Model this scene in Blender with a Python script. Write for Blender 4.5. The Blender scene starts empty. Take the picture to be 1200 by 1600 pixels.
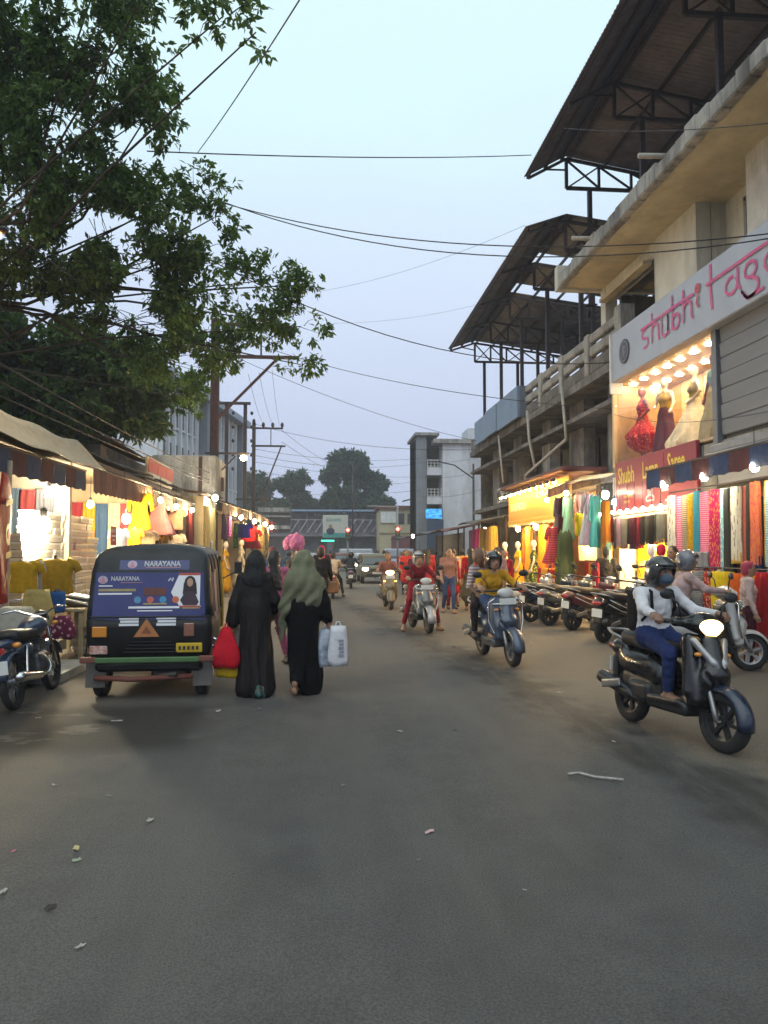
import bpy, math, random
import numpy as np
from mathutils import Vector, Matrix, Euler
R = math.radians
rnd = random.Random(7)
sc = bpy.context.scene
COL = sc.collection

# ------------------------------------------------------------------ camera, sky, sun, exposure
cam_d = bpy.data.cameras.new('camera'); cam = bpy.data.objects.new('camera', cam_d); COL.objects.link(cam)
cam_d.sensor_fit = 'HORIZONTAL'; cam_d.sensor_width = 36.0; cam_d.lens = 36.0
cam_d.clip_start = 0.05; cam_d.clip_end = 3000
cam.location = (0, 0, 1.55)
cam.rotation_euler = (R(90) + math.atan(62 / 1200), 0, -math.atan(100 / 1200))
sc.camera = cam
W = bpy.data.worlds.new('World'); sc.world = W; W.use_nodes = True
wt = W.node_tree; wt.nodes.clear()
SUN_EL, SUN_ROT = R(52), R(200)
sky = wt.nodes.new('ShaderNodeTexSky'); sky.sky_type = 'NISHITA'; sky.sun_disc = False
sky.sun_elevation = SUN_EL; sky.sun_rotation = SUN_ROT; sky.air_density = 1.5; sky.dust_density = 3.0
tc = wt.nodes.new('ShaderNodeTexCoord'); sep = wt.nodes.new('ShaderNodeSeparateXYZ')
ramp = wt.nodes.new('ShaderNodeValToRGB')
e = ramp.color_ramp.elements
e[0].position = 0.0; e[0].color = (.50, .565, .76, 1)
e[1].position = 1.0; e[1].color = (.76, .97, 1.0, 1)
for p, c in ((.17, (.55, .62, .81, 1)), (.34, (.655, .76, .93, 1)), (.52, (.71, .93, .99, 1))):
    q = e.new(p); q.color = c
bg1 = wt.nodes.new('ShaderNodeBackground'); bg1.inputs[1].default_value = 0.008
bg2 = wt.nodes.new('ShaderNodeBackground'); bg2.inputs[1].default_value = 1.06
ads = wt.nodes.new('ShaderNodeAddShader'); wo = wt.nodes.new('ShaderNodeOutputWorld')
L = wt.links.new
cl = wt.nodes.new('ShaderNodeTexNoise'); cl.inputs['Scale'].default_value = 2.2; cl.inputs['Detail'].default_value = 5; clm = wt.nodes.new('ShaderNodeMapping'); clm.inputs['Scale'].default_value = (1, 1, 2.6)
cla = wt.nodes.new('ShaderNodeMath'); cla.operation = 'MULTIPLY_ADD'; cla.inputs[1].default_value = .16; cla.inputs[2].default_value = -.08; clb = wt.nodes.new('ShaderNodeMath'); clb.operation = 'ADD'   # faint uneven cloud cover
L(tc.outputs['Generated'], clm.inputs[0]); L(clm.outputs[0], cl.inputs[0]); L(cl.outputs[0], cla.inputs[0]); L(cla.outputs[0], clb.inputs[1])
L(tc.outputs['Generated'], sep.inputs[0]); L(sep.outputs['Z'], clb.inputs[0]); L(clb.outputs[0], ramp.inputs[0]); L(ramp.outputs[0], bg2.inputs[0])
L(sky.outputs[0], bg1.inputs[0]); L(bg1.outputs[0], ads.inputs[0]); L(bg2.outputs[0], ads.inputs[1]); L(ads.outputs[0], wo.inputs[0])
sun_d = bpy.data.lights.new('sun', 'SUN'); sun_d.energy = 1.0; sun_d.angle = R(80); sun_d.color = (1, .96, .92)
sun = bpy.data.objects.new('sun', sun_d); COL.objects.link(sun)
sun.rotation_euler = (R(90) - SUN_EL, 0, R(180) - SUN_ROT)
vs = sc.view_settings
vs.view_transform = 'Standard'; vs.look = 'None'; vs.exposure = 0.0; vs.gamma = 1.0; vs.use_curve_mapping = False
cy = sc.cycles
cy.use_denoising = True
try: cy.denoiser = 'OPENIMAGEDENOISE'
except Exception: pass
cy.max_bounces = 4; cy.diffuse_bounces = 2; cy.glossy_bounces = 2; cy.transparent_max_bounces = 12; cy.transmission_bounces = 3
cy.sample_clamp_indirect = 4.0; cy.sample_clamp_direct = 0.0
cy.caustics_reflective = False; cy.caustics_refractive = False
cy.use_light_tree = True; cy.use_adaptive_sampling = True; cy.adaptive_threshold = .03

# ------------------------------------------------------------------ helpers
def put(o, parent=None):
    COL.objects.link(o)
    if parent is not None: o.parent = parent
    return o

def tag(o, label=None, cat=None, group=None, kind=None):
    if label: o['label'] = label
    if cat: o['category'] = cat
    if group: o['group'] = group
    if kind: o['kind'] = kind
    return o

def thing(name, label, cat, loc=(0, 0, 0), rz=0, group=None, rx=0, ry=0):
    o = bpy.data.objects.new(name, None); o.empty_display_size = .2
    put(o); o.location = loc; o.rotation_euler = (rx, ry, rz)
    return tag(o, label, cat, group)

def struct(o): o['kind'] = 'structure'; return o

def copy_tree(o, parent=None):
    c = o.copy(); put(c, parent)
    for ch in o.children: copy_tree(ch, c)
    return c

def frame(d):
    d = np.array(d, float); d /= (np.linalg.norm(d) + 1e-9)
    a = np.array((0, 0, 1.)) if abs(d[2]) < .9 else np.array((1., 0, 0))
    u = np.cross(a, d); u /= np.linalg.norm(u); v = np.cross(d, u)
    return u, v, d

class MB:
    def __init__(s): s.v = []; s.f = []; s.m = []; s.cm = 0
    def add(s, v, f, m=None):
        o = len(s.v); s.v += [tuple(map(float, p)) for p in v]
        s.f += [tuple(i + o for i in q) for q in f]; s.m += [s.cm if m is None else m] * len(f)
        return s
    def box(s, c, d, rz=0, m=None, rx=0, ry=0):
        x, y, z = d[0] / 2, d[1] / 2, d[2] / 2
        P = [(-x, -y, -z), (x, -y, -z), (x, y, -z), (-x, y, -z), (-x, -y, z), (x, -y, z), (x, y, z), (-x, y, z)]
        if rz or rx or ry:
            M_ = Euler((rx, ry, rz)).to_matrix(); P = [M_ @ Vector(p) for p in P]
        return s.add([(p[0] + c[0], p[1] + c[1], p[2] + c[2]) for p in P],
                     [(0, 3, 2, 1), (4, 5, 6, 7), (0, 1, 5, 4), (1, 2, 6, 5), (2, 3, 7, 6), (3, 0, 4, 7)], m)
    def b2(s, a, b, m=None):
        return s.box([(a[i] + b[i]) / 2 for i in range(3)], [abs(b[i] - a[i]) for i in range(3)], m=m)
    def bev(s, c, d, r=.02, m=None, rz=0, rx=0, ry=0):   # chamfered box: three stacked outlines
        x, y, z = d[0] / 2, d[1] / 2, d[2] / 2
        r = min(r, x * .9, y * .9, z * .9)
        def ring(ax, ay, zz, q): return [(-ax + q, -ay, zz), (ax - q, -ay, zz), (ax, -ay + q, zz), (ax, ay - q, zz), (ax - q, ay, zz), (-ax + q, ay, zz), (-ax, ay - q, zz), (-ax, -ay + q, zz)]
        P = ring(x - r, y - r, -z, r * .5) + ring(x, y, -z + r, r) + ring(x, y, z - r, r) + ring(x - r, y - r, z, r * .5)
        M_ = Euler((rx, ry, rz)).to_matrix()
        P = [M_ @ Vector(p) + Vector(c) for p in P]
        F = [tuple(range(7, -1, -1)), tuple(range(24, 32))]
        for l in range(3):
            for i in range(8): j = (i + 1) % 8; F.append((l * 8 + i, l * 8 + j, l * 8 + 8 + j, l * 8 + 8 + i))
        return s.add(P, F, m)
    def tube(s, pts, rad, n=8, caps=True, m=None, sq=None):
        pts = [np.array(p, float) for p in pts]; k = len(pts)
        if not hasattr(rad, '__len__'): rad = [rad] * k
        V = []; pu = None
        for i in range(k):
            d = pts[min(i + 1, k - 1)] - pts[max(i - 1, 0)]
            u, v, d = frame(d)
            if pu is not None:
                u = pu - d * np.dot(pu, d); u /= (np.linalg.norm(u) + 1e-9); v = np.cross(d, u)
            pu = u
            for j in range(n):
                a = 2 * math.pi * j / n + (math.pi / 4 if n == 4 else 0)
                V.append(pts[i] + rad[i] * (math.cos(a) * u + math.sin(a) * v))
        F = [(i * n + j, i * n + (j + 1) % n, i * n + n + (j + 1) % n, i * n + n + j) for i in range(k - 1) for j in range(n)]
        if caps: F += [tuple(range(n - 1, -1, -1)), tuple(range((k - 1) * n, k * n))]
        return s.add(V, F, m)
    def bar(s, a, b, w, h=None, m=None):   # rectangular bar between two points
        h = h or w; a = np.array(a, float); b = np.array(b, float); u, v, d = frame(b - a)
        P = [p + u * sx * w / 2 + v * sy * h / 2 for p in (a, b) for sx, sy in ((-1, -1), (1, -1), (1, 1), (-1, 1))]
        return s.add(P, [(3, 2, 1, 0), (4, 5, 6, 7), (0, 1, 5, 4), (1, 2, 6, 5), (2, 3, 7, 6), (3, 0, 4, 7)], m)
    def lathe(s, prof, n=16, c=(0, 0, 0), ax='z', m=None, cap=True, a0=0, a1=2 * math.pi):
        V = []; full = abs(a1 - a0 - 2 * math.pi) < 1e-6; nn = n if full else n + 1
        for r, z in prof:
            for j in range(nn):
                a = a0 + (a1 - a0) * j / n; x, y = r * math.cos(a), r * math.sin(a)
                q = {'z': (x, y, z), 'x': (z, x, y), 'y': (x, z, y)}[ax]
                V.append((q[0] + c[0], q[1] + c[1], q[2] + c[2]))
        F = []
        for i in range(len(prof) - 1):
            for j in range(n):
                j2 = (j + 1) % nn if full else j + 1
                F.append((i * nn + j, i * nn + j2, i * nn + nn + j2, i * nn + nn + j))
        if cap and full:
            if prof[0][0] > 1e-5: F.append(tuple(range(nn - 1, -1, -1)))
            if prof[-1][0] > 1e-5: F.append(tuple(range((len(prof) - 1) * nn, len(prof) * nn)))
        return s.add(V, F, m)
    def torus(s, R_, r, n=24, k=8, c=(0, 0, 0), ax='x', m=None, sq=1.0):
        pr = [(R_ + r * math.cos(2 * math.pi * i / k), sq * r * math.sin(2 * math.pi * i / k)) for i in range(k + 1)]
        return s.lathe(pr, n, c, ax, m, cap=False)
    def ell(s, c, r, n=12, k=8, m=None, rot=None):
        V = []; F = []
        for i in range(k + 1):
            t = math.pi * i / k
            for j in range(n):
                a = 2 * math.pi * j / n
                p = Vector((r[0] * math.sin(t) * math.cos(a), r[1] * math.sin(t) * math.sin(a), r[2] * math.cos(t)))
                if rot is not None: p = rot @ p
                V.append((p[0] + c[0], p[1] + c[1], p[2] + c[2]))
        for i in range(k):
            for j in range(n): F.append((i * n + j, i * n + n + j, i * n + n + (j + 1) % n, i * n + (j + 1) % n))
        return s.add(V, F, m)
    def prism(s, poly, z0, z1, m=None, tr=None):   # poly in xy, extruded in z, optional transform
        n = len(poly); V = [(x, y, z0) for x, y in poly] + [(x, y, z1) for x, y in poly]
        if tr is not None: V = [tr(*p) for p in V]
        return s.add(V, [tuple(range(n - 1, -1, -1)), tuple(range(n, 2 * n))] + [(i, (i + 1) % n, n + (i + 1) % n, n + i) for i in range(n)], m)
    def grid(s, fn, nu, nv, m=None, thick=None):
        V = [fn(i / nu, j / nv) for j in range(nv + 1) for i in range(nu + 1)]; w = nu + 1
        F = [(j * w + i, j * w + i + 1, (j + 1) * w + i + 1, (j + 1) * w + i) for j in range(nv) for i in range(nu)]
        return s.add(V, F, m)
    def loft(s, rings, cap=True, m=None):
        n = len(rings[0]); V = [p for r in rings for p in r]
        F = [(i * n + j, i * n + (j + 1) % n, i * n + n + (j + 1) % n, i * n + n + j) for i in range(len(rings) - 1) for j in range(n)]
        if cap: F += [tuple(range(n - 1, -1, -1)), tuple(range((len(rings) - 1) * n, len(rings) * n))]
        return s.add(V, F, m)
    def mesh(s, name, mats, smooth=False):
        me = bpy.data.meshes.new(name); me.from_pydata(s.v, [], s.f)
        mats = mats if isinstance(mats, (list, tuple)) else [mats]
        for q in mats: me.materials.append(q)
        if len(mats) > 1: me.polygons.foreach_set('material_index', s.m)
        if smooth:
            me.polygons.foreach_set('use_smooth', [True] * len(me.polygons))
            if smooth is not True: 
                try: me.set_sharp_from_angle(angle=R(smooth))
                except Exception: pass
        me.update(); return me
    def build(s, name, mats, parent=None, smooth=False, loc=None, rz=0):
        o = bpy.data.objects.new(name, s.mesh(name, mats, smooth)); put(o, parent)
        if loc is not None: o.location = loc
        if rz: o.rotation_euler.z = rz
        return o

def inst(name, me, parent=None, loc=(0, 0, 0), rot=(0, 0, 0), scale=(1, 1, 1), mat=None):
    o = bpy.data.objects.new(name, me); put(o, parent); o.location = loc; o.rotation_euler = rot; o.scale = scale
    if mat is not None:
        o.material_slots[0].link = 'OBJECT'; o.material_slots[0].material = mat
    return o

def solid(o, t=.01, off=0):
    m = o.modifiers.new('solidify', 'SOLIDIFY'); m.thickness = t; m.offset = off; return o

# ------------------------------------------------------------------ implicit surfaces (one continuous skin out of limbs)
def rc(a, b, ra, rb, m=0, k=.03, w=None, q=1.0): return ('c', np.array(a, float), np.array(b, float), ra, rb, m, k, w, q)
def el(c, r, m=0, k=.02, rot=None): return ('e', np.array(c, float), np.array(r, float), rot, None, m, k, None, 1)
def bx(c, h, r, m=0, k=.02, rot=None): return ('b', np.array(c, float), np.array(h, float), r, rot, m, k, None, 1)
def cut(p): return ('-',) + p

def sdf_mesh(prims, vox, name='body', mats=None, warp=None, smooth=True):
    los, his = [], []
    P2 = []
    for p in prims:
        neg = p[0] == '-'
        if neg: p = p[1:]
        if p[0] == 'c':
            r = max(p[3], p[4]) * max(1, p[8]); lo = np.minimum(p[1], p[2]) - r; hi = np.maximum(p[1], p[2]) + r
        elif p[0] == 'e':
            r = p[2] if p[3] is None else np.full(3, max(p[2])); lo = p[1] - r; hi = p[1] + r
        else:
            r = p[2] + p[3] if p[4] is None else np.full(3, np.linalg.norm(p[2]) + p[3]); lo = p[1] - r; hi = p[1] + r
        P2.append((neg, p, lo, hi))
        if not neg: los.append(lo); his.append(hi)
    lo = np.min(los, 0) - 3 * vox; hi = np.max(his, 0) + 3 * vox
    n = np.ceil((hi - lo) / vox).astype(int) + 1
    f = np.full(n, 9., np.float32); best = np.full(n, 9., np.float32); own = np.zeros(n, np.int8)
    ax = [lo[i] + vox * np.arange(n[i]) for i in range(3)]
    for neg, p, plo, phi in P2:
        pad = p[6] + 3 * vox
        i0 = np.maximum(np.floor((plo - pad - lo) / vox).astype(int), 0); i1 = np.minimum(np.ceil((phi + pad - lo) / vox).astype(int) + 1, n)
        if np.any(i1 <= i0): continue
        sl = tuple(slice(i0[i], i1[i]) for i in range(3))
        x = ax[0][sl[0]][:, None, None]; y = ax[1][sl[1]][None, :, None]; z = ax[2][sl[2]][None, None, :]
        if p[0] == 'c':
            a, b = p[1], p[2]; ab = b - a; L2 = float(ab @ ab) + 1e-12
            dx, dy, dz = x - a[0], y - a[1], z - a[2]
            t = np.clip((dx * ab[0] + dy * ab[1] + dz * ab[2]) / L2, 0, 1)
            ex, ey, ez = dx - t * ab[0], dy - t * ab[1], dz - t * ab[2]
            r = p[3] + (p[4] - p[3]) * t
            if p[7] is not None:
                w = p[7]; q = p[8]; lat = ex * w[0] + ey * w[1] + ez * w[2]; g = lat * (1 / q - 1)
                ex, ey, ez = ex + g * w[0], ey + g * w[1], ez + g * w[2]
            d = np.sqrt(ex * ex + ey * ey + ez * ez) - r
        else:
            dx, dy, dz = x - p[1][0], y - p[1][1], z - p[1][2]
            rot = p[3] if p[0] == 'e' else p[4]
            if rot is not None:
                Mx = np.array(Euler(rot).to_matrix()).T
                dx, dy, dz = Mx[0, 0] * dx + Mx[0, 1] * dy + Mx[0, 2] * dz, Mx[1, 0] * dx + Mx[1, 1] * dy + Mx[1, 2] * dz, Mx[2, 0] * dx + Mx[2, 1] * dy + Mx[2, 2] * dz
            if p[0] == 'e':
                r = p[2]; k0 = np.sqrt((dx / r[0]) ** 2 + (dy / r[1]) ** 2 + (dz / r[2]) ** 2)
                k1 = np.sqrt((dx / r[0] ** 2) ** 2 + (dy / r[1] ** 2) ** 2 + (dz / r[2] ** 2) ** 2) + 1e-9
                d = k0 * (k0 - 1) / k1
            else:
                h = p[2]; qx, qy, qz = np.abs(dx) - h[0], np.abs(dy) - h[1], np.abs(dz) - h[2]
                d = np.sqrt(np.maximum(qx, 0) ** 2 + np.maximum(qy, 0) ** 2 + np.maximum(qz, 0) ** 2) + np.minimum(np.maximum(np.maximum(qx, qy), qz), 0) - p[3]
        fs = f[sl]; k = max(p[6], 1e-4)
        if neg:
            h = np.clip(.5 - .5 * (fs + d) / k, 0, 1); f[sl] = fs * (1 - h) - d * h + k * h * (1 - h)
        else:
            h = np.clip(.5 + .5 * (fs - d) / k, 0, 1); f[sl] = fs * (1 - h) + d * h - k * h * (1 - h)
            b_ = best[sl]; mk = d < b_; b_[mk] = np.broadcast_to(d, b_.shape)[mk]; own[sl][mk] = p[5]
    f[np.abs(f) < 1e-6] = 1e-6
    s = f < 0
    c0 = s[:-1, :-1, :-1]; tot = np.zeros(c0.shape, np.int8)
    offs = [(i, j, k) for i in (0, 1) for j in (0, 1) for k in (0, 1)]
    def sub(A, o): return A[o[0]:A.shape[0] - 1 + o[0], o[1]:A.shape[1] - 1 + o[1], o[2]:A.shape[2] - 1 + o[2]]
    for o in offs: tot += sub(s, o)
    act = (tot > 0) & (tot < 8); idx = np.full(act.shape, -1, np.int64); ci = np.argwhere(act); idx[act] = np.arange(len(ci))
    acc = np.zeros((len(ci), 3)); cnt = np.zeros(len(ci))
    for o in offs:
        for a in range(3):
            if o[a]: continue
            o2 = list(o); o2[a] = 1
            fa = sub(f, o)[act]; fb = sub(f, tuple(o2))[act]; mk = (fa < 0) != (fb < 0)
            t = np.where(mk, fa / (fa - fb + 1e-12), 0)
            q = np.tile(np.array(o, float), (len(ci), 1)); q[:, a] += t
            acc[mk] += q[mk]; cnt[mk] += 1
    V = (ci + acc / np.maximum(cnt, 1)[:, None]) * vox + lo
    F = []; MI = []
    for a in range(3):
        b, c = (a + 1) % 3, (a + 2) % 3
        A = [slice(None)] * 3; B = [slice(None)] * 3; A[a] = slice(0, -1); B[a] = slice(1, None)
        A[b] = B[b] = slice(1, -1); A[c] = B[c] = slice(1, -1)
        sa, sb = s[tuple(A)], s[tuple(B)]
        e_ = np.argwhere(sa != sb)
        if not len(e_): continue
        flip = sa[tuple(e_.T)]
        e_[:, b] += 1; e_[:, c] += 1
        def cell(db, dc): q = e_.copy(); q[:, b] -= db; q[:, c] -= dc; return idx[tuple(q.T)]
        Q = np.stack([cell(1, 1), cell(0, 1), cell(0, 0), cell(1, 0)], 1)
        Q[~flip] = Q[~flip][:, ::-1]
        F.append(Q); MI.append(own[tuple(e_.T)])
    F = np.concatenate(F); MI = np.concatenate(MI)
    if warp is not None: V = warp(V)
    me = bpy.data.meshes.new(name); me.from_pydata(V.tolist(), [], F.tolist())
    if mats is not None:
        mats = mats if isinstance(mats, (list, tuple)) else [mats]
        for q in mats: me.materials.append(q)
        if len(mats) > 1: me.polygons.foreach_set('material_index', np.clip(MI, 0, len(mats) - 1).astype(np.int32))
    if smooth: me.polygons.foreach_set('use_smooth', np.ones(len(F), bool))
    me.update(); return me

def sdf(name, prims, vox, mats, parent=None, warp=None):
    o = bpy.data.objects.new(name, sdf_mesh(prims, vox, name, mats, warp)); put(o, parent); return o

# ------------------------------------------------------------------ materials
MC = {}
def srgb(h):
    if isinstance(h, str):
        h = h.lstrip('#'); c = [int(h[i:i + 2], 16) / 255 for i in (0, 2, 4)]
        return tuple(x / 12.92 if x < .04045 else ((x + .055) / 1.055) ** 2.4 for x in c)
    return tuple(h)

def M(key, col=(.5, .5, .5), rough=.6, metal=0., var=.12, scale=6., bump=0., bscale=40., emit=0., coat=0., alpha=1., col2=None, dirt=0., stretch=(1, 1, 1), sheen=0., spec=.5):
    """Principled material; colour wanders by noise between col and col2 (or a slightly darker col)."""
    if key in MC: return MC[key]
    col = srgb(col)
    m = bpy.data.materials.new(key); m.use_nodes = True; nt = m.node_tree; N = nt.nodes; K = nt.links.new
    b = N['Principled BSDF']; MC[key] = m
    b.inputs['Roughness'].default_value = rough; b.inputs['Metallic'].default_value = metal
    b.inputs['Specular IOR Level'].default_value = spec
    if coat: b.inputs['Coat Weight'].default_value = coat; b.inputs['Coat Roughness'].default_value = .08
    if sheen: b.inputs['Sheen Weight'].default_value = sheen
    c2 = srgb(col2) if col2 is not None else tuple(max(0, x * (1 - 2 * var)) for x in col)
    if emit:
        b.inputs['Base Color'].default_value = (*col, 1); b.inputs['Emission Color'].default_value = (*col, 1); b.inputs['Emission Strength'].default_value = emit
        return m
    if var or col2 is not None:
        t = N.new('ShaderNodeTexCoord'); mp = N.new('ShaderNodeMapping'); mp.inputs['Scale'].default_value = stretch
        n = N.new('ShaderNodeTexNoise'); n.inputs['Scale'].default_value = scale; n.inputs['Detail'].default_value = 6; n.inputs['Roughness'].default_value = .65
        r = N.new('ShaderNodeValToRGB'); r.color_ramp.elements[0].position = .32; r.color_ramp.elements[1].position = .68
        r.color_ramp.elements[0].color = (*c2, 1); r.color_ramp.elements[1].color = (*col, 1)
        K(t.outputs['Object'], mp.inputs[0]); K(mp.outputs[0], n.inputs[0]); K(n.outputs[0], r.inputs[0]); K(r.outputs[0], b.inputs['Base Color'])
        if dirt:
            n2 = N.new('ShaderNodeTexNoise'); n2.inputs['Scale'].default_value = scale * .35; n2.inputs['Detail'].default_value = 8; n2.inputs['Roughness'].default_value = .75
            r2 = N.new('ShaderNodeValToRGB'); r2.color_ramp.elements[0].position = .45; r2.color_ramp.elements[1].position = .62
            r2.color_ramp.elements[0].color = (0, 0, 0, 1); r2.color_ramp.elements[1].color = (dirt, dirt, dirt, 1)
            mx = N.new('ShaderNodeMix'); mx.data_type = 'RGBA'; mx.inputs['B'].default_value = (.045, .04, .035, 1)
            mp2 = N.new('ShaderNodeMapping'); mp2.inputs['Scale'].default_value = (1.6, 1.6, .35)
            K(t.outputs['Object'], mp2.inputs[0]); K(mp2.outputs[0], n2.inputs[0]); K(n2.outputs[0], r2.inputs[0]); K(r2.outputs[0], mx.inputs['Factor']); K(r.outputs[0], mx.inputs['A']); K(mx.outputs['Result'], b.inputs['Base Color'])
        rr = N.new('ShaderNodeMapRange'); rr.inputs['To Min'].default_value = max(.02, rough - .12); rr.inputs['To Max'].default_value = min(1, rough + .1)
        K(n.outputs[0], rr.inputs[0]); K(rr.outputs[0], b.inputs['Roughness'])
    else:
        b.inputs['Base Color'].default_value = (*col, 1)
    if bump:
        t2 = N.new('ShaderNodeTexCoord'); n3 = N.new('ShaderNodeTexNoise'); n3.inputs['Scale'].default_value = bscale; n3.inputs['Detail'].default_value = 4
        bp = N.new('ShaderNodeBump'); bp.inputs['Strength'].default_value = bump; bp.inputs['Distance'].default_value = .02
        K(t2.outputs['Object'], n3.inputs[0]); K(n3.outputs[0], bp.inputs['Height']); K(bp.outputs[0], b.inputs['Normal'])
    if alpha < 1: b.inputs['Alpha'].default_value = alpha
    return m

def cloth(col, pat=None, col2=None, rough=.85, sc_=1.0):
    """woven fabric, optional print: dots, stripes (vertical), checks, border motifs"""
    key = 'cloth_%s_%s_%s_%s' % (col, pat, col2, sc_)
    if key in MC: return MC[key]
    m = M(key, col, rough, var=.14, scale=9, bump=.4, bscale=26, spec=.15)
    if pat:
        nt = m.node_tree; N = nt.nodes; K = nt.links.new; b = N['Principled BSDF']
        src = b.inputs['Base Color'].links[0].from_socket
        t = N.new('ShaderNodeTexCoord'); mp = N.new('ShaderNodeMapping'); K(t.outputs['Object'], mp.inputs[0])
        mx = N.new('ShaderNodeMix'); mx.data_type = 'RGBA'; mx.inputs['B'].default_value = (*srgb(col2), 1)
        rp = N.new('ShaderNodeValToRGB'); rp.color_ramp.interpolation = 'CONSTANT'
        if pat == 'dots':
            v = N.new('ShaderNodeTexVoronoi'); v.inputs['Scale'].default_value = 16 * sc_; K(mp.outputs[0], v.inputs[0])
            rp.color_ramp.elements[0].color = (1, 1, 1, 1); rp.color_ramp.elements[1].position = .32; rp.color_ramp.elements[1].color = (0, 0, 0, 1); K(v.outputs['Distance'], rp.inputs[0])
        elif pat == 'stripes':
            w = N.new('ShaderNodeTexWave'); w.bands_direction = 'DIAGONAL' if False else 'Y'; w.inputs['Scale'].default_value = 6 * sc_; w.inputs['Distortion'].default_value = .6; K(mp.outputs[0], w.inputs[0])
            rp.color_ramp.elements[0].color = (0, 0, 0, 1); rp.color_ramp.elements[1].position = .62; rp.color_ramp.elements[1].color = (1, 1, 1, 1); K(w.outputs[0], rp.inputs[0])
        elif pat == 'bands':
            w = N.new('ShaderNodeTexWave'); w.bands_direction = 'Z'; w.inputs['Scale'].default_value = 2.2 * sc_; w.inputs['Distortion'].default_value = .8; K(mp.outputs[0], w.inputs[0])
            rp.color_ramp.elements[0].color = (0, 0, 0, 1); rp.color_ramp.elements[1].position = .7; rp.color_ramp.elements[1].color = (1, 1, 1, 1); K(w.outputs[0], rp.inputs[0])
        else:
            v = N.new('ShaderNodeTexVoronoi'); v.inputs['Scale'].default_value = 9 * sc_; v.feature = 'F2'; K(mp.outputs[0], v.inputs[0])
            rp.color_ramp.elements[0].color = (0, 0, 0, 1); rp.color_ramp.elements[1].position = .55; rp.color_ramp.elements[1].color = (1, 1, 1, 1); K(v.outputs['Distance'], rp.inputs[0])
        K(rp.outputs[0], mx.inputs['Factor']); K(src, mx.inputs['A']); K(mx.outputs['Result'], b.inputs['Base Color'])
    return m

def glass(key='window_glass', tint=(1, 1, 1), refl=.1):
    if key in MC: return MC[key]
    m = bpy.data.materials.new(key); m.use_nodes = True; nt = m.node_tree; N = nt.nodes; K = nt.links.new; N.clear()
    tr = N.new('ShaderNodeBsdfTransparent'); tr.inputs[0].default_value = (*tint, 1); gl = N.new('ShaderNodeBsdfGlossy'); gl.inputs['Roughness'].default_value = .03
    mx = N.new('ShaderNodeMixShader'); o = N.new('ShaderNodeOutputMaterial')
    mx.inputs[0].default_value = refl; K(tr.outputs[0], mx.inputs[1]); K(gl.outputs[0], mx.inputs[2]); K(mx.outputs[0], o.inputs[0]); MC[key] = m; return m

def lamp_mat(key, col, s): return M(key, col, emit=s)

def text_geo(s, size=1.0, extr=0.0, align='LEFT'):
    cu = bpy.data.curves.new('lettering', 'FONT'); cu.body = s; cu.size = size; cu.resolution_u = 2; cu.align_x = align; cu.extrude = extr
    o = bpy.data.objects.new('lettering', cu); COL.objects.link(o); bpy.context.view_layer.update()
    me = bpy.data.meshes.new_from_object(o.evaluated_get(bpy.context.evaluated_depsgraph_get()))
    v = [tuple(p.co) for p in me.vertices]; f = [tuple(p.vertices) for p in me.polygons]
    bpy.data.objects.remove(o); bpy.data.curves.remove(cu); bpy.data.meshes.remove(me)
    return v, f

def lettering(parent, s, o, r, u, size, mat, align='LEFT', sx=1.0, name='lettering', fn=None, bold=0):
    """flat letters on a surface: origin o, reading direction r, up u (3-vectors, in the parent's space)"""
    v, f = text_geo(s, size, align=align); o, r, u = np.array(o, float), np.array(r, float), np.array(u, float)
    nrm = np.cross(r, u); mb = MB()
    cop = [(0, 0, 0)] if not bold else [(0, 0, 0), (bold, 0, .0006), (0, bold, .0012), (bold, bold, .0018)]
    for bxo, byo, bz in cop:
        P = [o + r * (p[0] * sx + bxo) + u * (p[1] + byo) + nrm * bz for p in v]
        if fn: P = [fn(p) for p in P]
        mb.add(P, f)
    return mb.build(name, mat, parent)

def strokes(parent, lines, o, r, u, wd, mat, name='lettering', depth=.02):
    """brush lettering from polylines (2-D), as raised ribbons"""
    o, r, u = np.array(o, float), np.array(r, float), np.array(u, float); nrm = np.cross(r, u); mb = MB()
    for li, (pts, wm) in enumerate(lines):
        pts = np.array(pts, float); k = len(pts); V = []
        for i in range(k):
            d = pts[min(i + 1, k - 1)] - pts[max(i - 1, 0)]; d /= np.linalg.norm(d) + 1e-9; n = np.array((-d[1], d[0])) * wd * wm / 2
            for sgn in (1, -1):
                q = pts[i] + sgn * n; V.append(o + r * q[0] + u * q[1] + nrm * (depth + .0013 * li))
        mb.add(V, [(2 * i, 2 * i + 1, 2 * i + 3, 2 * i + 2) for i in range(k - 1)])
    return mb.build(name, mat, parent)

def arcp(c, rx, ry, a0, a1, n=8): return [(c[0] + rx * math.cos(R(a0 + (a1 - a0) * i / n)), c[1] + ry * math.sin(R(a0 + (a1 - a0) * i / n))) for i in range(n + 1)]

def bulb(parent, p, r, mat, name='bulb', holder=None):
    b = MB(); b.ell(p, (r, r, r * 1.15), 12, 8); o = b.build(name, mat, parent, True)
    if holder is not None:
        h = MB(); h.lathe([(r * .45, r * 1.0), (r * .5, r * 1.9), (r * .3, r * 2.3)], 10, p); h.build('holder', holder, o)
    return o
# ------------------------------------------------------------------ ground and road
def math_node(N, K, op, a, b=None, clamp=False):
    n = N.new('ShaderNodeMath'); n.operation = op; n.use_clamp = clamp
    for i, q in enumerate((a, b)):
        if q is None: continue
        if isinstance(q, (int, float)): n.inputs[i].default_value = q
        else: K(q, n.inputs[i])
    return n.outputs[0]

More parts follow.
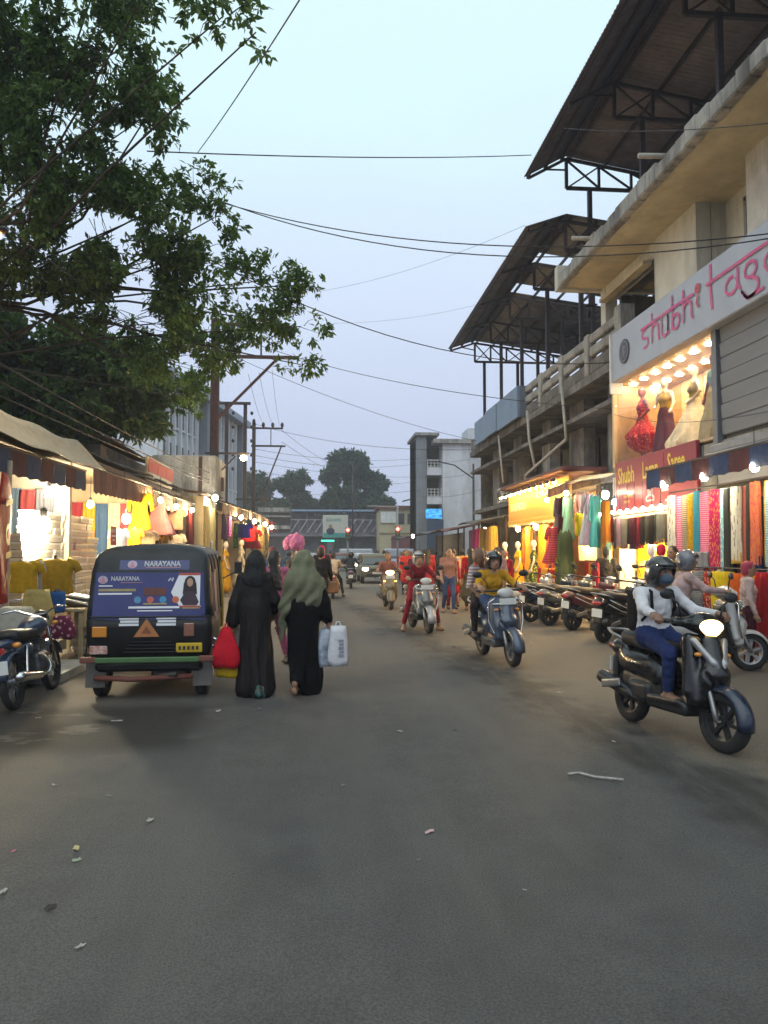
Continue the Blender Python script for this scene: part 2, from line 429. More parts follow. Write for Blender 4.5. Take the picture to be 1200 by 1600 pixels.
def road_material():
    m = bpy.data.materials.new('worn_asphalt'); m.use_nodes = True; nt = m.node_tree; N = nt.nodes; K = nt.links.new; b = N['Principled BSDF']
    t = N.new('ShaderNodeTexCoord'); s = N.new('ShaderNodeSeparateXYZ'); K(t.outputs['Object'], s.inputs[0]); x, y = s.outputs[0], s.outputs[1]
    def noise(sc_, det=6, ro=.6, st=None):
        n = N.new('ShaderNodeTexNoise'); n.inputs['Scale'].default_value = sc_; n.inputs['Detail'].default_value = det; n.inputs['Roughness'].default_value = ro
        if st:
            mp = N.new('ShaderNodeMapping'); mp.inputs['Scale'].default_value = st; K(t.outputs['Object'], mp.inputs[0]); K(mp.outputs[0], n.inputs[0])
        else: K(t.outputs['Object'], n.inputs[0])
        return n.outputs[0]
    def smooth(v, a, c):
        r = N.new('ShaderNodeMapRange'); r.interpolation_type = 'SMOOTHSTEP'; r.inputs[1].default_value = a; r.inputs[2].default_value = c; K(v, r.inputs[0]); return r.outputs[0]
    def mix(f, a, c):
        q = N.new('ShaderNodeMix'); q.data_type = 'RGBA'; K(f, q.inputs['Factor'])
        for nm, val in (('A', a), ('B', c)):
            if isinstance(val, tuple): q.inputs[nm].default_value = (*val, 1)
            else: K(val, q.inputs[nm])
        return q.outputs['Result']
    mt = lambda op, a, c=None, cl=False: math_node(N, K, op, a, c, cl)
    big = noise(.55, 3, .6); mid = noise(2.2, 6, .7); grain = noise(95, 3, .8); streak = noise(1.6, 4, .65, (1.0, .12, 1))
    col = mix(smooth(mid, .3, .7), (.066, .063, .0605), (.092, .0885, .085))
    col = mix(smooth(streak, .42, .75), col, (.1, .095, .089))
    # dust towards both shop fronts
    wob = mt('MULTIPLY', mt('SUBTRACT', mid, .5), .9); wob2 = mt('MULTIPLY', mt('SUBTRACT', big, .5), 1.4)
    line = mt('ADD', x, mt('MULTIPLY', y, .105))
    tr = mt('ADD', mt('SUBTRACT', line, 3.25), mt('ADD', wob, wob2))
    right = smooth(tr, -.15, .9)
    left = smooth(mt('ADD', mt('MULTIPLY', x, -1), mt('ADD', wob, wob2)), 1.1, 2.6)
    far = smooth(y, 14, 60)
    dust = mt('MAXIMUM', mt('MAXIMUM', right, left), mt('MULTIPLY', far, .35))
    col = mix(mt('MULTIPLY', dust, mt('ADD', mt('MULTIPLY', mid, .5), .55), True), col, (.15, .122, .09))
    # dark tyre-swept grime along the edge of the dust, and old wet stains by the rickshaw
    band = mt('MULTIPLY', smooth(tr, -.55, -.1), smooth(tr, .45, .05))
    col = mix(mt('MULTIPLY', mt('MULTIPLY', band, smooth(noise(3, 5, .7, (1.6, .25, 1)), .25, .6)), .85), col, (.03, .026, .022))
    inx = mt('MULTIPLY', smooth(x, -.75, -1.3), smooth(y, 8.3, 7.7)); iny = smooth(y, 5.9, 6.5)
    st = mt('MULTIPLY', mt('MULTIPLY', inx, iny), smooth(noise(.9, 7, .62, (1, 1.7, 1)), .4, .46))
    col = mix(mt('MULTIPLY', st, .85), col, (.024, .021, .018))
    sp = noise(5, 7, .8); col = mix(mt('MULTIPLY', smooth(sp, .64, .72), .5), col, (.04, .038, .037)); sp2 = noise(26, 2, .5); col = mix(mt('MULTIPLY', smooth(sp2, .73, .77), .75), col, (.02, .019, .018))
    # patches of relaid tar and fine cracks
    vor = N.new('ShaderNodeTexVoronoi'); vor.feature = 'DISTANCE_TO_EDGE'; vor.inputs['Scale'].default_value = .8
    mpv = N.new('ShaderNodeMapping'); K(t.outputs['Object'], mpv.inputs[0]); mxv = N.new('ShaderNodeMix'); mxv.data_type = 'VECTOR'; mxv.inputs['Factor'].default_value = .12
    nv = N.new('ShaderNodeTexNoise'); nv.inputs['Scale'].default_value = 3; K(t.outputs['Object'], nv.inputs[0]); K(mpv.outputs[0], mxv.inputs[4]); K(nv.outputs[1], mxv.inputs[5]); K(mxv.outputs[1], vor.inputs[0])
    crack = mt('MULTIPLY', smooth(vor.outputs['Distance'], .012, .0), smooth(big, .5, .62)); col = mix(mt('MULTIPLY', crack, .18), col, (.03, .03, .03))
    g = mt('ADD', mt('MULTIPLY', smooth(grain, .34, .66), .7), .64)
    mul = N.new('ShaderNodeMix'); mul.data_type = 'RGBA'; mul.blend_type = 'MULTIPLY'; mul.inputs['Factor'].default_value = 1; K(col, mul.inputs['A']); cg = N.new('ShaderNodeCombineColor'); [K(g, cg.inputs[i]) for i in range(3)]; K(cg.outputs[0], mul.inputs['B'])
    K(mul.outputs['Result'], b.inputs['Base Color'])
    rg = N.new('ShaderNodeMapRange'); rg.inputs[3].default_value = .62; rg.inputs[4].default_value = .9; K(mid, rg.inputs[0]); K(rg.outputs[0], b.inputs['Roughness'])
    b.inputs['Specular IOR Level'].default_value = .35
    bp = N.new('ShaderNodeBump'); bp.inputs['Strength'].default_value = .8; bp.inputs['Distance'].default_value = .014
    K(mt('ADD', grain, mt('MULTIPLY', mid, 1.2)), bp.inputs['Height']); K(bp.outputs[0], b.inputs['Normal'])
    return m

ROADM = road_material()
def wavy_sheet(name, x0, x1, y0, y1, z, mat, nx=30, ny=60, amp=.006):
    b = MB(); b.grid(lambda u, v: (x0 + (x1 - x0) * u, y0 + (y1 - y0) * v * v, z + amp * math.sin(3.1 * u * nx * .4 + v * 17) * math.sin(v * ny * .7 + u * 5)), nx, ny)
    return struct(b.build(name, mat, smooth=True))
g = MB(); g.grid(lambda u, v: (-400 + 800 * u, -100 + 800 * v, -.03), 4, 4); struct(g.build('ground', M('dry_earth', (.16, .13, .1), .95, var=.2, scale=.6)))
wavy_sheet('road', -5.4, 9.5, -6, 150, .0, ROADM)

# ------------------------------------------------------------------ common materials
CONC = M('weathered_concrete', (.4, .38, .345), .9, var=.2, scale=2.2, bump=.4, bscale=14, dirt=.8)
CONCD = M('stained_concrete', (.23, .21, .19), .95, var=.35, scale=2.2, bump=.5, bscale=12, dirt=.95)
PLAST = M('cream_plaster', (.72, .69, .58), .9, var=.1, scale=1.5, bump=.15, bscale=20, dirt=.3)
PLASTW = M('yellowed_soffit', (.68, .58, .38), .9, var=.14, scale=1.4, bump=.15, dirt=.25)
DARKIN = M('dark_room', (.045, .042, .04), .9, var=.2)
STEEL = M('painted_dark_steel', (.05, .032, .032), .55, .3, var=.3, scale=7)
RUST = M('rusty_iron', (.085, .035, .03), .8, .2, var=.35, scale=9, bump=.3)
TIN = M('galvanised_sheet', (.2, .195, .21), .5, .35, var=.22, scale=3, dirt=.4)
TINP = M('maroon_sheet', (.15, .12, .14), .55, .2, var=.25, scale=3, dirt=.4)
WHITEP = M('white_paint', (.72, .72, .7), .6, var=.08, scale=4, dirt=.2)
PVC = M('pvc_pipe', (.42, .38, .32), .5, var=.15, scale=8)
BLACKM = M('black_plastic', (.018, .018, .02), .42, var=.2)
RUBBER = M('tyre_rubber', (.02, .019, .018), .85, var=.25, scale=14, bump=.3)
CHROME = M('chrome', (.62, .62, .63), .18, 1., var=.06)
WIRE = M('cable_black', (.012, .012, .014), .6, var=0)
WARM = lamp_mat('warm_bulb', (1, .68, .3), 1000)
WARM2 = lamp_mat('warm_spot', (1, .74, .42), 210)
COOL = lamp_mat('cool_bulb', (1, .86, .6), 720)

# ------------------------------------------------------------------ right-hand shop building
B = thing('shop_building', 'long cream and grey concrete shop building with cornice along the street', 'building', (7, 6, 0))
def part(name, mat, parent=B, smooth=False):
    def deco(fn): pass
def bp(name, mat, *boxes, parent=B, off=(7, 6, 0)):
    b = MB()
    for a, c in boxes: b.b2([a[i] - off[i] for i in range(3)], [c[i] - off[i] for i in range(3)])
    return b.build(name, mat, parent)
# upper storey
bp('wall', PLAST, ((7.4, 14.35, 6.45), (7.7, 16.25, 8.48)))
bp('wall', M('stained_cream', (.66, .63, .56), .9, var=.15, scale=1.5, dirt=.75), ((7.4, 3, 6.45), (7.7, 12.55, 8.48)))
bp('wall', PLAST, ((8.02, 12.55, 6.45), (8.2, 14.35, 8.48)))
bp('side_wall', PLAST, ((7.72, 14.34, 6.45), (8.01, 14.352, 8.475))); bp('side_wall', PLAST, ((7.72, 12.552, 6.45), (8.01, 12.56, 8.475)))
d_ = bp('door', M('dark_wood', (.035, .025, .02), .6), ((7.97, 12.75, 6.6), (8.015, 13.5, 8.15)))
bp('door_frame', M('grey_paint', (.3, .29, .26), .7), ((7.95, 12.66, 6.6), (8.01, 12.745, 8.24)), ((7.95, 13.505, 6.6), (8.01, 13.59, 8.24)), ((7.95, 12.66, 8.155), (8.008, 13.59, 8.24)))
bp('lintel', PLAST, ((7.42, 16.255, 8.1), (7.68, 19.2, 8.475)))
bp('post', PLAST, ((7.4, 19.2, 6.25), (7.72, 19.52, 8.478)))
bp('sunshade', PLASTW, ((7.2, 16.4, 8.0), (7.41, 19.1, 8.09)))
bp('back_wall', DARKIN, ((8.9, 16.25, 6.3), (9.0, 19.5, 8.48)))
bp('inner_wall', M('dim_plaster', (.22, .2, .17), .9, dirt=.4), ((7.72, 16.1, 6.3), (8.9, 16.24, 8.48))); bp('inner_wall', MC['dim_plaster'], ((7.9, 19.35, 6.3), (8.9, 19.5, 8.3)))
bp('parapet', CONC, ((7.45, 16.3, 6.3), (7.6, 19.15, 6.95)))
# cornice with rough upturned lip
bp('cornice', PLASTW, ((6.3, 2, 8.48), (9.5, 19.42, 8.66)))
b = MB()
for i in range(44):
    y0 = 2 + i * .396; y1 = y0 + .396; z1 = 8.74 + rnd.uniform(-.05, .06) + .008 * (y0 - 10); xo = 6.2 + rnd.uniform(-.02, .02)
    b.bev((6.27 - 7 + (xo - 6.2), (y0 + y1) / 2 - 6, (8.44 + z1) / 2), (.2, .394, z1 - 8.44), .03)
b.build('cornice_lip', CONC, B)
bp('cornice_end', PLAST, ((6.18, 19.35, 8.42), (6.75, 19.6, 9.06)), ((6.75, 19.42, 8.42), (9.5, 19.58, 8.9)))
bp('roof_slab', CONC, ((7.4, 2, 8.665), (16, 19.4, 8.8)))
for (z, y) in ((8.75, 13.2), (8.75, 16.9)):
    b = MB(); b.tube([(5.75 - 7, y - 6, z), (6.6 - 7, y - 6, z + .03)], .05, 10); b.build('rain_spout', PVC, B, True)
# ground storey shell
bp('shop_back_wall', M('shop_cream', (.55, .47, .36), .8, var=.1), ((9.6, 4, 0), (9.75, 36, 3.4)))
bp('floor_slab', CONC, ((7.0, 4, 3.3), (9.7, 17.7, 3.5)))
bp('floor_slab', CONCD, ((7.25, 17.7, 3.32), (9.7, 36, 3.48)))
for y in (13.75, 17.55): bp('pillar', PLAST, ((6.95, y - .17, 0), (7.3, y + .17, 3.3)))
for y in (8.6,): bp('pillar', PLAST, ((6.95, y - .2, 0), (7.3, y + .2, 3.3)))
for y in (19.6, 26.3, 31): bp('pillar', CONCD, ((7.3, y - .2, 0), (7.7, y + .2, 3.3)))
bp('partition', M('shop_divider', (.5, .42, .3), .85), ((7.31, 13.7, 0), (9.6, 13.8, 3.3)))
bp('partition', MC['shop_divider'], ((7.31, 17.5, 0), (9.6, 17.6, 3.3)))
bp('partition', MC['shop_divider'], ((7.71, 19.55, 0), (9.6, 19.65, 3.3)))
# old wing: first floor behind, ledge, balcony and balustrade
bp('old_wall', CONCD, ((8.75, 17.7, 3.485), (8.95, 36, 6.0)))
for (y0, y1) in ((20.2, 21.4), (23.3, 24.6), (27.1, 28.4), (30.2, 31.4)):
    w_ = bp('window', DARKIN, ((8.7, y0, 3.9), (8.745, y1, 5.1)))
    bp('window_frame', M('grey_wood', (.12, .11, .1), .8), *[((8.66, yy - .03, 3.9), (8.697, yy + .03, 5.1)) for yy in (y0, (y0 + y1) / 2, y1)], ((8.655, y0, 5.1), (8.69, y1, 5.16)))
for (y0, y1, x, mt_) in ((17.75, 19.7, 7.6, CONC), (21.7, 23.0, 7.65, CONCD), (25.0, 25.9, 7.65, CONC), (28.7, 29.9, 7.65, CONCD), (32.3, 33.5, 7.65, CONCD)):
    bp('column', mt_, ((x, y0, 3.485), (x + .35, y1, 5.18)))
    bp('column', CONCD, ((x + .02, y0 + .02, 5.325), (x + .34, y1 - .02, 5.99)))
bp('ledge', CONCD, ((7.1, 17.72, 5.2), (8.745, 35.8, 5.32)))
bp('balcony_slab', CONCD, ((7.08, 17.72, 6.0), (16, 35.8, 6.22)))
post_me = MB().bev((0, 0, .56), (.26, .3, 1.12), .03).mesh('balustrade_post', CONC)
rail_me = [MB().bev((0, 0, 0), (.16, 1.93, h), .03).mesh('balustrade_rail', CONC if h < .3 else CONCD) for h in (.24, .26, .36)]
ys = [17.6 + 2.2 * i for i in range(5)]
for i, y in enumerate(ys):
    inst('balustrade_post', post_me, B, (.2, y - 6, 6.22), (0, R(rnd.uniform(-2, 2)), 0))
    if i < 4:
        for h, z in ((0, 7.2), (1, 6.83), (2, 6.42)):
            o = inst('balustrade_rail', rail_me[h], B, (.2, y + 1.1 - 6, z + rnd.uniform(-.015, .015)), (R(rnd.uniform(-.8, .8)), 0, 0))
bp('parapet', CONCD, ((7.12, 26.4, 6.225), (7.3, 35.7, 6.8)))
bp('corner_pier', CONC, ((7.05, 17.35, 6.25), (7.4, 17.72, 7.42)))
bp('end_wall', CONCD, ((7.6, 35.7, 0), (16, 35.85, 6.0)))

# things on the facade
for i, (y, pts, lab) in enumerate((
        (25.0, [(6.95, 25.2, 6.3), (6.98, 25.1, 5.3), (7.05, 24.6, 4.2)], 'grey drain pipe dropping from the balcony beside the blue hoarding'),
        (21.6, [(6.95, 21.5, 6.3), (6.98, 21.2, 4.75), (6.98, 25.6, 4.15), (6.98, 25.9, 3.2)], 'long bent drain pipe running down to the dark red shop roof'),
        (29, [(6.95, 29.4, 6.1), (7.0, 28.9, 4.2)], 'thin pale pole under the blue hoarding'))):
    b = MB(); b.tube(pts, .05 if i < 2 else .04, 8); tag(b.build('drain_pipe', PVC, smooth=True), lab, 'pipe', 'pipes on the old balcony wing')
hb = thing('billboard', 'long blank blue hoarding fixed over the old balcony', 'billboard', (6.9, 30, 6.25))
BLUEP = M('faded_blue_panel', (.17, .25, .36), .5, var=.12, scale=2, stretch=(1, .3, 1.5), dirt=.25)
for i, (y0, y1, xo) in enumerate(((26.15, 29.3, 0), (29.32, 31.3, -.03), (31.32, 33.8, .04))):
    b = MB(); b.bev((xo, (y0 + y1) / 2 - 30, .55), (.1, y1 - y0, 1.12 - .04 * i), .015); b.build('panel', BLUEP, hb)
b = MB(); b.b2((.03, -3.86, 0), (.5, -3.9, 1.1)); b.build('end_panel', M('hoarding_edge', (.12, .15, .2), .6), hb)
ac = thing('air_conditioner', 'pale air conditioner unit on the wall below the ledge', 'air conditioner', (7.3, 31.0, 3.5))
b = MB(); b.bev((.25, 0, .35), (.38, .9, .62), .03); b.build('casing', M('ac_cream', (.5, .49, .45), .6), ac)
b = MB(); b.torus(.22, .015, 20, 6, (.05, .1, .35), 'x')
for k in range(5): b.torus(.04 * (k + 1), .006, 16, 4, (.05, .1, .35), 'x')
b.build('fan_grille', BLACKM, ac); b = MB(); b.b2((.0, -.4, -.05), (.45, .4, 0)); b.build('bracket', RUST, ac)

# ------------------------------------------------------------------ steel roof canopies
def canopy(label, y0, y1, xe, ze, xr, zr, xi, zi, ntr, legs, leg_z, mat, skip=(), truss_h=1.05):
    T = thing('roof_canopy', label, 'canopy', (xr, y0, leg_z))
    o = np.array((xr, y0, leg_z))
    def sheet(xa, za, xb, zb, wid):
        b = MB(); nc = 7
        n = nc * 4
        b.grid(lambda u, v: (xa + (xb - xa) * v, wid * u, za + (zb - za) * v + .022 * math.sin(u * nc * 2 * math.pi)), n, 1)
        return b.mesh('roof_sheet', mat, True)
    np_ = int(round((y1 - y0) / 1.0)); wid = (y1 - y0) / np_
    outer = sheet(xe - xr, ze - leg_z, 0, zr - leg_z, wid); inner = sheet(0, zr - leg_z, xi - xr, zi - leg_z, wid)
    for i in range(np_):
        ov = .004 * (i % 2)
        solid(inst('roof_sheet', outer, T, (0, i * wid, ov)), .004)
        if i not in skip: solid(inst('roof_sheet', inner, T, (0, i * wid, ov)), .004)
    def zt(x): return (ze + (zr - ze) * (x - xe) / (xr - xe) if x < xr else zr + (zi - zr) * (x - xr) / (xi - xr))
    for x in [xe + .1, (xe + xr) / 2, xr - .12, xr + .12] + [xr + (xi - xr) * k / 5 for k in (1, 2, 3, 4, 5)]:
        b = MB(); b.bar((x - xr, .03, zt(x) - .075 - leg_z), (x - xr, y1 - y0 - .03, zt(x) - .075 - leg_z), .06, .09); b.build('purlin', STEEL, T)
    for k in range(ntr):
        y = (y1 - y0 - .3) * k / (ntr - 1) + .15
        zb = zr - truss_h
        tr = MB()
        def P(x, z): return (x - xr, y, z - leg_z)
        tr.bar(P(xe + .1, zt(xe + .1) - .15), P(xr, zr - .16), .08, .07); tr.bar(P(xr, zr - .16), P(xi, zi - .16), .08, .08)
        tr.bar(P(xr, zb), P(xi, zb), .09, .09)
        xs = [xr + (xi - xr) * j / 6 for j in range(7)]
        for j, x in enumerate(xs):
            tr.bar(P(x, zb), P(x, zt(x) - .17), .085 if j == 0 else .07)
            if j < 6:
                x2 = xs[j + 1]
                tr.bar(P(x, zt(x) - .19), P(x2, zb + .04), .05); 
                if j % 2 == 0: tr.bar(P(x + .04, zb + .02), P(x2, zt(x2) - .2), .04)
        tr.bar(P((xe + xr) / 2, zt((xe + xr) / 2) - .16), P(xr, zr - .5), .04)
        tr.build('truss', STEEL, T)
        for x in legs:
            lg = MB(); lg.bar(P(x, leg_z), P(x, zb), .12, .12); lg.b2((x - xr - .15, y - .15, 0), (x - xr + .15, y + .15, .02)); lg.build('leg', STEEL, T)
    return T
canopy('tall corrugated steel canopy above the cream cornice, running out of frame', 3.0, 21.9, 6.0, 12.68, 7.25, 13.38, 13.2, 12.4, 6, (7.95, 11.8), 8.8, TINP)
canopy('lower corrugated steel canopy on thin legs above the old balcony', 21.75, 35.5, 6.0, 11.12, 7.25, 11.55, 11.8, 10.95, 5, (7.7, 9.3, 11.5), 6.22, TIN, skip=(3, 6))

# ------------------------------------------------------------------ bridal shop front (upper window, fascia, siding)
GREYF = M('silver_fascia', (.42, .44, .48), .42, .15, var=.08, scale=1.2, dirt=.1)
fs = thing('shop_sign', 'long silver fascia sign with pink script lettering above the display window', 'sign', (6.75, 17.15, 5.45))
b = MB(); b.bev((.12, -7.4, .58), (.24, 14.8, 1.14), .02); b.build('panel', GREYF, fs)
b = MB(); b.bev((.1, .03, .45), (.3, .05, 1.4), .01); b.build('end_cap', WHITEP, fs)
PINK = M('pink_lettering', (.5, .03, .2), .4, var=.1, scale=2, col2=(.55, .1, .16))
def letters():
    Ls = {}
    Ls['s'] = [(arcp((.16, .34), .13, .1, 60, 270) + arcp((.16, .13), .13, .11, 90, -120), 1), ([(.05, .47), (.3, .47)], 1)]
    Ls['h'] = [([(.05, .72), (.06, .5), (.05, .02)], 1.1), (arcp((.19, .28), .13, .14, 175, 0) + [(.32, .1), (.36, .0)], 1)]
    Ls['u'] = [([(.05, .44), (.05, .16)] + arcp((.17, .14), .12, .13, 190, 350) + [(.29, .44), (.29, .1), (.34, .0)], 1)]
    Ls['b'] = [([(.05, .78), (.06, .4), (.05, .03)], 1.1), (arcp((.18, .17), .13, .16, 160, -170), 1)]
    Ls['l'] = [([(.1, .85), (.1, .3), (.13, -.05)], 1.3)]
    Ls['a'] = [(arcp((.17, .17), .13, .16, 70, 400), 1), ([(.31, .44), (.31, .1), (.37, .0)], 1.1)]
    Ls['g'] = [(arcp((.17, .24), .12, .14, 30, 390), 1), (arcp((.17, -.08), .15, .16, 80, -150) + [(-.02, -.05), (.1, -.24), (.42, -.22)], 1)]
    Ls['n'] = [([(.05, .44), (.06, .02)], 1.1), (arcp((.19, .27), .13, .15, 170, 0) + [(.33, .1), (.38, -.02)], 1)]
    return Ls
LT = letters()
def script(word, y0, y1, z0, sc_, step=.4):
    k = (y0 - y1) / (step * len(word)); lines = []
    for i, ch in enumerate(word):
        for pts, w in LT[ch]: lines.append(([((x + i * step) * k, z * sc_) for x, z in pts], w))
    lines.append(([(.0, .485 * sc_), ((step * len(word)) * k * .5, .5 * sc_), (step * len(word) * k, .49 * sc_)], 1.0))
    strokes(fs, lines, (-.005, y0 - 17.15, z0), (0, -1, 0), (0, 0, 1), .058, PINK, depth=.006)
script('shubh', 15.5, 13.2, .33, .9)
script('lagan', 12.75, 9.9, .33, .9)
strokes(fs, [(arcp((0, 0), .06, .06, 0, 360, 12), 1.2), ([(.02, -.12), (-.03, -.25), (.03, -.35)], 1)], (-.005, 13.05 - 17.15, .82), (0, -1, 0), (0, 0, 1), .06, M('red_dot', (.55, .05, .05), .4), name='emblem')
b = MB(); b.lathe([(.0, .0), (.27, 0), (.27, .02), (0, .02)], 28, (-.025, -.75, .56), 'x'); b.build('logo_disc', M('logo_grey', (.06, .06, .07), .5), fs, 40)
strokes(fs, [(arcp((0, 0), .22, .22, 0, 360, 24), .3), ([(-.1, -.15), (-.02, .15), (.0, .0), (.04, -.15)], .5), (arcp((.05, .02), .06, .08, 200, -100), .4)], (-.028, -.75, .56), (0, -1, 0), (0, 0, 1), .05, M('logo_line', (.3, .3, .33), .5), name='logo_line', depth=.004)
# display window box
dw = thing('display_window', 'glowing upstairs display window framing dressed mannequins', 'shop window', (7, 15.3, 3.6))
WOOD = M('honey_panel', (.42, .25, .11), .5, var=.18, scale=3, stretch=(1, 4, .4)); WOODL = M('pale_panel', (.56, .4, .23), .5, var=.12, scale=3)
b = MB()
for i in range(9): b.bev((1.42, -2.1 + i * .525, .95), (.05, .515, 1.9), .012, m=i % 2)
b.build('back_panel', [WOOD, WOODL], dw)
b = MB(); b.b2((0.0, -2.4, -.06), (1.4, 2.35, .0)); b.build('floor', WOODL, dw)
b = MB(); b.b2((0.02, -2.4, 1.9), (1.4, 2.35, 1.95)); b.build('ceiling', WOODL, dw)
b = MB(); b.b2((0.02, 2.3, 0), (1.4, 2.36, 1.9)); b.b2((0.02, -2.42, 0), (1.4, -2.36, 1.9)); b.build('side_wall', WOOD, dw)
for (y, m_, w) in ((2.33, WOODL, .09), (-2.42, M('grey_frame', (.2, .2, .21), .5), .12)):
    b = MB(); b.bev((-.02, y, .92), (.1, w, 1.98), .01); b.build('frame', m_, dw)
b = MB(); b.b2((-.05, -2.36, -.05), (.03, 2.28, 0.0)); b.build('frame', WOODL, dw)
b = MB(); b.b2((0.0, -2.36, .005), (.008, 2.28, 1.88)); b.build('pane', glass(), dw)
lm = MB().lathe([(0, 0), (.07, 0), (.08, .02)], 14).mesh('downlight', WARM2)
for i in range(8):
    for j in range(2): inst('downlight', lm, dw, (.35 + .62 * j, -2.05 + i * .59 + .15 * j, 1.872))
# siding: each board its own piece
sd = thing('siding', 'grey horizontal board siding beside the display window', 'cladding', (7, 12.8, 3.45))
SID = M('grey_siding', (.2, .205, .215), .6, var=.1, scale=1.5, stretch=(1, .2, 3))
bm_ = MB().bev((.03, -3.2, .14), (.06, 6.4, .268), .018).mesh('board', SID)
for i in range(7): inst('board', bm_, sd, (-.012 if i % 2 else 0, 0, .12 + i * .272), (0, R(-3), 0))
b = MB(); b.b2((.09, -6.4, 0), (.15, .05, 2.1)); b.build('backing', M('siding_back', (.1, .1, .1), .8), sd)
b = MB(); b.bev((-.02, .1, 1.0), (.12, .16, 2.15), .012); b.build('corner_trim', MC['grey_frame'], sd)
lg_ = thing('shop_ledge', 'grey metal ledge under the board siding', 'ledge', (6.8, 13.0, 3.05))
b = MB(); b.bev((.1, -4, .15), (.3, 8, .12), .015); b.bev((.15, -4, .3), (.2, 7.98, .14), .015); b.build('flashing', M('grey_metal_trim', (.27, .28, .3), .5, .3), lg_)
b = MB(); b.b2((.21, -8, -.3), (.27, 0, .37)); b.build('fascia_board', SID, lg_)
# red saree sign
rs = thing('shop_sign', 'dark red shop sign with yellow Shubh Lagan Saree lettering over the doorway', 'sign', (6.88, 17.4, 2.48))
REDS = M('maroon_sign', (.25, .015, .03), .35, var=.1, scale=1, coat=.3)
b = MB(); b.bev((.04, -1.95, .56), (.08, 3.88, 1.14), .01); b.build('panel', REDS, rs)
YEL = M('yellow_letter', (.6, .47, .06), .5, var=.05)
lettering(rs, 'Shubh', (-.006, -.18, .62), (0, -1, 0), (0, 0, 1), .52, YEL, sx=.72, bold=.012)
lettering(rs, 'Lagan', (-.006, -1.52, .62), (0, -1, 0), (0, 0, 1), .52, YEL, sx=.66, bold=.012)
lettering(rs, 'Saree', (-.006, -2.72, .66), (0, -1, 0), (0, 0, 1), .5, YEL, sx=.66, bold=.012)
b = MB()
for k in range(2): b.b2((-.006 - .0, -.5 - .0, .28 - k * .12), (-.002, -1.0 + .15 * k, .34 - k * .12))
b.build('small_print', M('sign_gold', (.45, .28, .1), .5), rs)
b = MB()
for (y, z, w, h) in ((-2.35, .42, .62, .06), (-2.45, .28, .3, .06), (-2.6, .08, .6, .04)): b.b2((-.006, y - w, z), (-.002, y, z + h))
b.build('small_print', M('sign_white', (.6, .5, .5), .5), rs)
strokes(rs, [(arcp((0, .05), .1, .12, -60, 240), 1.6), (arcp((.0, -.12), .2, .1, 0, 180), 1.5), ([(-.2, -.14), (.2, -.14)], 1), (arcp((0, .02), .035, .035, 0, 360), 1.2)], (-.004, -1.9, .28), (0, -1, 0), (0, 0, 1), .035, M('emblem_grey', (.4, .38, .42), .5), name='emblem', depth=.004)
b = MB(); b.bar((-.02, -.02, -.02), (-.02, -3.86, -.02), .03); b.build('lower_trim', WHITEP, rs)
fr_ = MB()
for i in range(16): y = -.12 - i * .24; fr_.add([(-.02, y, -.04), (-.02, y - .09, -.04), (-.02, y - .045, -.14)], [(0, 1, 2)])
fr_.build('fringe', M('fringe_pink', (.6, .35, .38), .8), rs)
# striped awning
def awning(label, A0, A1, drop, out, cols, x_dir=-1, val=.3, seg=None, sag=.04, group=None, frame_=True, top=None, name='awning'):
    """fabric awning along Y from A0 to A1=(x,y,z of the outer lower edge); wall edge is out metres back and drop higher"""
    A0, A1 = np.array(A0, float), np.array(A1, float); T = thing(name, label, 'awning', tuple(A0), group=group)
    n = seg or max(3, int(round(np.linalg.norm(A1 - A0) / .55)))
    cm = [cloth(c, rough=.8) for c in cols]
    tm = cloth(top, rough=.8) if top else None
    for i in range(n):
        a = A0 + (A1 - A0) * i / n - A0; c = A0 + (A1 - A0) * (i + 1) / n - A0
        w = np.array((-x_dir * out, 0, drop))
        b = MB()
        def pt(u, v, a=a, c=c): 
            p = a + (c - a) * u + w * v; z = -sag * math.sin(math.pi * v) ; return (p[0], p[1], p[2] + z)
        b.grid(pt, 2, 5)
        solid(b.build('roof_panel', tm or cm[i % len(cm)], T), .006)
        b = MB()
        def vp(u, v, a=a, c=c): 
            p = a + (c - a) * u; return (p[0] + x_dir * .006 * math.sin(v * 2.5 + u * 6 + i), p[1], p[2] - val * v * (1 + .05 * math.sin(u * 9 + i * 2)))
        b.grid(vp, 4, 3)
        solid(b.build('valance', cm[i % len(cm)], T), .005)
    if frame_:
        b = MB(); b.tube([(0, 0, .01), tuple(A1 - A0 + np.array((0, 0, .01)))], .02, 6); b.build('front_bar', STEEL, T)
        for q in (A0, A1):
            d = q - A0; b = MB(); b.tube([tuple(d), tuple(d + np.array((-x_dir * out, 0, drop - .05)))], .015, 6); b.build('arm', STEEL, T)
    return T
awning('blue and maroon block striped awning over the saree shop', (5.95, 13.55, 3.0), (5.95, 4.5, 3.02), .25, 1.0, ['#3d4b6b', '#5a3a3c'], val=.31, top='#55565c')

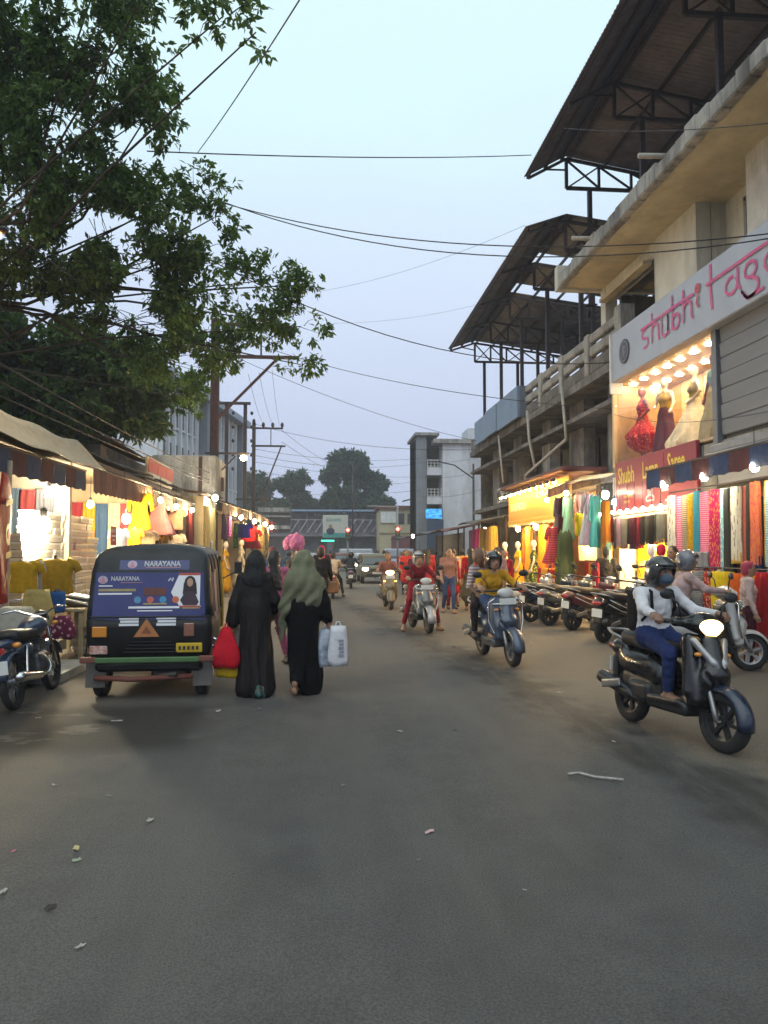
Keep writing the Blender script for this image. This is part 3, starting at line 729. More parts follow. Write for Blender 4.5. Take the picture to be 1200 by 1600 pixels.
# ------------------------------------------------------------------ yellow sign shop
ys_ = thing('shop_sign', 'glowing yellow wooden sign board lit by a row of lamps', 'sign', (6.5, 26.1, 2.45))
YB = M('yellow_board', (.6, .3, .05), .55, var=.15, scale=2, stretch=(1, .4, 3), dirt=.1)
b = MB(); b.bev((.04, -3.25, .62), (.08, 6.5, .98), .012); b.build('panel', YB, ys_)
b = MB(); b.bev((.02, -3.25, .07), (.1, 6.55, .12), .012); b.build('lower_rail', M('mustard_rail', (.5, .3, .02), .5), ys_)
sc_m = MB(); sc_m.lathe([(.001, 0), (.09, .004)], 10, ax='x', a0=math.pi, a1=2 * math.pi); sm_ = sc_m.mesh('scallop', M('scallop_cream', (.75, .62, .3), .6))
for i in range(32): solid(inst('scallop', sm_, ys_, (-.02, -.15 - i * .2, .015)), .01)
GOLD = M('cream_letter', (.9, .86, .7), .5, var=0)
lettering(ys_, 'FASHION', (-.008, -.35, .45), (0, -1, 0), (0, 0, 1), .36, GOLD, sx=1.3, bold=.012)
lettering(ys_, 'E HOUSE', (-.008, -3.45, .72), (0, -1, 0), (0, 0, 1), .36, GOLD, sx=1.35, bold=.012)
b = MB()
for z in (.3, .36): b.b2((-.004, -.3, z), (-.001, -5.8, z + .02))
b.build('small_print', M('sign_gold', (.45, .28, .1), .5), ys_)
rf = thing('shop_roof', 'dark red flat shop roof above the glowing yellow sign', 'roof', (6.0, 26.4, 3.62))
b = MB(); b.bev((.9, -3.45, .1), (1.25, 6.9, .13), .03); b.build('slab', M('oxide_red', (.1, .018, .016), .6, var=.2, scale=3, dirt=.2), rf)
for i in range(11):
    sl = thing('sign_lamp', '%s curved spot lamp from the far end above the yellow sign' % ('first', 'second', 'third', 'fourth', 'fifth', 'sixth', 'seventh', 'eighth', 'ninth', 'tenth', 'eleventh')[i], 'lamp', (6.42, 25.75 - i * .6, 3.6), group='lamps over the yellow sign')
    b = MB(); b.tube([(.08, 0, 0), (-.12, 0, .0), (-.26, 0, -.06), (-.28, 0, -.13)], .012, 6); b.build('arm', BLACKM, sl)
    b = MB(); b.lathe([(.02, 0), (.05, -.03), (.07, -.1)], 12, (-.28, 0, -.12), cap=False); b.build('lamp_shade', BLACKM, sl)
    b = MB(); b.ell((-.27, 0, -.2), (.055, .055, .06), 10, 8); b.build('bulb', lamp_mat('sign_bulb', (1, .64, .15), 480), sl, True)
# ------------------------------------------------------------------ left-hand shop row
Lr = thing('shop_row', 'low row of open-fronted lit shops under tin roofs opposite the concrete building', 'building', (-4, 8, 0))
LO = (-4, 8, 0)
SHOPW = M('lit_shop_wall', (.5, .44, .34), .8, var=.15, scale=2, dirt=.25)
bp('back_wall', SHOPW, ((-6.4, 6, 0), (-6.25, 48, 3.2)), parent=Lr, off=LO)
for y in (9.6, 13.45, 18.6, 24.4, 26.4, 34, 41, 47.8): bp('divider', SHOPW, ((-6.24, y, 0), (-4.25, y + .12, 3.15)), parent=Lr, off=LO)
bp('plinth', M('plinth_cement', (.26, .235, .2), .9, var=.15, dirt=.3), ((-6.3, 6, 0), (-4.05, 48, .16)), parent=Lr, off=LO)
bp('step', M('white_edge', (.55, .53, .48), .8, dirt=.3), ((-4.05, 9.4, 0), (-3.05, 10.75, .1)), parent=Lr, off=LO)
bp('ceiling', M('dark_ceiling', (.16, .13, .1), .9, var=.2), ((-6.25, 6, 3.15), (-4.3, 48, 3.2)), parent=Lr, off=LO)
bp('pier', M('cream_pier', (.55, .47, .3), .85, var=.15, scale=3, dirt=.3), ((-4.4, 24.5, 0), (-3.65, 26.3, 3.3)), parent=Lr, off=LO)
TINR = M('rusted_tin', (.12, .075, .055), .85, .1, var=.3, scale=3, dirt=.4)
TIND = M('dull_tin', (.14, .13, .125), .6, .3, var=.25, scale=3, dirt=.5)
def tin_roof(parent, name, x0, z0, x1, z1, y0, y1, mat, wid=.9, off=LO, jitter=.02):
    n = max(1, int(round((y1 - y0) / wid))); w = (y1 - y0) / n
    b = MB(); b.grid(lambda u, v: (x0 + (x1 - x0) * v, w * 1.03 * u, z0 + (z1 - z0) * v + .018 * math.sin(u * 7 * 2 * math.pi)), 28, 1); me = b.mesh(name, mat, True)
    for i in range(n):
        solid(inst(name, me, parent, (-off[0] + rnd.uniform(-.06, .06), y0 + i * w - off[1], -off[2] + (i % 2) * .005 + rnd.uniform(-jitter, jitter)), (0, R(rnd.uniform(-.4, .4)), 0)), .004)
tin_roof(Lr, 'roof_sheet', -4.25, 3.42, -7.0, 3.95, 6, 24.3, TIND)
tin_roof(Lr, 'roof_sheet', -3.55, 3.42, -6.8, 3.95, 24.4, 47.5, TINR)
b = MB(); b.bar((-.3, -2, 3.22), (-.3, 16.3, 3.25), .06, .1); b.build('eave_beam', M('eave_wood', (.16, .1, .06), .8), Lr)
# sheds behind the row
sh = thing('shed', 'rusty tin roofed shed rising behind the shop row', 'shed', (-6.5, 19, 0))
b = MB(); b.b2((-2, 0, 0), (1.2, 6, 4.15)); b.build('wall', CONCD, sh)
tin_roof(sh, 'roof_sheet', -5.0, 4.25, -9, 5.3, 18.6, 25.6, TINR, off=(-6.5, 19, 0))
wb = thing('wall_block', 'plain grey concrete block wall beside the rusty pole', 'wall', (-4.7, 28.3, 3))
b = MB(); b.bev((0, 0, .95), (2.2, 2.6, 1.9), .03); b.build('wall', CONC, wb); b = MB(); b.b2((.5, -1.36, 0), (.62, -1.32, 1.85)); b.build('pipe', RUST, wb)

# fabric awnings of the row
awning('blue and maroon block striped awning over the shoe box shop', (-3.95, 13.3, 2.9), (-3.75, 6.5, 2.76), .25, .7, ['#3f4a66', '#54383a'], x_dir=1, val=.32, top='#c9c2b4')
awning('brown ribbed awning beside the hanging yellow dress', (-3.95, 18.45, 3.06), (-3.95, 13.75, 3.0), .2, .5, ['#6e5048', '#7c5c52'], x_dir=1, val=.42, seg=12, top='#5a4a42')
awning('sagging grey tarpaulin awning above the pink dress', (-3.85, 23.9, 3.0), (-3.95, 18.6, 3.0), .25, .6, ['#6a605c', '#78706c'], x_dir=1, val=.36, seg=8, sag=.15)
awning('dusty brown awning over the mannequins beyond the cream pier', (-3.1, 33.5, 3.3), (-3.3, 26.5, 3.2), .35, .8, ['#7a5a50', '#86665a'], x_dir=1, val=.35, seg=10)
awning('far brown awning at the end of the shop row', (-3.0, 46.5, 3.45), (-3.1, 34, 3.35), .35, .8, ['#7a6056', '#82685c'], x_dir=1, val=.35, seg=12)
tp = MB(); tp.grid(lambda u, v: (-3.72 - .5 * v, 7 + 6.7 * u, 2.93 + .5 * v - .07 * math.sin(u * 3.1) * math.sin(v * 3.1) + .02 * math.sin(u * 23 + v * 4) + (.1 * (u - .9) * 4 if u > .9 else 0)), 26, 6)
tag(solid(tp.build('tarpaulin', cloth('#c9bfa9', rough=.7), smooth=True), .006), 'cream tarpaulin sheet spread over the striped awning', 'tarpaulin')
sg = thing('sign_board', 'small red and cream sign board above the brown awning', 'sign', (-4.4, 23.2, 3.38), rz=0)
b = MB(); b.bev((0, -1.7, .3), (.06, 3.4, .62), .01, ry=R(4)); b.build('panel', M('sign_cream', (.62, .52, .36), .6, dirt=.2), sg)
for k in range(3):
    b = MB(); b.b2((.035, -3.3 + k * 1.12, .22), (.05, -2.22 + k * 1.12, .56)); b.build('red_patch', M('poster_red', (.6, .07, .04), .6), sg)
b = MB()
for k in range(6): b.b2((.052, -3.2 + k * .2, .06 + .05 * (k % 2)), (.056, -3.07 + k * .2, .2))
b.build('lettering', WHITEP, sg)
bn = thing('banner', 'tall red cloth banner with yellow marks at the shop corner', 'banner', (-3.65, 9.25, .95), rz=R(12))
b = MB(); b.grid(lambda u, v: (.02 * math.sin(v * 7 + u * 3), .65 * (u - .5), 1.5 * v), 6, 10); solid(b.build('cloth', cloth('#a02a1e', rough=.7), bn, True), .006)
strokes(bn, [([(-.18, .2), (-.05, .35), (.1, .2), (.2, .32)], 1), (arcp((0, .8), .15, .1, 0, 300), 1), ([(-.2, 1.15), (.2, 1.2)], 1), ([(-.15, .55), (.18, .58)], 1.2)], (.03, 0, 0), (0, 1, 0), (0, 0, 1), .06, M('banner_yellow', (.6, .4, .05), .6), depth=.015)
b = MB(); b.tube([(-.02, .36, -.95), (-.02, .36, 1.7)], .03, 8); b.build('post', M('cream_post', (.5, .42, .3), .7), bn)

# ------------------------------------------------------------------ white and grey office block on the left
A0, A1 = np.array((-7.44, 40.)), np.array((-5.39, 54.)); ang = math.atan2(A1[1] - A0[1], A1[0] - A0[0]); LB = float(np.linalg.norm(A1 - A0))
ob = thing('office_block', 'pale ribbed three storey block behind the power poles', 'building', (A0[0], A0[1], 0), rz=ang)
PAL = M('pale_wall', (.68, .71, .76), .8, var=.06, dirt=.15); GRB = M('grey_band', (.2, .23, .28), .8, var=.1); WIN = M('dark_window', (.06, .07, .09), .25, var=.1)
b = MB(); b.b2((-2, .2, 0), (LB, 10, 10.2)); b.build('wall', PAL, ob)
b = MB(); b.b2((-2.2, -.5, 10.2), (LB + .3, 10.2, 10.6)); b.build('roof_slab', M('slab_blue', (.3, .35, .44), .7), ob)
for k in range(17):
    b = MB(); b.b2((-1.9 + k * .95, .0, 3), (-1.75 + k * .95, .19, 10.19)); b.build('rib', PAL, ob)
for x in (4.6, 12.9):
    b = MB(); b.b2((x, -.3, 0), (x + .75, .17, 10.19)); b.build('pilaster', GRB, ob)
for fl in range(3):
    for k in range(16):
        if 4.0 < -1.4 + k * .95 < 5.4: continue
        b = MB(); b.b2((-1.55 + k * .95, .14, 3.3 + fl * 2.35), (-1.1 + k * .95, .198, 4.75 + fl * 2.35)); w_ = b.build('window', WIN, ob); b = MB(); b.b2((-1.6 + k * .95, .05, 3.2 + fl * 2.35), (-1.05 + k * .95, .197, 3.29 + fl * 2.35)); b.build('sill', PAL, w_)

# ------------------------------------------------------------------ power poles
PORC = M('brown_porcelain', (.03, .02, .02), .3)
def insul(b, p, s=1.0): b.lathe([(.03 * s, 0), (.07 * s, .03 * s), (.04 * s, .08 * s), (.075 * s, .12 * s), (.03 * s, .2 * s)], 8, p)
p1 = thing('power_pole', 'tall rusty power pole with street lamp rising out of the shop row', 'pole', (-3.9, 28.6, 0))
b = MB(); b.bar((0, 0, 0), (0, 0, 10.2), .26, .3); b.bar((0, -.16, 0), (0, -.16, 10.15), .08, .04); b.build('pole', RUST, p1)
for (z, x0, x1) in ((9.95, -.1, 2.6), (8.75, -.9, 3.1)):
    b = MB(); b.bar((x0, -.2, z), (x1, -.2, z), .1, .12); b.build('cross_arm', RUST, p1)
b = MB(); b.bar((1.7, -.24, 9.9), (1.7, -.24, 8.8), .06); b.build('hanger', RUST, p1)
b = MB(); b.bar((.1, -.22, 6.4), (2.35, -.22, 8.75), .09); b.build('brace', RUST, p1)
b = MB(); b.bar((-.3, -.2, 5.15), (1.3, -.2, 5.15), .07); b.build('lamp_arm', STEEL, p1)
b = MB(); b.bar((.1, -.22, 4.3), (.8, -.22, 5.05), .05); b.build('lamp_brace', STEEL, p1)
b = MB(); b.ell((1.1, -.25, 4.98), (.13, .2, .1), 12, 8); b.build('lamp', lamp_mat('street_lamp_glow', (1, .78, .42), 60), p1, True)
b = MB(); b.bev((.15, -.3, 4.0), (.5, .2, .5), .03); b.build('junction_box', RUST, p1)
for x in (.6, 1.4, 2.3):
    b = MB(); insul(b, (x, -.2, 10.0)); b.build('insulator', PORC, p1, True)
p2 = thing('power_pole', 'pair of dark poles joined by a bar beside the pale block', 'pole', (-4.35, 36, 0))
for x in (0, .85):
    b = MB(); b.bar((x, 0, 0), (x, 0, 8.5), .14, .16); b.build('pole', STEEL, p2)
b = MB(); b.bar((-.6, -.1, 8.45), (1.1, -.1, 8.45), .12); b.build('cross_arm', STEEL, p2)
for k in range(5):
    for x in (.1, .95):
        b = MB(); b.lathe([(.03, 0), (.09, .03), (.09, .1), (.03, .14)], 8, (x + .14, -.08, 5.4 + k * .65), 'x'); b.build('insulator', PORC, p2, True)
p3 = thing('power_pole', 'slim dark power pole with braced cross arms further down the street', 'pole', (-3.9, 45.4, 0))
b = MB(); b.bar((0, 0, 0), (0, 0, 9.15), .2, .2); b.build('pole', STEEL, p3)
for (z, x1) in ((8.8, 1.7), (7.75, 1.85), (4.6, 1.0)):
    b = MB(); b.bar((-.15 if z > 5 else -1, -.12, z), (x1, -.12, z), .1); b.build('cross_arm', STEEL, p3)
b = MB(); b.bar((1.0, -.14, 7.8), (1.0, -.14, 8.75), .05); b.build('hanger', STEEL, p3); b = MB(); b.bar((.45, -.14, 4.7), (1.6, -.14, 7.7), .08); b.build('brace', STEEL, p3)
for x in (0, .55, 1.1, 1.65):
    b = MB(); b.ell((x, -.12, 9.0 if x else 9.2), (.1, .1, .16), 8, 6); b.build('insulator', PORC, p3, True)

# ------------------------------------------------------------------ trees
def leaf_material(key, c1, c2):
    m = bpy.data.materials.new(key); m.use_nodes = True; nt = m.node_tree; N = nt.nodes; K = nt.links.new; N.clear()
    g = N.new('ShaderNodeNewGeometry'); r = N.new('ShaderNodeValToRGB'); r.color_ramp.elements[0].color = (*c1, 1); r.color_ramp.elements[1].color = (*c2, 1)
    K(g.outputs['Random Per Island'], r.inputs[0])
    p = N.new('ShaderNodeBsdfPrincipled'); p.inputs['Roughness'].default_value = .5; p.inputs['Specular IOR Level'].default_value = .35; t = N.new('ShaderNodeBsdfTranslucent'); mx = N.new('ShaderNodeMixShader'); mx.inputs[0].default_value = .42
    o = N.new('ShaderNodeOutputMaterial'); K(r.outputs[0], p.inputs['Base Color']); K(r.outputs[0], t.inputs[0]); K(p.outputs[0], mx.inputs[1]); K(t.outputs[0], mx.inputs[2]); K(mx.outputs[0], o.inputs[0]); return m

def leaves(name, mat, parent, pos, nrm_bias, per, ln, wd, rng, droop=.35):
    """clusters of folded leaves radiating from each twig tip"""
    n = len(pos) * per
    C = np.repeat(pos, per, 0) + rng.normal(0, ln * .22, (n, 3))
    d = rng.normal(0, 1, (n, 3)) + np.repeat(nrm_bias, per, 0) * .9; d[:, 2] -= droop; d /= np.linalg.norm(d, axis=1)[:, None]
    up = rng.normal(0, .6, (n, 3)); up[:, 2] += 1.0
    sd_ = np.cross(d, up); sd_ /= np.linalg.norm(sd_, axis=1)[:, None] + 1e-9; nn = np.cross(sd_, d)
    l = ln * rng.uniform(.65, 1.25, n)[:, None]; w = wd * rng.uniform(.7, 1.25, n)[:, None]
    b0 = C; mid = C + d * l * .5 - nn * w * .12; tip = C + d * l - nn * l * .12
    lf = C + d * l * .48 + sd_ * w * .5 + nn * w * .12; rt = C + d * l * .48 - sd_ * w * .5 + nn * w * .12
    V = np.stack([b0, lf, tip, rt, mid], 1).reshape(-1, 3)
    i = np.arange(n)[:, None] * 5
    F = np.concatenate([i + 0, i + 4, i + 1, i + 1, i + 4, i + 2, i + 0, i + 3, i + 4, i + 3, i + 2, i + 4], 1).reshape(-1)
    me = bpy.data.meshes.new(name); me.vertices.add(len(V)); me.vertices.foreach_set('co', V.reshape(-1).astype(np.float32))
    nt_ = len(F) // 3; me.loops.add(len(F)); me.loops.foreach_set('vertex_index', F.astype(np.int32)); me.polygons.add(nt_); me.polygons.foreach_set('loop_start', np.arange(0, len(F), 3, dtype=np.int32))
    me.update(calc_edges=True); me.materials.append(mat); o = bpy.data.objects.new(name, me); put(o, parent); return o

def make_tree(name, label, base, lumps, trunk_r, mat, bark, seed, dens, per, ln, wd, fork_z, group=None, gap=.42, ns=.8, droop=.35, twig=1.0):
    rng = np.random.default_rng(seed); T = thing(name, label, 'tree', base, group=group); base = np.array(base, float)
    from mathutils import noise as mn
    P = []; Nb = []; br = MB(); fork = np.array((0, 0, fork_z)); cen = np.mean([np.array(l[:3]) - base for l in lumps], 0)
    hub = fork + (cen - fork) * .45
    br.tube([(0, 0, -.1), (.05, .02, fork_z * .5), tuple(fork), tuple((fork + hub) / 2 + rng.normal(0, .1, 3)), tuple(hub)], [trunk_r * 1.25, trunk_r, trunk_r * .85, trunk_r * .65, trunk_r * .5], 10)
    for (x, y, z, rx, rz_) in lumps:
        c = np.array((x, y, z)) - base; ry = (rx + rz_) * .55
        st = fork if rng.random() < .4 else hub
        k1 = st + (c - st) * .55 + rng.normal(0, .45, 3) * min(1, rx)
        tw = trunk_r * .32 * twig
        br.tube([tuple(st), tuple(st + (k1 - st) * .3 + rng.normal(0, .22, 3) * rx), tuple(st + (k1 - st) * .65 + rng.normal(0, .22, 3) * rx), tuple(k1), tuple(c)], [tw * 1.2, tw, tw * .9, tw * .7, tw * .3], 6, False)
        vol = rx * ry * rz_ * 4.2; m_ = max(10, int(vol * dens))
        got = 0
        q = rng.normal(0, 1, (m_ * 4, 3)); q /= np.linalg.norm(q, axis=1)[:, None]; q *= rng.uniform(.15, 1.08, (m_ * 4, 1)) ** .55
        for v in q:
            if got >= m_: break
            p = c + v * np.array((rx, ry, rz_))
            if mn.noise(Vector((p + base) * ns / max(.4, ln * 3))) < gap - .5 + rng.uniform(-.12, .12): continue
            P.append(p); Nb.append(v); got += 1
            if rng.random() < .12: 
                s0 = c + (p - c) * rng.uniform(0, .4) + rng.normal(0, .05, 3); br.tube([tuple(s0), tuple((s0 + p) / 2 + rng.normal(0, .06, 3) * rx), tuple(p)], [tw * .3, tw * .2, tw * .1], 4, False)
    br.build('trunk', bark, T, True)
    leaves('crown', mat, T, np.array(P), np.array(Nb), per, ln, wd, rng, droop)
    return T
BARK = M('bark', (.07, .05, .035), .95, var=.3, scale=6, bump=.6, stretch=(1, 1, .25))
LEAF1 = leaf_material('street_tree_leaf', (.05, .1, .022), (.15, .24, .055))
LEAF2 = leaf_material('dark_tree_leaf', (.03, .06, .015), (.075, .13, .03))
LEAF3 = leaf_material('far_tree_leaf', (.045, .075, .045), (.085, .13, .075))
LUMPS1 = [(-4.41,11.50,9.21,1.05,1.05),(-3.20,11.50,8.98,1.05,0.81),(-2.44,11.50,8.42,0.53,0.72),(-3.93,11.50,8.05,1.05,0.38),(-2.88,12.00,8.29,0.60,0.28),(-1.24,9.50,8.31,0.67,0.30),(-0.81,9.20,7.91,0.38,0.23),(-4.50,12.00,7.09,0.80,0.90),(-3.63,12.50,7.16,1.15,0.83),(-2.72,12.50,7.08,0.83,0.73),(-2.09,13.00,7.78,0.65,0.35),(-1.82,13.00,7.23,0.54,0.33),(-2.08,13.00,6.67,0.65,0.49),(-4.59,13.00,6.26,1.19,0.49),(-3.34,13.00,6.30,1.30,0.54),(-2.26,13.50,6.06,1.01,0.56),(-1.19,14.00,6.50,0.82,0.47),(-0.37,14.00,6.46,0.53,0.28),(-1.11,14.50,5.94,0.85,0.48),(-0.39,15.00,5.98,0.56,0.38),(-0.39,15.00,5.22,0.50,0.28),(-2.13,15.00,5.56,0.94,0.56),(-3.47,14.00,5.73,1.17,0.47),(-3.10,15.00,5.29,1.00,0.50),(-3.09,17.00,4.94,0.64,0.64),
    (-6.2, 12.2, 8.3, 1.3, 1.4), (-6.0, 12.6, 6.5, 1.2, 1.0), (-5.3, 10.5, 9.8, 1.2, .9), (-6.8, 14.5, 9, 1.5, 1.3), (-3.2, 11.2, 10.3, 1.2, .7), (-1.9, 9.3, 8.9, .8, .4)]
make_tree('street_tree', 'large leafy tree reaching over the street from behind the shop row', (-8.2, 13.6, 0), LUMPS1, .3, LEAF1, BARK, 3, 100, 9, .135, .058, 4.6, gap=.61, ns=.55, twig=.3, droop=.55)
LUMPS2 = [(-6.81,19.00,6.22,1.74,0.95),(-5.44,19.00,5.78,1.58,0.95),(-4.60,20.00,5.36,1.17,0.83),(-6.42,18.00,4.79,1.65,0.60),(-7.28,18.00,5.37,0.90,1.20),(-5.27,19.00,4.76,1.43,0.48),(-4.67,21.00,6.25,0.88,0.70),(-8.5,18.5,6.3,1.6,1.4)]
make_tree('bushy_tree', 'dense dark tree close above the shop roofs, below the larger crown', (-7.2, 19.5, 0), LUMPS2, .25, LEAF2, BARK, 5, 70, 8, .24, .1, 3.2, gap=.36, twig=.45)

rl_ = thing('street_lamp', 'warm street lamp glowing among the leaves at the picture edge', 'street lamp', (-5.15, 10.0, 0))
b = MB(); b.tube([(0, 0, 0), (0, 0, 5.3)], [.08, .05], 8); b.build('pole', STEEL, rl_, True); b = MB(); b.tube([(0, 0, 5.25), (.4, 0, 5.6), (.85, 0, 5.66)], .03, 6); b.build('arm', STEEL, rl_, True)
b = MB(); b.ell((.95, 0, 5.66), (.22, .1, .06), 12, 6); b.build('lamp_head', STEEL, rl_, True); b = MB(); b.ell((.95, 0, 5.6), (.12, .08, .06), 12, 6); b.build('lamp', lamp_mat('sodium_lamp', (1, .6, .18), 260), rl_, True)
# ------------------------------------------------------------------ far end of the street
def crown_lumps(x, y, h, w, rng, n=14, z0=.3):
    out = []
    for i in range(n):
        t = rng.uniform(z0, 1); ww = w * (1 - .75 * abs(t - .55)) * .5
        out.append((x + rng.uniform(-1, 1) * ww, y + rng.uniform(-1, 1) * ww, h * t, w * rng.uniform(.16, .26), h * rng.uniform(.07, .11)))
    return out
rg = np.random.default_rng(12)
for (x, y, h, w, lab, sd) in ((4.3, 102, 14.3, 7.5, 'tallest dark tree behind the footbridge', 1), (7.2, 104, 12.2, 6.5, 'rounded dark tree right behind the yellow house roof', 2), (1.3, 106, 9.3, 5.5, 'small ragged tree to the left of the tallest one', 3),
                          (-3.6, 103, 11.2, 5, 'grey green tree behind the far power pole', 4), (-7.2, 98, 10.8, 6, 'leafy tree at the far end of the shop row', 5), (-1, 110, 8.6, 7, 'low broad tree behind the footbridge roof', 6), (-11, 108, 12, 8, 'hazy tree beyond the pale office block', 7)):
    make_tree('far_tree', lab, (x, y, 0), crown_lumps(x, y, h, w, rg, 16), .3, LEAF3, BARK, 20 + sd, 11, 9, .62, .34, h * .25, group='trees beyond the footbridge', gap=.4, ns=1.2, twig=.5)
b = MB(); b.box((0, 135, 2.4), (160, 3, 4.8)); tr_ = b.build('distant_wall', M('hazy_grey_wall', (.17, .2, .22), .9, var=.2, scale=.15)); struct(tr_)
# footbridge
fb = thing('footbridge', 'covered iron footbridge with blue roof edge crossing the far street', 'bridge', (2.2, 92, 0))
PUR = M('faded_iron', (.2, .19, .22), .8, var=.25, scale=1)
b = MB(); b.b2((-9.5, -1.2, 3.35), (5.2, 1.2, 3.75)); b.build('deck', PUR, fb)
b = MB(); b.b2((-5.6, -1.5, 6.3), (5.4, 1.5, 6.5)); b.build('roof', M('blue_sheet', (.25, .36, .52), .5), fb)
b = MB(); b.b2((-9.5, 1.0, 3.8), (5.2, 1.1, 6.2)); b.build('mesh_wall', M('purple_grey', (.25, .23, .27), .9, var=.25, scale=1.2), fb)
for i in range(12):
    x = -5.6 + i * .95; b = MB(); b.bar((x, -1.25, 3.7), (x, -1.25, 6.3), .09); b.build('post', PUR, fb)
    if i < 11: b = MB(); b.bar((x, -1.3, 3.8), (x + .95, -1.3, 5.3), .08); b.bar((x, -1.3, 5.3), (x + .95, -1.3, 5.3), .06); b.build('lattice', M('pale_iron', (.5, .48, .52), .7), fb)
for x in (-5.5, -1, 5.0): b = MB(); b.b2((x - .3, -.6, 0), (x + .3, .6, 3.34)); b.build('pier', M('dark_pier', (.16, .16, .17), .9), fb)
b = MB(); b.b2((-9.6, -1.6, 4.2), (-5.7, 1.6, 4.6)); b.b2((-9.6, -1.6, 5.6), (-5.7, 1.6, 5.8)); b.b2((-9.4, -1.5, 6.2), (-5.8, 1.4, 6.7)); b.build('stair_tower', CONC, fb)
b = MB(); b.b2((-9, 1.0, 0), (5, 1.2, 3.3)); b.build('under_wall', M('blue_grey_wall', (.2, .22, .25), .9, var=.3, scale=.8), fb)
# yellow house
yh = thing('yellow_house', 'small cream yellow house beside the footbridge end', 'house', (8.8, 85, 0))
b = MB(); b.b2((-2.2, 0, 0), (3.2, 5, 6.3)); b.build('wall', M('cream_yellow', (.5, .43, .27), .85, var=.1, scale=1, dirt=.2), yh)
b = MB(); b.b2((-2.5, -.4, 6.3), (3.4, 5.2, 6.65)); b.build('roof', M('brick_red_trim', (.2, .08, .07), .8), yh)
b = MB(); b.b2((-2.25, -.08, 3.5), (3.2, -.01, 3.65)); b.build('string_course', M('trim_brown', (.25, .18, .12), .8), yh)
for x in (-.2, .9):
    b = MB(); b.b2((x, -.05, 4.6), (x + .75, -.01, 5.8)); w_ = b.build('window', WIN, yh); b = MB(); b.b2((x + .34, -.09, 4.6), (x + .41, -.052, 5.8)); b.build('mullion', RUST, w_)
b = MB(); b.b2((-2.1, -.2, 4.75), (-.4, -.1, 6.0)); b.build('white_board', WHITEP, yh)
b = MB(); b.b2((-.9, -.06, 1.7), (2.6, -.01, 3.3)); b.build('shopfront', M('shop_maroon', (.2, .06, .07), .7, var=.3, scale=1), yh)
b = MB(); b.bar((.3, -.8, 7.1), (4.8, -.8, 8.3), 1.2, .12); b.build('loose_roof_sheet', TIND, yh)
# concrete apartment block with stair tower
cb = thing('apartment_block', 'pale weathered concrete block with stair tower and railed balconies', 'building', (8, 62, 0))
PALC = M('pale_concrete', (.62, .63, .66), .9, var=.1, scale=.7, dirt=.35)
b = MB(); b.b2((2.0, 0, 0), (14, 14, 10.4)); b.build('wall', PALC, cb)
b = MB(); b.b2((1.2, -.4, 10.4), (14, 14, 10.75)); b.build('roof_slab', CONC, cb)
b = MB(); b.b2((0, .6, 0), (.75, 6, 11.1)); b.b2((0, 1.9, 0), (2.05, 6, 11.0)); b.build('stair_tower', M('grey_tower', (.23, .245, .265), .9, var=.12, scale=.8, dirt=.3), cb)
b = MB(); b.b2((-.25, .2, 11.12), (1.75, 6, 11.35)); b.build('tower_cap', CONC, cb)
b = MB(); b.b2((4.7, 3, 10.75), (7.5, 6, 12.2)); b.build('roof_room', PALC, cb)
for z in (8.3, 5.9, 5.9 - 2.4):
    b = MB(); b.b2((.76, .5, z - .3), (1.98, 1.89, z)); b.build('balcony_slab', PALC, cb)
    b = MB(); b.b2((.76, .45, z - .45), (1.99, .52, z + .2)); b.build('balcony_front', PALC, cb)
    rl = MB(); [rl.bar((.8, .48, z + .3 + .25 * k), (1.97, .48, z + .3 + .25 * k), .04) for k in range(3)]; [rl.bar((.8 + .29 * k, .46, z + .2), (.8 + .29 * k, .46, z + .85), .04) for k in range(5)]; rl.build('railing', WHITEP, cb)
    b = MB(); b.b2((.8, 1.85, z + .1), (1.9, 1.898, z + 1.9)); b.build('opening', DARKIN, cb)
sn = thing('screen', 'bright blue lit screen on the stair tower', 'screen', (9.2, 61.7, 4.2))
b = MB(); b.bev((0, .05, .42), (1.42, .1, .9), .02); b.build('casing', BLACKM, sn)
def screen_mat():
    m = bpy.data.materials.new('lit_screen'); m.use_nodes = True; nt = m.node_tree; N = nt.nodes; K = nt.links.new; p = N['Principled BSDF']
    t = N.new('ShaderNodeTexCoord'); n = N.new('ShaderNodeTexNoise'); n.inputs['Scale'].default_value = 2.5; mp = N.new('ShaderNodeMapping'); mp.inputs['Scale'].default_value = (1, 1, 2.5)
    r = N.new('ShaderNodeValToRGB'); r.color_ramp.elements[0].color = (.005, .16, .6, 1); r.color_ramp.elements[1].color = (.1, .62, 1, 1); r.color_ramp.elements[0].position = .35; r.color_ramp.elements[1].position = .65
    K(t.outputs['Object'], mp.inputs[0]); K(mp.outputs[0], n.inputs[0]); K(n.outputs[0], r.inputs[0]); K(r.outputs[0], p.inputs['Emission Color']); p.inputs['Emission Strength'].default_value = 1.3; p.inputs['Base Color'].default_value = (0, 0, 0, 1); return m
b = MB(); b.b2((-.67, -.012, .02), (.67, -.004, .82)); b.build('display', screen_mat(), sn)
b = MB(); b.b2((-.65, -.6, -2.4), (.7, -.5, -.1)); b.build('hoarding', M('dark_blue_board', (.02, .05, .1), .5), sn)
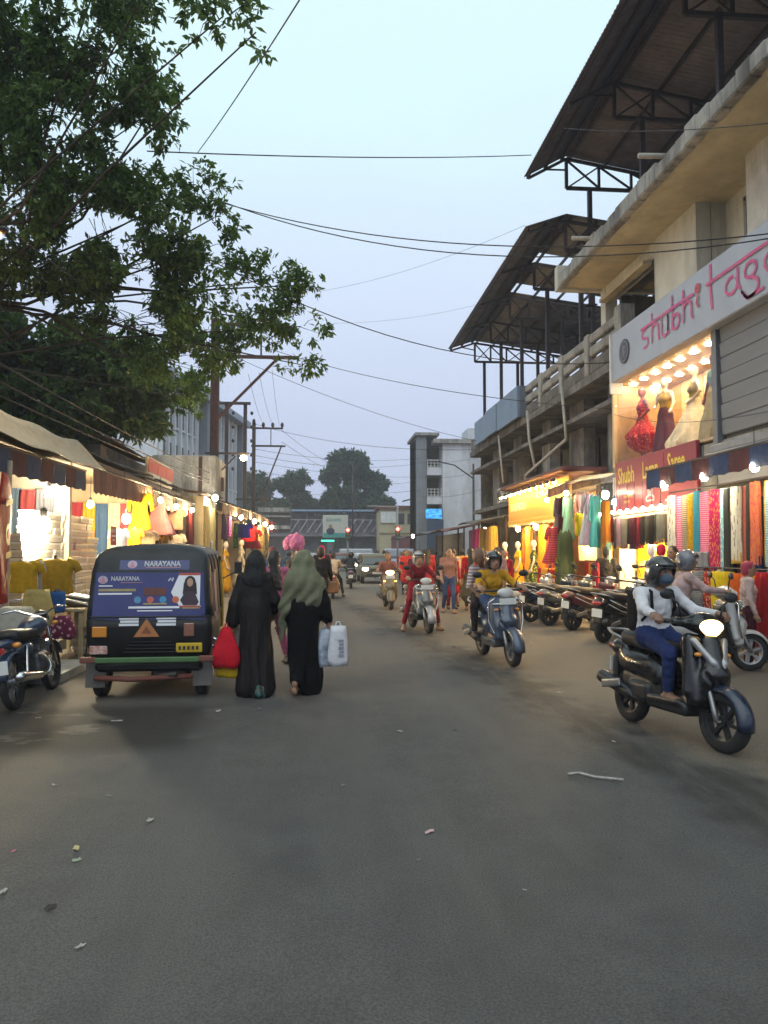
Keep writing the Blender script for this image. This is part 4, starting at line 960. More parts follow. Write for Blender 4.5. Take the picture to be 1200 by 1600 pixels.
# street lamp pole in front of the block
def lamp_post(label, loc, h, arm, lit=None, name='street_lamp'):
    t = thing(name, label, 'street lamp', loc); b = MB(); b.tube([(0, 0, 0), (0, 0, h)], [.09, .06], 8); b.build('pole', STEEL, t, True)
    b = MB(); b.tube([(0, 0, h - .9), (arm * .5, 0, h - .1), (arm, 0, h + .15)], .04, 6); b.build('arm', STEEL, t, True)
    b = MB(); b.ell((arm * 1.05, 0, h + .15), (.3, .1, .07), 10, 6); b.build('lamp_head', lit or M('lamp_grey', (.2, .2, .22), .5), t, True); return t
lamp_post('unlit street lamp pole with slanting arm before the concrete block', (9.3, 46, 0), 6.9, -2.3)
lamp_post('curved arm street lamp in front of the tallest far tree', (3.3, 78, 0), 10.8, -2.6)
# hoarding with portrait
bb = thing('billboard', 'small roadside hoarding with green lettering on a post', 'billboard', (1.5, 70, 0))
b = MB(); b.bev((-.1, 0, 3.85), (2.3, .15, 2.05), .02); b.build('panel', M('hoarding_cream', (.55, .55, .48), .6), bb)
b = MB(); b.b2((-1.2, -.085, 2.85), (1.0, -.08, 3.25)); b.build('green_band', M('hoarding_teal', (.05, .3, .28), .6), bb)
lettering(bb, 'ealowny', (-.95, -.09, 4.3), (1, 0, 0), (0, 0, 1), .55, M('teal_ink', (.02, .25, .25), .6), sx=.75)
b = MB(); b.ell((-.55, -.09, 3.85), (.17, .01, .2), 12, 8, m=0); b.ell((-.55, -.088, 3.4), (.38, .008, .32), 12, 8, m=1); b.build('portrait', [M('print_skin', (.35, .2, .13), .6), M('print_navy', (.03, .04, .08), .6)], bb)
b = MB(); b.bar((.1, .1, 0), (.1, .1, 2.8), .16); b.build('post', BLACKM, bb)
b = MB(); b.b2((-1.4, -.4, 2.45), (-.2, -.38, 2.62)); b.build('green_sign', lamp_mat('green_neon', (.1, .9, .6), 1.1), bb)
def signal(label, loc, h, arm):
    t = thing('traffic_light', label, 'traffic light', loc); b = MB(); b.tube([(0, 0, 0), (0, 0, h + (1.8 if arm else .4))], .07, 8); b.build('pole', M('signal_pole', (.3, .29, .27), .6), t, True)
    b = MB(); b.bev((0, -.15, h - .25), (.36, .25, 1.0), .03); b.build('housing', BLACKM, t)
    for k, (c, s_) in enumerate((((1, .04, .03), 26), ((.15, .1, .0), 0), ((.02, .1, .03), 0))):
        b = MB(); b.lathe([(0, 0), (.13, .0), (.14, .03)], 14, (0, -.3, h - .25 + .31 * (1 - k)), 'y'); b.build('lens', lamp_mat('red_signal', c, s_) if s_ else M('signal_off%d' % k, c, .4), t)
    if arm: b = MB(); b.tube([(0, 0, h + 1.75), (-2.3, 0, h + 1.8)], .05, 8); b.build('arm', MC['signal_pole'], t, True)
    return t
signal('red traffic light on a pole with overhead arm by the yellow house', (5.86, 58, 0), 3.2, True)
signal('red traffic light beside the small hoarding', (2.2, 61, 0), 3.2, False)
# far stalls on the right
def stall(label, x, y0, y1, h, roofm, goods, out=1.2):
    t = thing('market_stall', label, 'stall', (x, y0, 0), group='small stalls down the right side'); Ly = y1 - y0
    for q in (0.05, Ly - .05): b = MB(); b.bar((0, q, 0), (0, q, h), .07); b.build('post', RUST, t)
    b = MB(); b.b2((1.6, 0, 0), (1.7, Ly, h)); b.build('back', M('stall_back', (.2, .17, .15), .9, var=.3), t)
    b = MB(); b.grid(lambda u, v: (-out + (out + 1.8) * v, Ly * u, h - .25 + .55 * v - .06 * math.sin(u * 6.3) * (1 - v)), 8, 4); solid(b.build('roof_sheet', roofm, t, True), .03)
    b = MB(); b.bev((.5, Ly / 2, .4), (.8, Ly - .3, .8), .03); b.build('counter', M('stall_counter', (.22, .17, .13), .8, var=.2), t)
    return t
stall('stall with grey tarpaulin roof next to the glowing yellow shop', 6.7, 27.2, 31.5, 2.9, cloth('#6d6a66', rough=.7), 0, 1.0)
stall('stall with striped maroon sheet roof past the grey tarpaulin', 6.7, 32, 37, 2.75, cloth('#7a5550', rough=.7), 0)
stall('stall with pale tin roof in front of the concrete block', 7.2, 38, 45, 2.8, TIND, 0, 1.6)
stall('long low stall with dark sheet roof near the traffic light', 7.0, 46, 57, 2.7, M('black_sheet', (.04, .04, .045), .6), 0, 1.8)
for (x, y, z, lab) in ((6.2, 28.5, 2.35, 'bare bulb under the grey tarpaulin'), (6.3, 52, 2.6, 'small bulb under the dark sheet roof')):
    t = thing('hanging_bulb', lab, 'bulb', (x, y, z)); bulb(t, (0, 0, 0), .09, COOL, holder=BLACKM)
# ------------------------------------------------------------------ vehicles
X_ = (1, 0, 0)
def hdg(hx, hy): return math.atan2(-hx, hy)
def paint(key, col, coat=.6, rough=.35, metal=.0): return M(key, col, rough, metal, var=.08, scale=3, coat=coat)
LENS = M('clear_lens', (.5, .5, .48), .1, var=0, coat=1); REDL = M('red_lens', (.35, .01, .01), .15, var=0, coat=1); AMB = M('amber_lens', (.6, .22, .02), .2, var=0, coat=1)
HEADON = lamp_mat('headlight_on', (1, .72, .3), 4.5); AMBON = lamp_mat('amber_on', (1, .5, .12), 5)
PLATEW = M('plate_white', (.65, .65, .62), .5, var=.05); PLATEY = M('plate_yellow', (.62, .4, .02), .5, var=.05); INK = M('plate_ink', (.02, .02, .02), .6, var=0)
ALLOY = M('alloy_rim', (.3, .3, .31), .4, .7, var=.1); RIMB = M('black_rim', (.03, .03, .032), .5, .3, var=.1)
SEATM = M('seat_vinyl', (.016, .015, .015), .55, var=.2, bump=.2, bscale=60)
SK = {}
def scooter_meshes():
    s = {}
    v = .012
    s['front_panel'] = sdf_mesh([bx((0, .40, .63), (.15, .02, .25), .04, k=.05, rot=(R(13), 0, 0)), rc((0, .44, .86), (0, .52, .6), .07, .085, k=.03, w=X_, q=1.3), rc((0, .52, .6), (0, .45, .4), .085, .1, k=.03, w=X_, q=1.7), cut(rc((-.2, .52, .72), (-.07, .6, .5), .03, .02, k=.01)), cut(rc((.2, .52, .72), (.07, .6, .5), .03, .02, k=.01)), rc((-.19, .4, .45), (-.15, .34, .88), .035, .03, k=.05), rc((.19, .4, .45), (.15, .34, .88), .035, .03, k=.05)], v)
    s['nose_panel'] = sdf_mesh([rc((-.16, .42, .87), (-.05, .55, .7), .03, .032, k=.02), rc((.16, .42, .87), (.05, .55, .7), .03, .032, k=.02), rc((-.05, .55, .7), (0, .585, .6), .03, .018, k=.03), rc((.05, .55, .7), (0, .585, .6), .03, .018, k=.03)], .01)
    s['inner_panel'] = sdf_mesh([bx((0, .335, .6), (.13, .015, .24), .03, rot=(R(13), 0, 0)), bx((0, .29, .72), (.09, .03, .08), .03, k=.03)], .014)
    s['handlebar_cover'] = sdf_mesh([el((0, .36, 1.0), (.16, .12, .085)), rc((-.24, .28, 1.01), (.24, .28, 1.01), .04, .04, k=.06), el((0, .34, 1.05), (.1, .08, .05), k=.04)], v)
    s['headlight'] = sdf_mesh([el((0, .45, .99), (.12, .045, .062)), el((0, .455, .955), (.07, .04, .05), k=.03)], .01)
    s['floorboard'] = sdf_mesh([bx((0, .12, .29), (.15, .22, .02), .04), rc((-.19, .3, .34), (-.17, -.1, .32), .03, .03, k=.03), rc((.19, .3, .34), (.17, -.1, .32), .03, .03, k=.03)], .014)
    s['rear_body'] = sdf_mesh([rc((0, -.08, .5), (0, -.74, .68), .14, .09, k=.05, w=X_, q=1.2), el((0, -.36, .57), (.185, .4, .15), k=.06), el((0, -.76, .69), (.12, .14, .08), k=.05), cut(el((0, -.6, .3), (.3, .27, .22), k=.03))], v)
    s['underbody'] = sdf_mesh([bx((0, -.3, .38), (.1, .25, .08), .04, k=.03), bx((-.1, -.52, .29), (.04, .22, .06), .04, k=.03), bx((0, -.8, .48), (.06, .02, .12), .02, k=.02), bx((.12, -.3, .34), (.03, .12, .05), .03, k=.03)], .014)
    s['seat'] = sdf_mesh([bx((0, -.27, .77), (.1, .32, .015), .05, rot=(R(-4), 0, 0)), el((0, -.52, .81), (.14, .2, .055), k=.05), el((0, -.12, .765), (.12, .16, .05), k=.05)], v)
    s['exhaust'] = sdf_mesh([rc((.15, -.25, .27), (.16, -.45, .28), .025, .03), rc((.165, -.42, .3), (.175, -.84, .39), .05, .066, k=.03)], .012)
    s['heat_shield'] = sdf_mesh([bx((.235, -.62, .36), (.004, .14, .028), .01, rot=(R(11), 0, 0))], .01)
    b = MB()
    for i in range(13):
        a = R(-8 + 140 * i / 12); r = .285
        for j in range(7):
            t = (j - 3) / 3; b.v.append((.085 * t, .64 + (r - .045 * t * t) * math.cos(a), .25 + (r - .045 * t * t) * math.sin(a)))
    for i in range(12):
        for j in range(6): b.f.append((i * 7 + j, i * 7 + j + 1, i * 7 + 8 + j, i * 7 + 7 + j)); b.m.append(0)
    s['front_fender'] = b.mesh('front_fender', BLACKM, True)
    b = MB()
    for q in (-.075, .075): b.tube([(q, .44, .72), (q, .6, .33), (q, .64, .25)], [.022, .024, .026], 8)
    b.tube([(-.08, .64, .25), (.08, .64, .25)], .015, 8); b.tube([(0, .3, .98), (0, .44, .7)], .03, 8)
    s['fork'] = b.mesh('fork', ALLOY, True)
    b = MB(); b.tube([(-.34, .24, 1.015), (-.22, .29, 1.01), (.22, .29, 1.01), (.34, .24, 1.015)], .014, 8)
    for q in (-1, 1):
        b.tube([(q * .23, .285, 1.01), (q * .35, .235, 1.015)], .02, 8); b.tube([(q * .22, .33, 1.0), (q * .34, .29, 1.0)], .007, 6)
    s['handlebar'] = b.mesh('handlebar', BLACKM, True)
    for q, nm in ((-1, 'ml'), (1, 'mr')):
        b = MB(); b.tube([(q * .2, .31, 1.05), (q * .24, .31, 1.17), (q * .31, .29, 1.22)], .008, 6); b.ell((q * .34, .29, 1.24), (.075, .018, .045), 12, 8); s[nm] = b.mesh('mirror', BLACKM, True)
    b = MB(); b.tube([(-.13, -.5, .76), (-.16, -.75, .82), (-.1, -.9, .85), (.1, -.9, .85), (.16, -.75, .82), (.13, -.5, .76)], .014, 8); s['grab_rail'] = b.mesh('grab_rail', ALLOY, True)
    b = MB()
    for q in (-1, 1):
        b.tube([(q * .14, .45, .92), (q * .24, .42, .86), (q * .25, .42, .6), (q * .2, .47, .45), (q * .12, .5, .4)], .012, 6)
    b.tube([(-.22, .5, .84), (.22, .5, .84)], .012, 6)
    s['crash_guard'] = b.mesh('crash_guard', CHROME, True)
    for q, nm in ((-1, 'il'), (1, 'ir')): s[nm] = sdf_mesh([el((q * .15, .475, .76), (.035, .03, .02))], .01)
    s['tail_light'] = sdf_mesh([el((0, -.88, .69), (.1, .03, .04))], .012)
    b = MB(); b.bev((0, .535, .87), (.24, .012, .085), .004); s['front_plate'] = b.mesh('number_plate', PLATEW)
    b = MB(); b.bev((0, -.845, .52), (.2, .012, .14), .004); s['rear_plate'] = b.mesh('number_plate', PLATEW)
    b = MB(); b.lathe([(.165, -.045), (.21, -.052), (.243, -.035), (.252, 0), (.243, .035), (.21, .052), (.165, .045)], 26, ax='x', cap=False); s['tyre'] = b.mesh('tyre', RUBBER, True)
    b = MB(); b.lathe([(.168, -.04), (.15, -.035), (.15, .035), (.168, .04)], 26, ax='x', cap=False); b.lathe([(0, -.05), (.045, -.05), (.045, .05), (0, .05)], 12, ax='x')
    for k in range(6):
        a = k * math.pi / 3; b.bar((0, .03 * math.cos(a), .03 * math.sin(a)), (0, .155 * math.cos(a + .2), .155 * math.sin(a + .2)), .045, .03)
    s['rim'] = b.mesh('rim', ALLOY, 40)
    b = MB(); b.tube([(.12, -.2, .28), (.2, -.25, .02)], .012, 6); b.tube([(-.12, -.2, .28), (-.2, -.25, .02)], .012, 6); s['stand'] = b.mesh('stand', BLACKM)
    for q, nm in ((-1, 'sl'), (1, 'sr')):
        b = MB(); b.tube([(q * .19, -.05, .56), (q * .198, -.35, .63), (q * .15, -.7, .75)], .008, 5); b.tube([(q * .185, -.1, .5), (q * .193, -.38, .55), (q * .14, -.72, .68)], .006, 5); s[nm] = b.mesh('side_stripe', CHROME, True)
    return s
def scooter(label, loc, h, col, trim=None, lit=False, lean=0, fender=None, guard=False, rim=ALLOY, plate=True, stand=False, seatc=None, group='scooters in the street', stripe=None, steer=0, nose=None):
    if not SK: SK.update(scooter_meshes())
    T = thing('scooter', label, 'scooter', loc, h, group, ry=lean)
    def P(nm, key, mat): return inst(nm, SK[key], T) if mat is None else _p(nm, key, mat)
    def _p(nm, key, mat):
        me = SK[key]
        if not me.materials: me.materials.append(mat)
        return inst(nm, me, T, mat=mat)
    trim = trim or BLACKM
    P('front_panel', 'front_panel', col)
    if nose: P('nose_panel', 'nose_panel', nose); P('inner_panel', 'inner_panel', trim); P('handlebar_cover', 'handlebar_cover', col)
    P('headlight', 'headlight', HEADON if lit else LENS); P('floorboard', 'floorboard', trim); P('rear_body', 'rear_body', col); P('underbody', 'underbody', BLACKM); P('seat', 'seat', seatc or SEATM)
    ex = P('exhaust', 'exhaust', BLACKM); hs = _p('heat_shield', 'heat_shield', ALLOY); hs.parent = ex
    solid(P('front_fender', 'front_fender', fender or col), .006); P('fork', 'fork', None); P('handlebar', 'handlebar', None); P('mirror', 'ml', None); P('mirror', 'mr', None); P('grab_rail', 'grab_rail', None)
    P('indicator', 'il', AMBON if lit == 2 else AMB); P('indicator', 'ir', AMBON if lit == 2 else AMB); P('tail_light', 'tail_light', REDL)
    if plate: P('number_plate', 'front_plate', None)
    P('number_plate', 'rear_plate', None)
    if guard: P('crash_guard', 'crash_guard', None)
    if stand: P('stand', 'stand', None)
    if stripe: P('side_stripe', 'sl', stripe); P('side_stripe', 'sr', stripe)
    for y, rz_ in ((.64, steer), (-.6, 0)):
        w = inst('wheel', SK['rim'], T, (0, y, .25), (rnd.uniform(0, 1), 0, rz_), mat=rim); inst('tyre', SK['tyre'], w)
    return T
NAVY = paint('navy_paint', (.012, .02, .045), coat=.35, rough=.28); BLKP = paint('black_paint', (.007, .007, .008), coat=.25, rough=.28); GRY = paint('grey_paint_metal', (.13, .135, .14), metal=.5); SLV = paint('silver_paint', (.34, .34, .35), metal=.5)
WHT = paint('white_body', (.5, .5, .49)); MARP = paint('maroon_paint', (.09, .015, .02)); BLU = paint('blue_body', (.03, .12, .24)); CRM = paint('cream_body', (.42, .36, .22)); GLD = paint('bronze_body', (.13, .11, .07), metal=.3); SLB = paint('slate_blue_body', (.06, .08, .12), metal=.4)
front_sc = scooter('black scooter with glowing headlight ridden by the masked man in white shirt', (2.97, 6.35, 0), hdg(.28, -1.22), BLKP, lit=True, lean=R(-4), fender=NAVY, nose=SLV, steer=R(6), plate=False, rim=RIMB)
front_sc.scale = (.94, .94, .96)
scooter('slate blue scooter with chrome guard carrying the rider in yellow', (2.53, 10.9, 0), hdg(.12, -1), SLB, guard=True, lean=R(2), trim=GRY, rim=ALLOY)
scooter('grey scooter held upright by the woman in maroon', (1.98, 15.15, 0), hdg(.13, -1), GRY, guard=True, fender=SLV)
scooter('bronze scooter coming head on with its headlight and indicators lit', (1.87, 21.1, 0), hdg(.03, -1), GLD, lit=2)
scooter('cream scooter seen from behind, ridden by the man in a pale shirt', (.45, 26.2, 0), hdg(0.02, 1), CRM, seatc=M('seat_brown', (.12, .03, .02), .6))
scooter('blue scooter going away ahead of the cream one', (1.32, 32.8, 0), hdg(.05, 1), BLU)
scooter('white and dark grey scooter facing the saree shop under the rider in pink', (4.95, 9.75, 0), hdg(1, -.12), WHT, trim=BLACKM, nose=GRY, fender=WHT, rim=SLV, guard=True)
scooter('dark blue striped scooter parked tail to the road before the yellow shop', (5.2, 16.9, 0), hdg(1, .35), NAVY, stand=True, lean=R(4), stripe=CHROME, rim=RIMB)
scooter('maroon scooter parked between the two dark ones', (5.5, 15.2, 0), hdg(.9, .5), MARP, stand=True, lean=R(5), stripe=PLATEW, rim=RIMB)
scooter('black and white scooter parked behind the masked rider', (5.3, 13.2, 0), hdg(.8, .6), BLKP, stand=True, lean=R(5), stripe=PLATEW, rim=RIMB)
scooter('slate scooter parked at the inner end of the row', (6.0, 14.2, 0), hdg(.85, .55), SLB, stand=True, lean=R(5), stripe=CHROME, rim=RIMB)
scooter('grey scooter parked close against the maroon one', (5.35, 16.1, 0), hdg(.95, .4), GRY, stand=True, lean=R(4), stripe=CHROME, rim=RIMB)
scooter('white scooter at the far end of the parked row', (5.0, 18.0, 0), hdg(1, .2), WHT, stand=True, lean=R(4), rim=RIMB)
scooter('dark red scooter nearest the saree shop pillar', (5.9, 12.3, 0), hdg(.75, .65), MARP, stand=True, lean=R(5), stripe=PLATEW, rim=RIMB)
scooter('blue scooter parked past the yellow shop', (5.2, 27.5, 0), hdg(1, .1), BLU, stand=True, lean=R(4)); scooter('black scooter parked before the grey tarpaulin stall', (5.3, 29.3, 0), hdg(1, .2), BLKP, stand=True, lean=R(4)); scooter('silver scooter parked before the maroon roofed stall', (5.2, 33, 0), hdg(1, .1), SLV, stand=True, lean=R(4))
scooter('dark scooter parked past the cream pier on the shop row side', (-2.55, 15.2, 0), hdg(-.4, 1), SLB, stand=True, lean=R(4))
scooter('black scooter parked beside the rickshaw bonnet', (-2.6, 12.8, 0), hdg(-.5, 1), BLKP, stand=True, lean=R(4), stripe=CHROME)
scooter('small far scooter near the traffic light with its lamp lit', (4.6, 42, 0), hdg(0, -1), GRY, lit=True)

# motorcycle
def motorcycle(label, loc, h, tank, lean=R(6)):
    T = thing('motorcycle', label, 'motorcycle', loc, h, 'motorcycles', ry=lean); T.scale = (.9, .9, .88)
    for y in (.64, -.62):
        b = MB(); b.torus(.255, .012, 28, 6, (0, 0, 0), 'x'); b.lathe([(.0, -.05), (.05, -.05), (.05, .05), (0, .05)], 12, ax='x')
        for k in range(18): a = k * math.pi / 9; b.bar((.03 * (-1) ** k, .05 * math.cos(a), .05 * math.sin(a)), (0, .255 * math.cos(a + .3 * (-1) ** k), .255 * math.sin(a + .3 * (-1) ** k)), .006)
        w = b.build('wheel', ALLOY, T, True); w.location = (0, y, .305)
        b = MB(); b.torus(.275, .042, 30, 10, (0, 0, 0), 'x'); b.build('tyre', RUBBER, w, True)
    sdf('tank', [el((0, .12, .84), (.14, .26, .12), rot=(R(6), 0, 0)), el((0, .22, .86), (.15, .16, .11), k=.06)], .012, tank, T)
    sdf('seat', [bx((0, -.35, .8), (.09, .3, .015), .045, rot=(R(-3), 0, 0)), el((0, -.55, .83), (.12, .2, .05), k=.05)], .014, SEATM, T)
    sdf('side_panel', [el((0, -.3, .63), (.13, .2, .1)), el((0, -.68, .74), (.09, .22, .06), k=.06)], .014, tank, T)
    sdf('engine', [bx((0, .05, .42), (.09, .13, .08), .05, k=.04), bx((0, .17, .58), (.06, .06, .1), .03, k=.03, rot=(R(-20), 0, 0)), el((.13, .02, .4), (.06, .11, .1), k=.03), el((-.13, .02, .4), (.06, .11, .1), k=.03)], .013, M('engine_alloy', (.12, .12, .125), .45, .7, var=.25), T)
    b = MB()
    for k in range(6): b.box((0, .18, .5 + .035 * k), (.2, .2, .012), rx=R(-20))
    b.build('cooling_fins', M('fin_alloy', (.22, .22, .22), .4, .8), T)
    b = MB(); b.tube([(.08, .25, .5), (.13, .28, .35), (.15, .1, .28), (.16, -.3, .29)], .022, 8); b.build('exhaust_pipe', CHROME, T, True)
    sdf('exhaust', [rc((.17, -.25, .3), (.19, -.9, .38), .045, .06)], .012, CHROME, T)
    b = MB()
    for q in (-.085, .085): b.tube([(q, .38, .92), (q, .56, .5), (q, .64, .305)], .022, 8)
    b.build('fork', CHROME, T, True)
    b = MB(); b.tube([(-.36, .22, 1.05), (-.25, .34, 1.06), (-.08, .38, .98), (.08, .38, .98), (.25, .34, 1.06), (.36, .22, 1.05)], .014, 8); b.build('handlebar', CHROME, T, True)
    sdf('headlight', [el((0, .47, .93), (.1, .09, .1))], .014, BLACKM, T); b = MB(); b.lathe([(0, 0), (.08, -.015), (.09, -.03)], 16, (0, .57, .93), 'y'); b.build('headlight_lens', LENS, T)
    for q in (-1, 1):
        b = MB(); b.ell((q * .16, -.82, .72), (.05, .04, .035), 10, 6); b.ell((q * .17, .45, .85), (.045, .04, .03), 10, 6); b.build('indicator', AMB, T, True)
        b = MB(); b.tube([(q * .14, -.5, .68), (q * .16, -.6, .35), (q * .1, -.62, .3)], .02, 8); b.build('shock_absorber', CHROME, T, True)
    for (y0, a0, a1) in ((.64, 20, 140), (-.62, 30, 170)):
        b = MB()
        for i in range(13):
            a = R(a0 + (a1 - a0) * i / 12)
            for j in range(5): t = (j - 2) / 2; b.v.append((.075 * t, y0 + (.345 - .03 * t * t) * math.cos(a), .305 + (.345 - .03 * t * t) * math.sin(a)))
        b.f = [(i * 5 + j, i * 5 + j + 1, i * 5 + 6 + j, i * 5 + 5 + j) for i in range(12) for j in range(4)]; b.m = [0] * 48
        solid(b.build('fender', tank, T, True), .005)
    b = MB(); b.tube([(0, .36, .9), (0, .15, .72), (0, -.2, .7), (0, -.75, .76)], .025, 8); b.tube([(0, .35, .85), (0, .26, .4), (0, -.2, .3), (0, -.25, .68)], .022, 8); b.tube([(-.09, -.1, .32), (-.09, -.62, .305)], .02, 8); b.tube([(.09, -.1, .32), (.09, -.62, .305)], .02, 8); b.build('chassis', BLACKM, T, True)
    b = MB(); b.bev((0, -.96, .68), (.16, .04, .07), .01); b.build('tail_light', REDL, T); b = MB(); b.bev((0, -.97, .5), (.2, .012, .15), .004); b.build('number_plate', PLATEW, T)
    b = MB(); b.tube([(-.12, 0, .32), (-.26, .08, .02)], .014, 6); b.build('side_stand', BLACKM, T)
    return T
motorcycle('blue black motorcycle parked at the road edge before the shoe boxes', (-3.0, 8.5, 0), hdg(-.02, 1), paint('blue_black_tank', (.03, .05, .1)), lean=R(-7))
motorcycle('dark motorcycle half hidden behind the first at the shop front', (-3.75, 9.6, 0), hdg(-.55, .8), paint('dark_red_tank', (.06, .02, .03)), lean=R(-6))

# auto rickshaw
AR = thing('auto_rickshaw', 'black three wheeled auto rickshaw with a blue printed banner across its back', 'rickshaw', (-1.83, 9.55, 0), R(2))
def itp(tab, z):
    for (a, va), (c, vc) in zip(tab, tab[1:]):
        if z <= c: return va + (vc - va) * max(0, (z - a) / (c - a))
    return tab[-1][1]
HW = [(.4, .6), (.6, .64), (.85, .645), (1.33, .61), (1.46, .59), (1.52, .565), (1.57, .51), (1.6, .42), (1.63, .2)]; YR = [(.4, -1.19), (.6, -1.26), (.85, -1.27), (1.33, -1.215), (1.46, -1.17), (1.52, -1.135), (1.57, -1.07), (1.6, -.97), (1.63, -.75)]
CR = .085
def rear_y(x, z):
    h, y = itp(HW, z), itp(YR, z); q = max(0, abs(x) - (h - CR)) / CR; q = min(q, 1); return y + CR * (1 - math.sqrt(max(0, 1 - q * q)))
def SF(x, z, eps=.006): return (x, rear_y(x, z) - eps, z)
def shell(name, zs, mat, yf=-.35, eps=0):
    rings = []
    for z in zs:
        h = itp(HW, z); row = [(h + eps, yf, z)]
        row += [(h + eps, yf + (itp(YR, z) + .16 - yf) * t, z) for t in (.35, .7)]
        for k in range(9): a = R(90 * k / 8); row.append(((h - CR) + (CR + eps) * math.cos(a), itp(YR, z) + CR - (CR + eps) * math.sin(a), z))
        for k in range(9): a = R(90 - 90 * k / 8); row.append((-(h - CR) - (CR + eps) * math.cos(a), itp(YR, z) + CR - (CR + eps) * math.sin(a), z))
        row += [(-h - eps, yf + (itp(YR, z) + .16 - yf) * t, z) for t in (.7, .35)]; row.append((-h - eps, yf, z)); rings.append(row)
    b = MB(); n = len(rings[0]); b.v = [p for r_ in rings for p in r_]
    b.f = [(i * n + j, i * n + j + 1, i * n + n + j + 1, i * n + n + j) for i in range(len(zs) - 1) for j in range(n - 1)]; b.m = [0] * len(b.f)
    return solid(b.build(name, mat, AR, True), .012, 0)
BLKE = M('black_enamel', (.01, .01, .011), .5, var=.4, scale=3, spec=.35, dirt=.2); HOODM = M('black_vinyl', (.026, .03, .036), .55, var=.35, scale=4, bump=.8, bscale=5, spec=.4)
shell('rear_body', [.4, .45, .55, .65, .75, .86], BLKE); shell('hood', [.862, 1.0, 1.15, 1.33, 1.4, 1.46, 1.5, 1.54, 1.57, 1.6, 1.62, 1.63], HOODM, yf=-.2)
b = MB()
secs = []
for y, w, z in ((-.8, .5, 1.615), (-.4, .58, 1.64), (.2, .6, 1.65), (.7, .56, 1.6), (.95, .5, 1.5)):
    secs.append([(w * math.cos(a) * (1 if abs(math.cos(a)) < .99 else 1), y, z - .16 + .16 * math.sin(a)) for a in [math.pi * k / 12 for k in range(13)]])
b.v = [p for s_ in secs for p in s_]; b.f = [(i * 13 + j, i * 13 + j + 1, i * 13 + 14 + j, i * 13 + 13 + j) for i in range(4) for j in range(12)]; b.m = [0] * 48
solid(b.build('roof', HOODM, AR, True), .012)
for y_ in (-1.0, -.68, -.3):
    b = MB(); pts = [(itp(HW, z) + .012, y_, z) for z in (.9, 1.1, 1.33, 1.46, 1.52)] ; b.tube(pts, .012, 6); b.tube([(-x, y, z) for x, y, z in pts], .012, 6); b.build('hood_rib', HOODM, AR, True)
b = MB(); b.tube([SF(x, .868, .012) for x in [-.63 + .07 * k for k in range(19)]], .011, 6); b.build('hood_hem', HOODM, AR, True)
BAN = M('banner_blue', (.022, .03, .16), .35, var=.12, scale=3, coat=.3)
b = MB(); b.grid(lambda u, v: SF((u - .5) * 2 * (itp(HW, .84 + .5 * v) - .015), .84 + (.49 + .0) * v + .008 * math.sin(u * 19) * (1 - v), .008), 24, 6); ban = b.build('banner', BAN, AR, True)
b = MB(); b.grid(lambda u, v: SF(-.22 + .72 * u - .1, 1.36 + .1 * v, .008), 10, 3); b.build('banner', BAN, AR, True)
b = MB(); b.grid(lambda u, v: (itp(HW, .86 + .47 * v) + .012, -1.05 + .42 * u, .86 + .47 * v - .03 * math.sin(u * 5)), 6, 4); solid(b.build('side_banner', M('banner_pink', (.35, .24, .27), .5, var=.25, scale=9), AR), .006)
WHL = M('print_white', (.75, .75, .78), .5, var=0)
def sdec(pts, mat, eps, name): 
    if name in ('photo_panel', 'photo_trim', 'portrait'): pts = [(x - .06, z) for x, z in pts]
    b = MB(); cx_, cz_ = sum(p[0] for p in pts) / len(pts), sum(p[1] for p in pts) / len(pts); b.add([SF(cx_, cz_, eps)] + [SF(x, z, eps) for x, z in pts], [(0, i + 1, (i + 1) % len(pts) + 1) for i in range(len(pts))]); return b.build(name, mat, ban)
def rect(x0, z0, x1, z1): return [(x0, z0), (x1, z0), (x1, z1), (x0, z1)]
def circ(x, z, r, n=14, rz_=None): return [(x + r * math.cos(2 * math.pi * k / n), z + (rz_ or r) * math.sin(2 * math.pi * k / n)) for k in range(n)]
mapf = lambda e_: (lambda p: np.array(SF(p[0], p[2], e_)))
lettering(ban, 'NARAYANA', (-.07, 0, 1.395), X_, (0, 0, 1), .075, WHL, sx=.92, fn=mapf(.012), bold=.004)
lettering(ban, 'NARAYANA', (-.4, 0, 1.245), X_, (0, 0, 1), .062, WHL, sx=.86, fn=mapf(.012), bold=.003)
PKL = M('print_pink', (.6, .25, .27), .5, var=.1)
for (x, z) in ((-.19, 1.415), (-.48, 1.255)):
    sdec(circ(x, z, .05, 14, .042), M('print_lilac', (.5, .42, .55), .5), .011, 'logo'); sdec([(x - .03, z - .03), (x + .03, z - .03), (x, z + .035)], PKL, .014, 'logo')
GRN = M('print_gold', (.45, .35, .15), .5, var=.2)
for (x0, z, w, h, mt_) in ((-.52, 1.185, .14, .012, WHL), (-.52, 1.135, .38, .026, GRN), (-.52, 1.1, .34, .018, WHL), (-.3, 1.222, .22, .006, PKL), (-.06, .995, .24, .016, GRN), (-.21, .955, .52, .022, WHL), (-.12, .925, .36, .012, WHL), (.34, .95, .18, .014, GRN), (.37, .97, .16, .01, WHL), (-.05, 1.378, .36, .006, PKL)):
    sdec(rect(x0, z, x0 + w, z + h), mt_, .0125, 'small_print')
sdec(rect(-.06, 1.09, .17, 1.17), M('print_brown', (.16, .045, .03), .5, var=.2), .011, 'print_patch')
for k, c in enumerate(((.1, .3, .5), (.6, .13, .1), (.06, .28, .5), (.65, .16, .06))): sdec(circ(-.12 + k * .13, 1.045, .036), M('print_dot%d' % k, c, .5), .012, 'print_dot')
sdec([(.28, 1.12), (.36, 1.31), (.58, 1.31), (.58, .975), (.37, .975)], WHL, .0115, 'photo_panel')
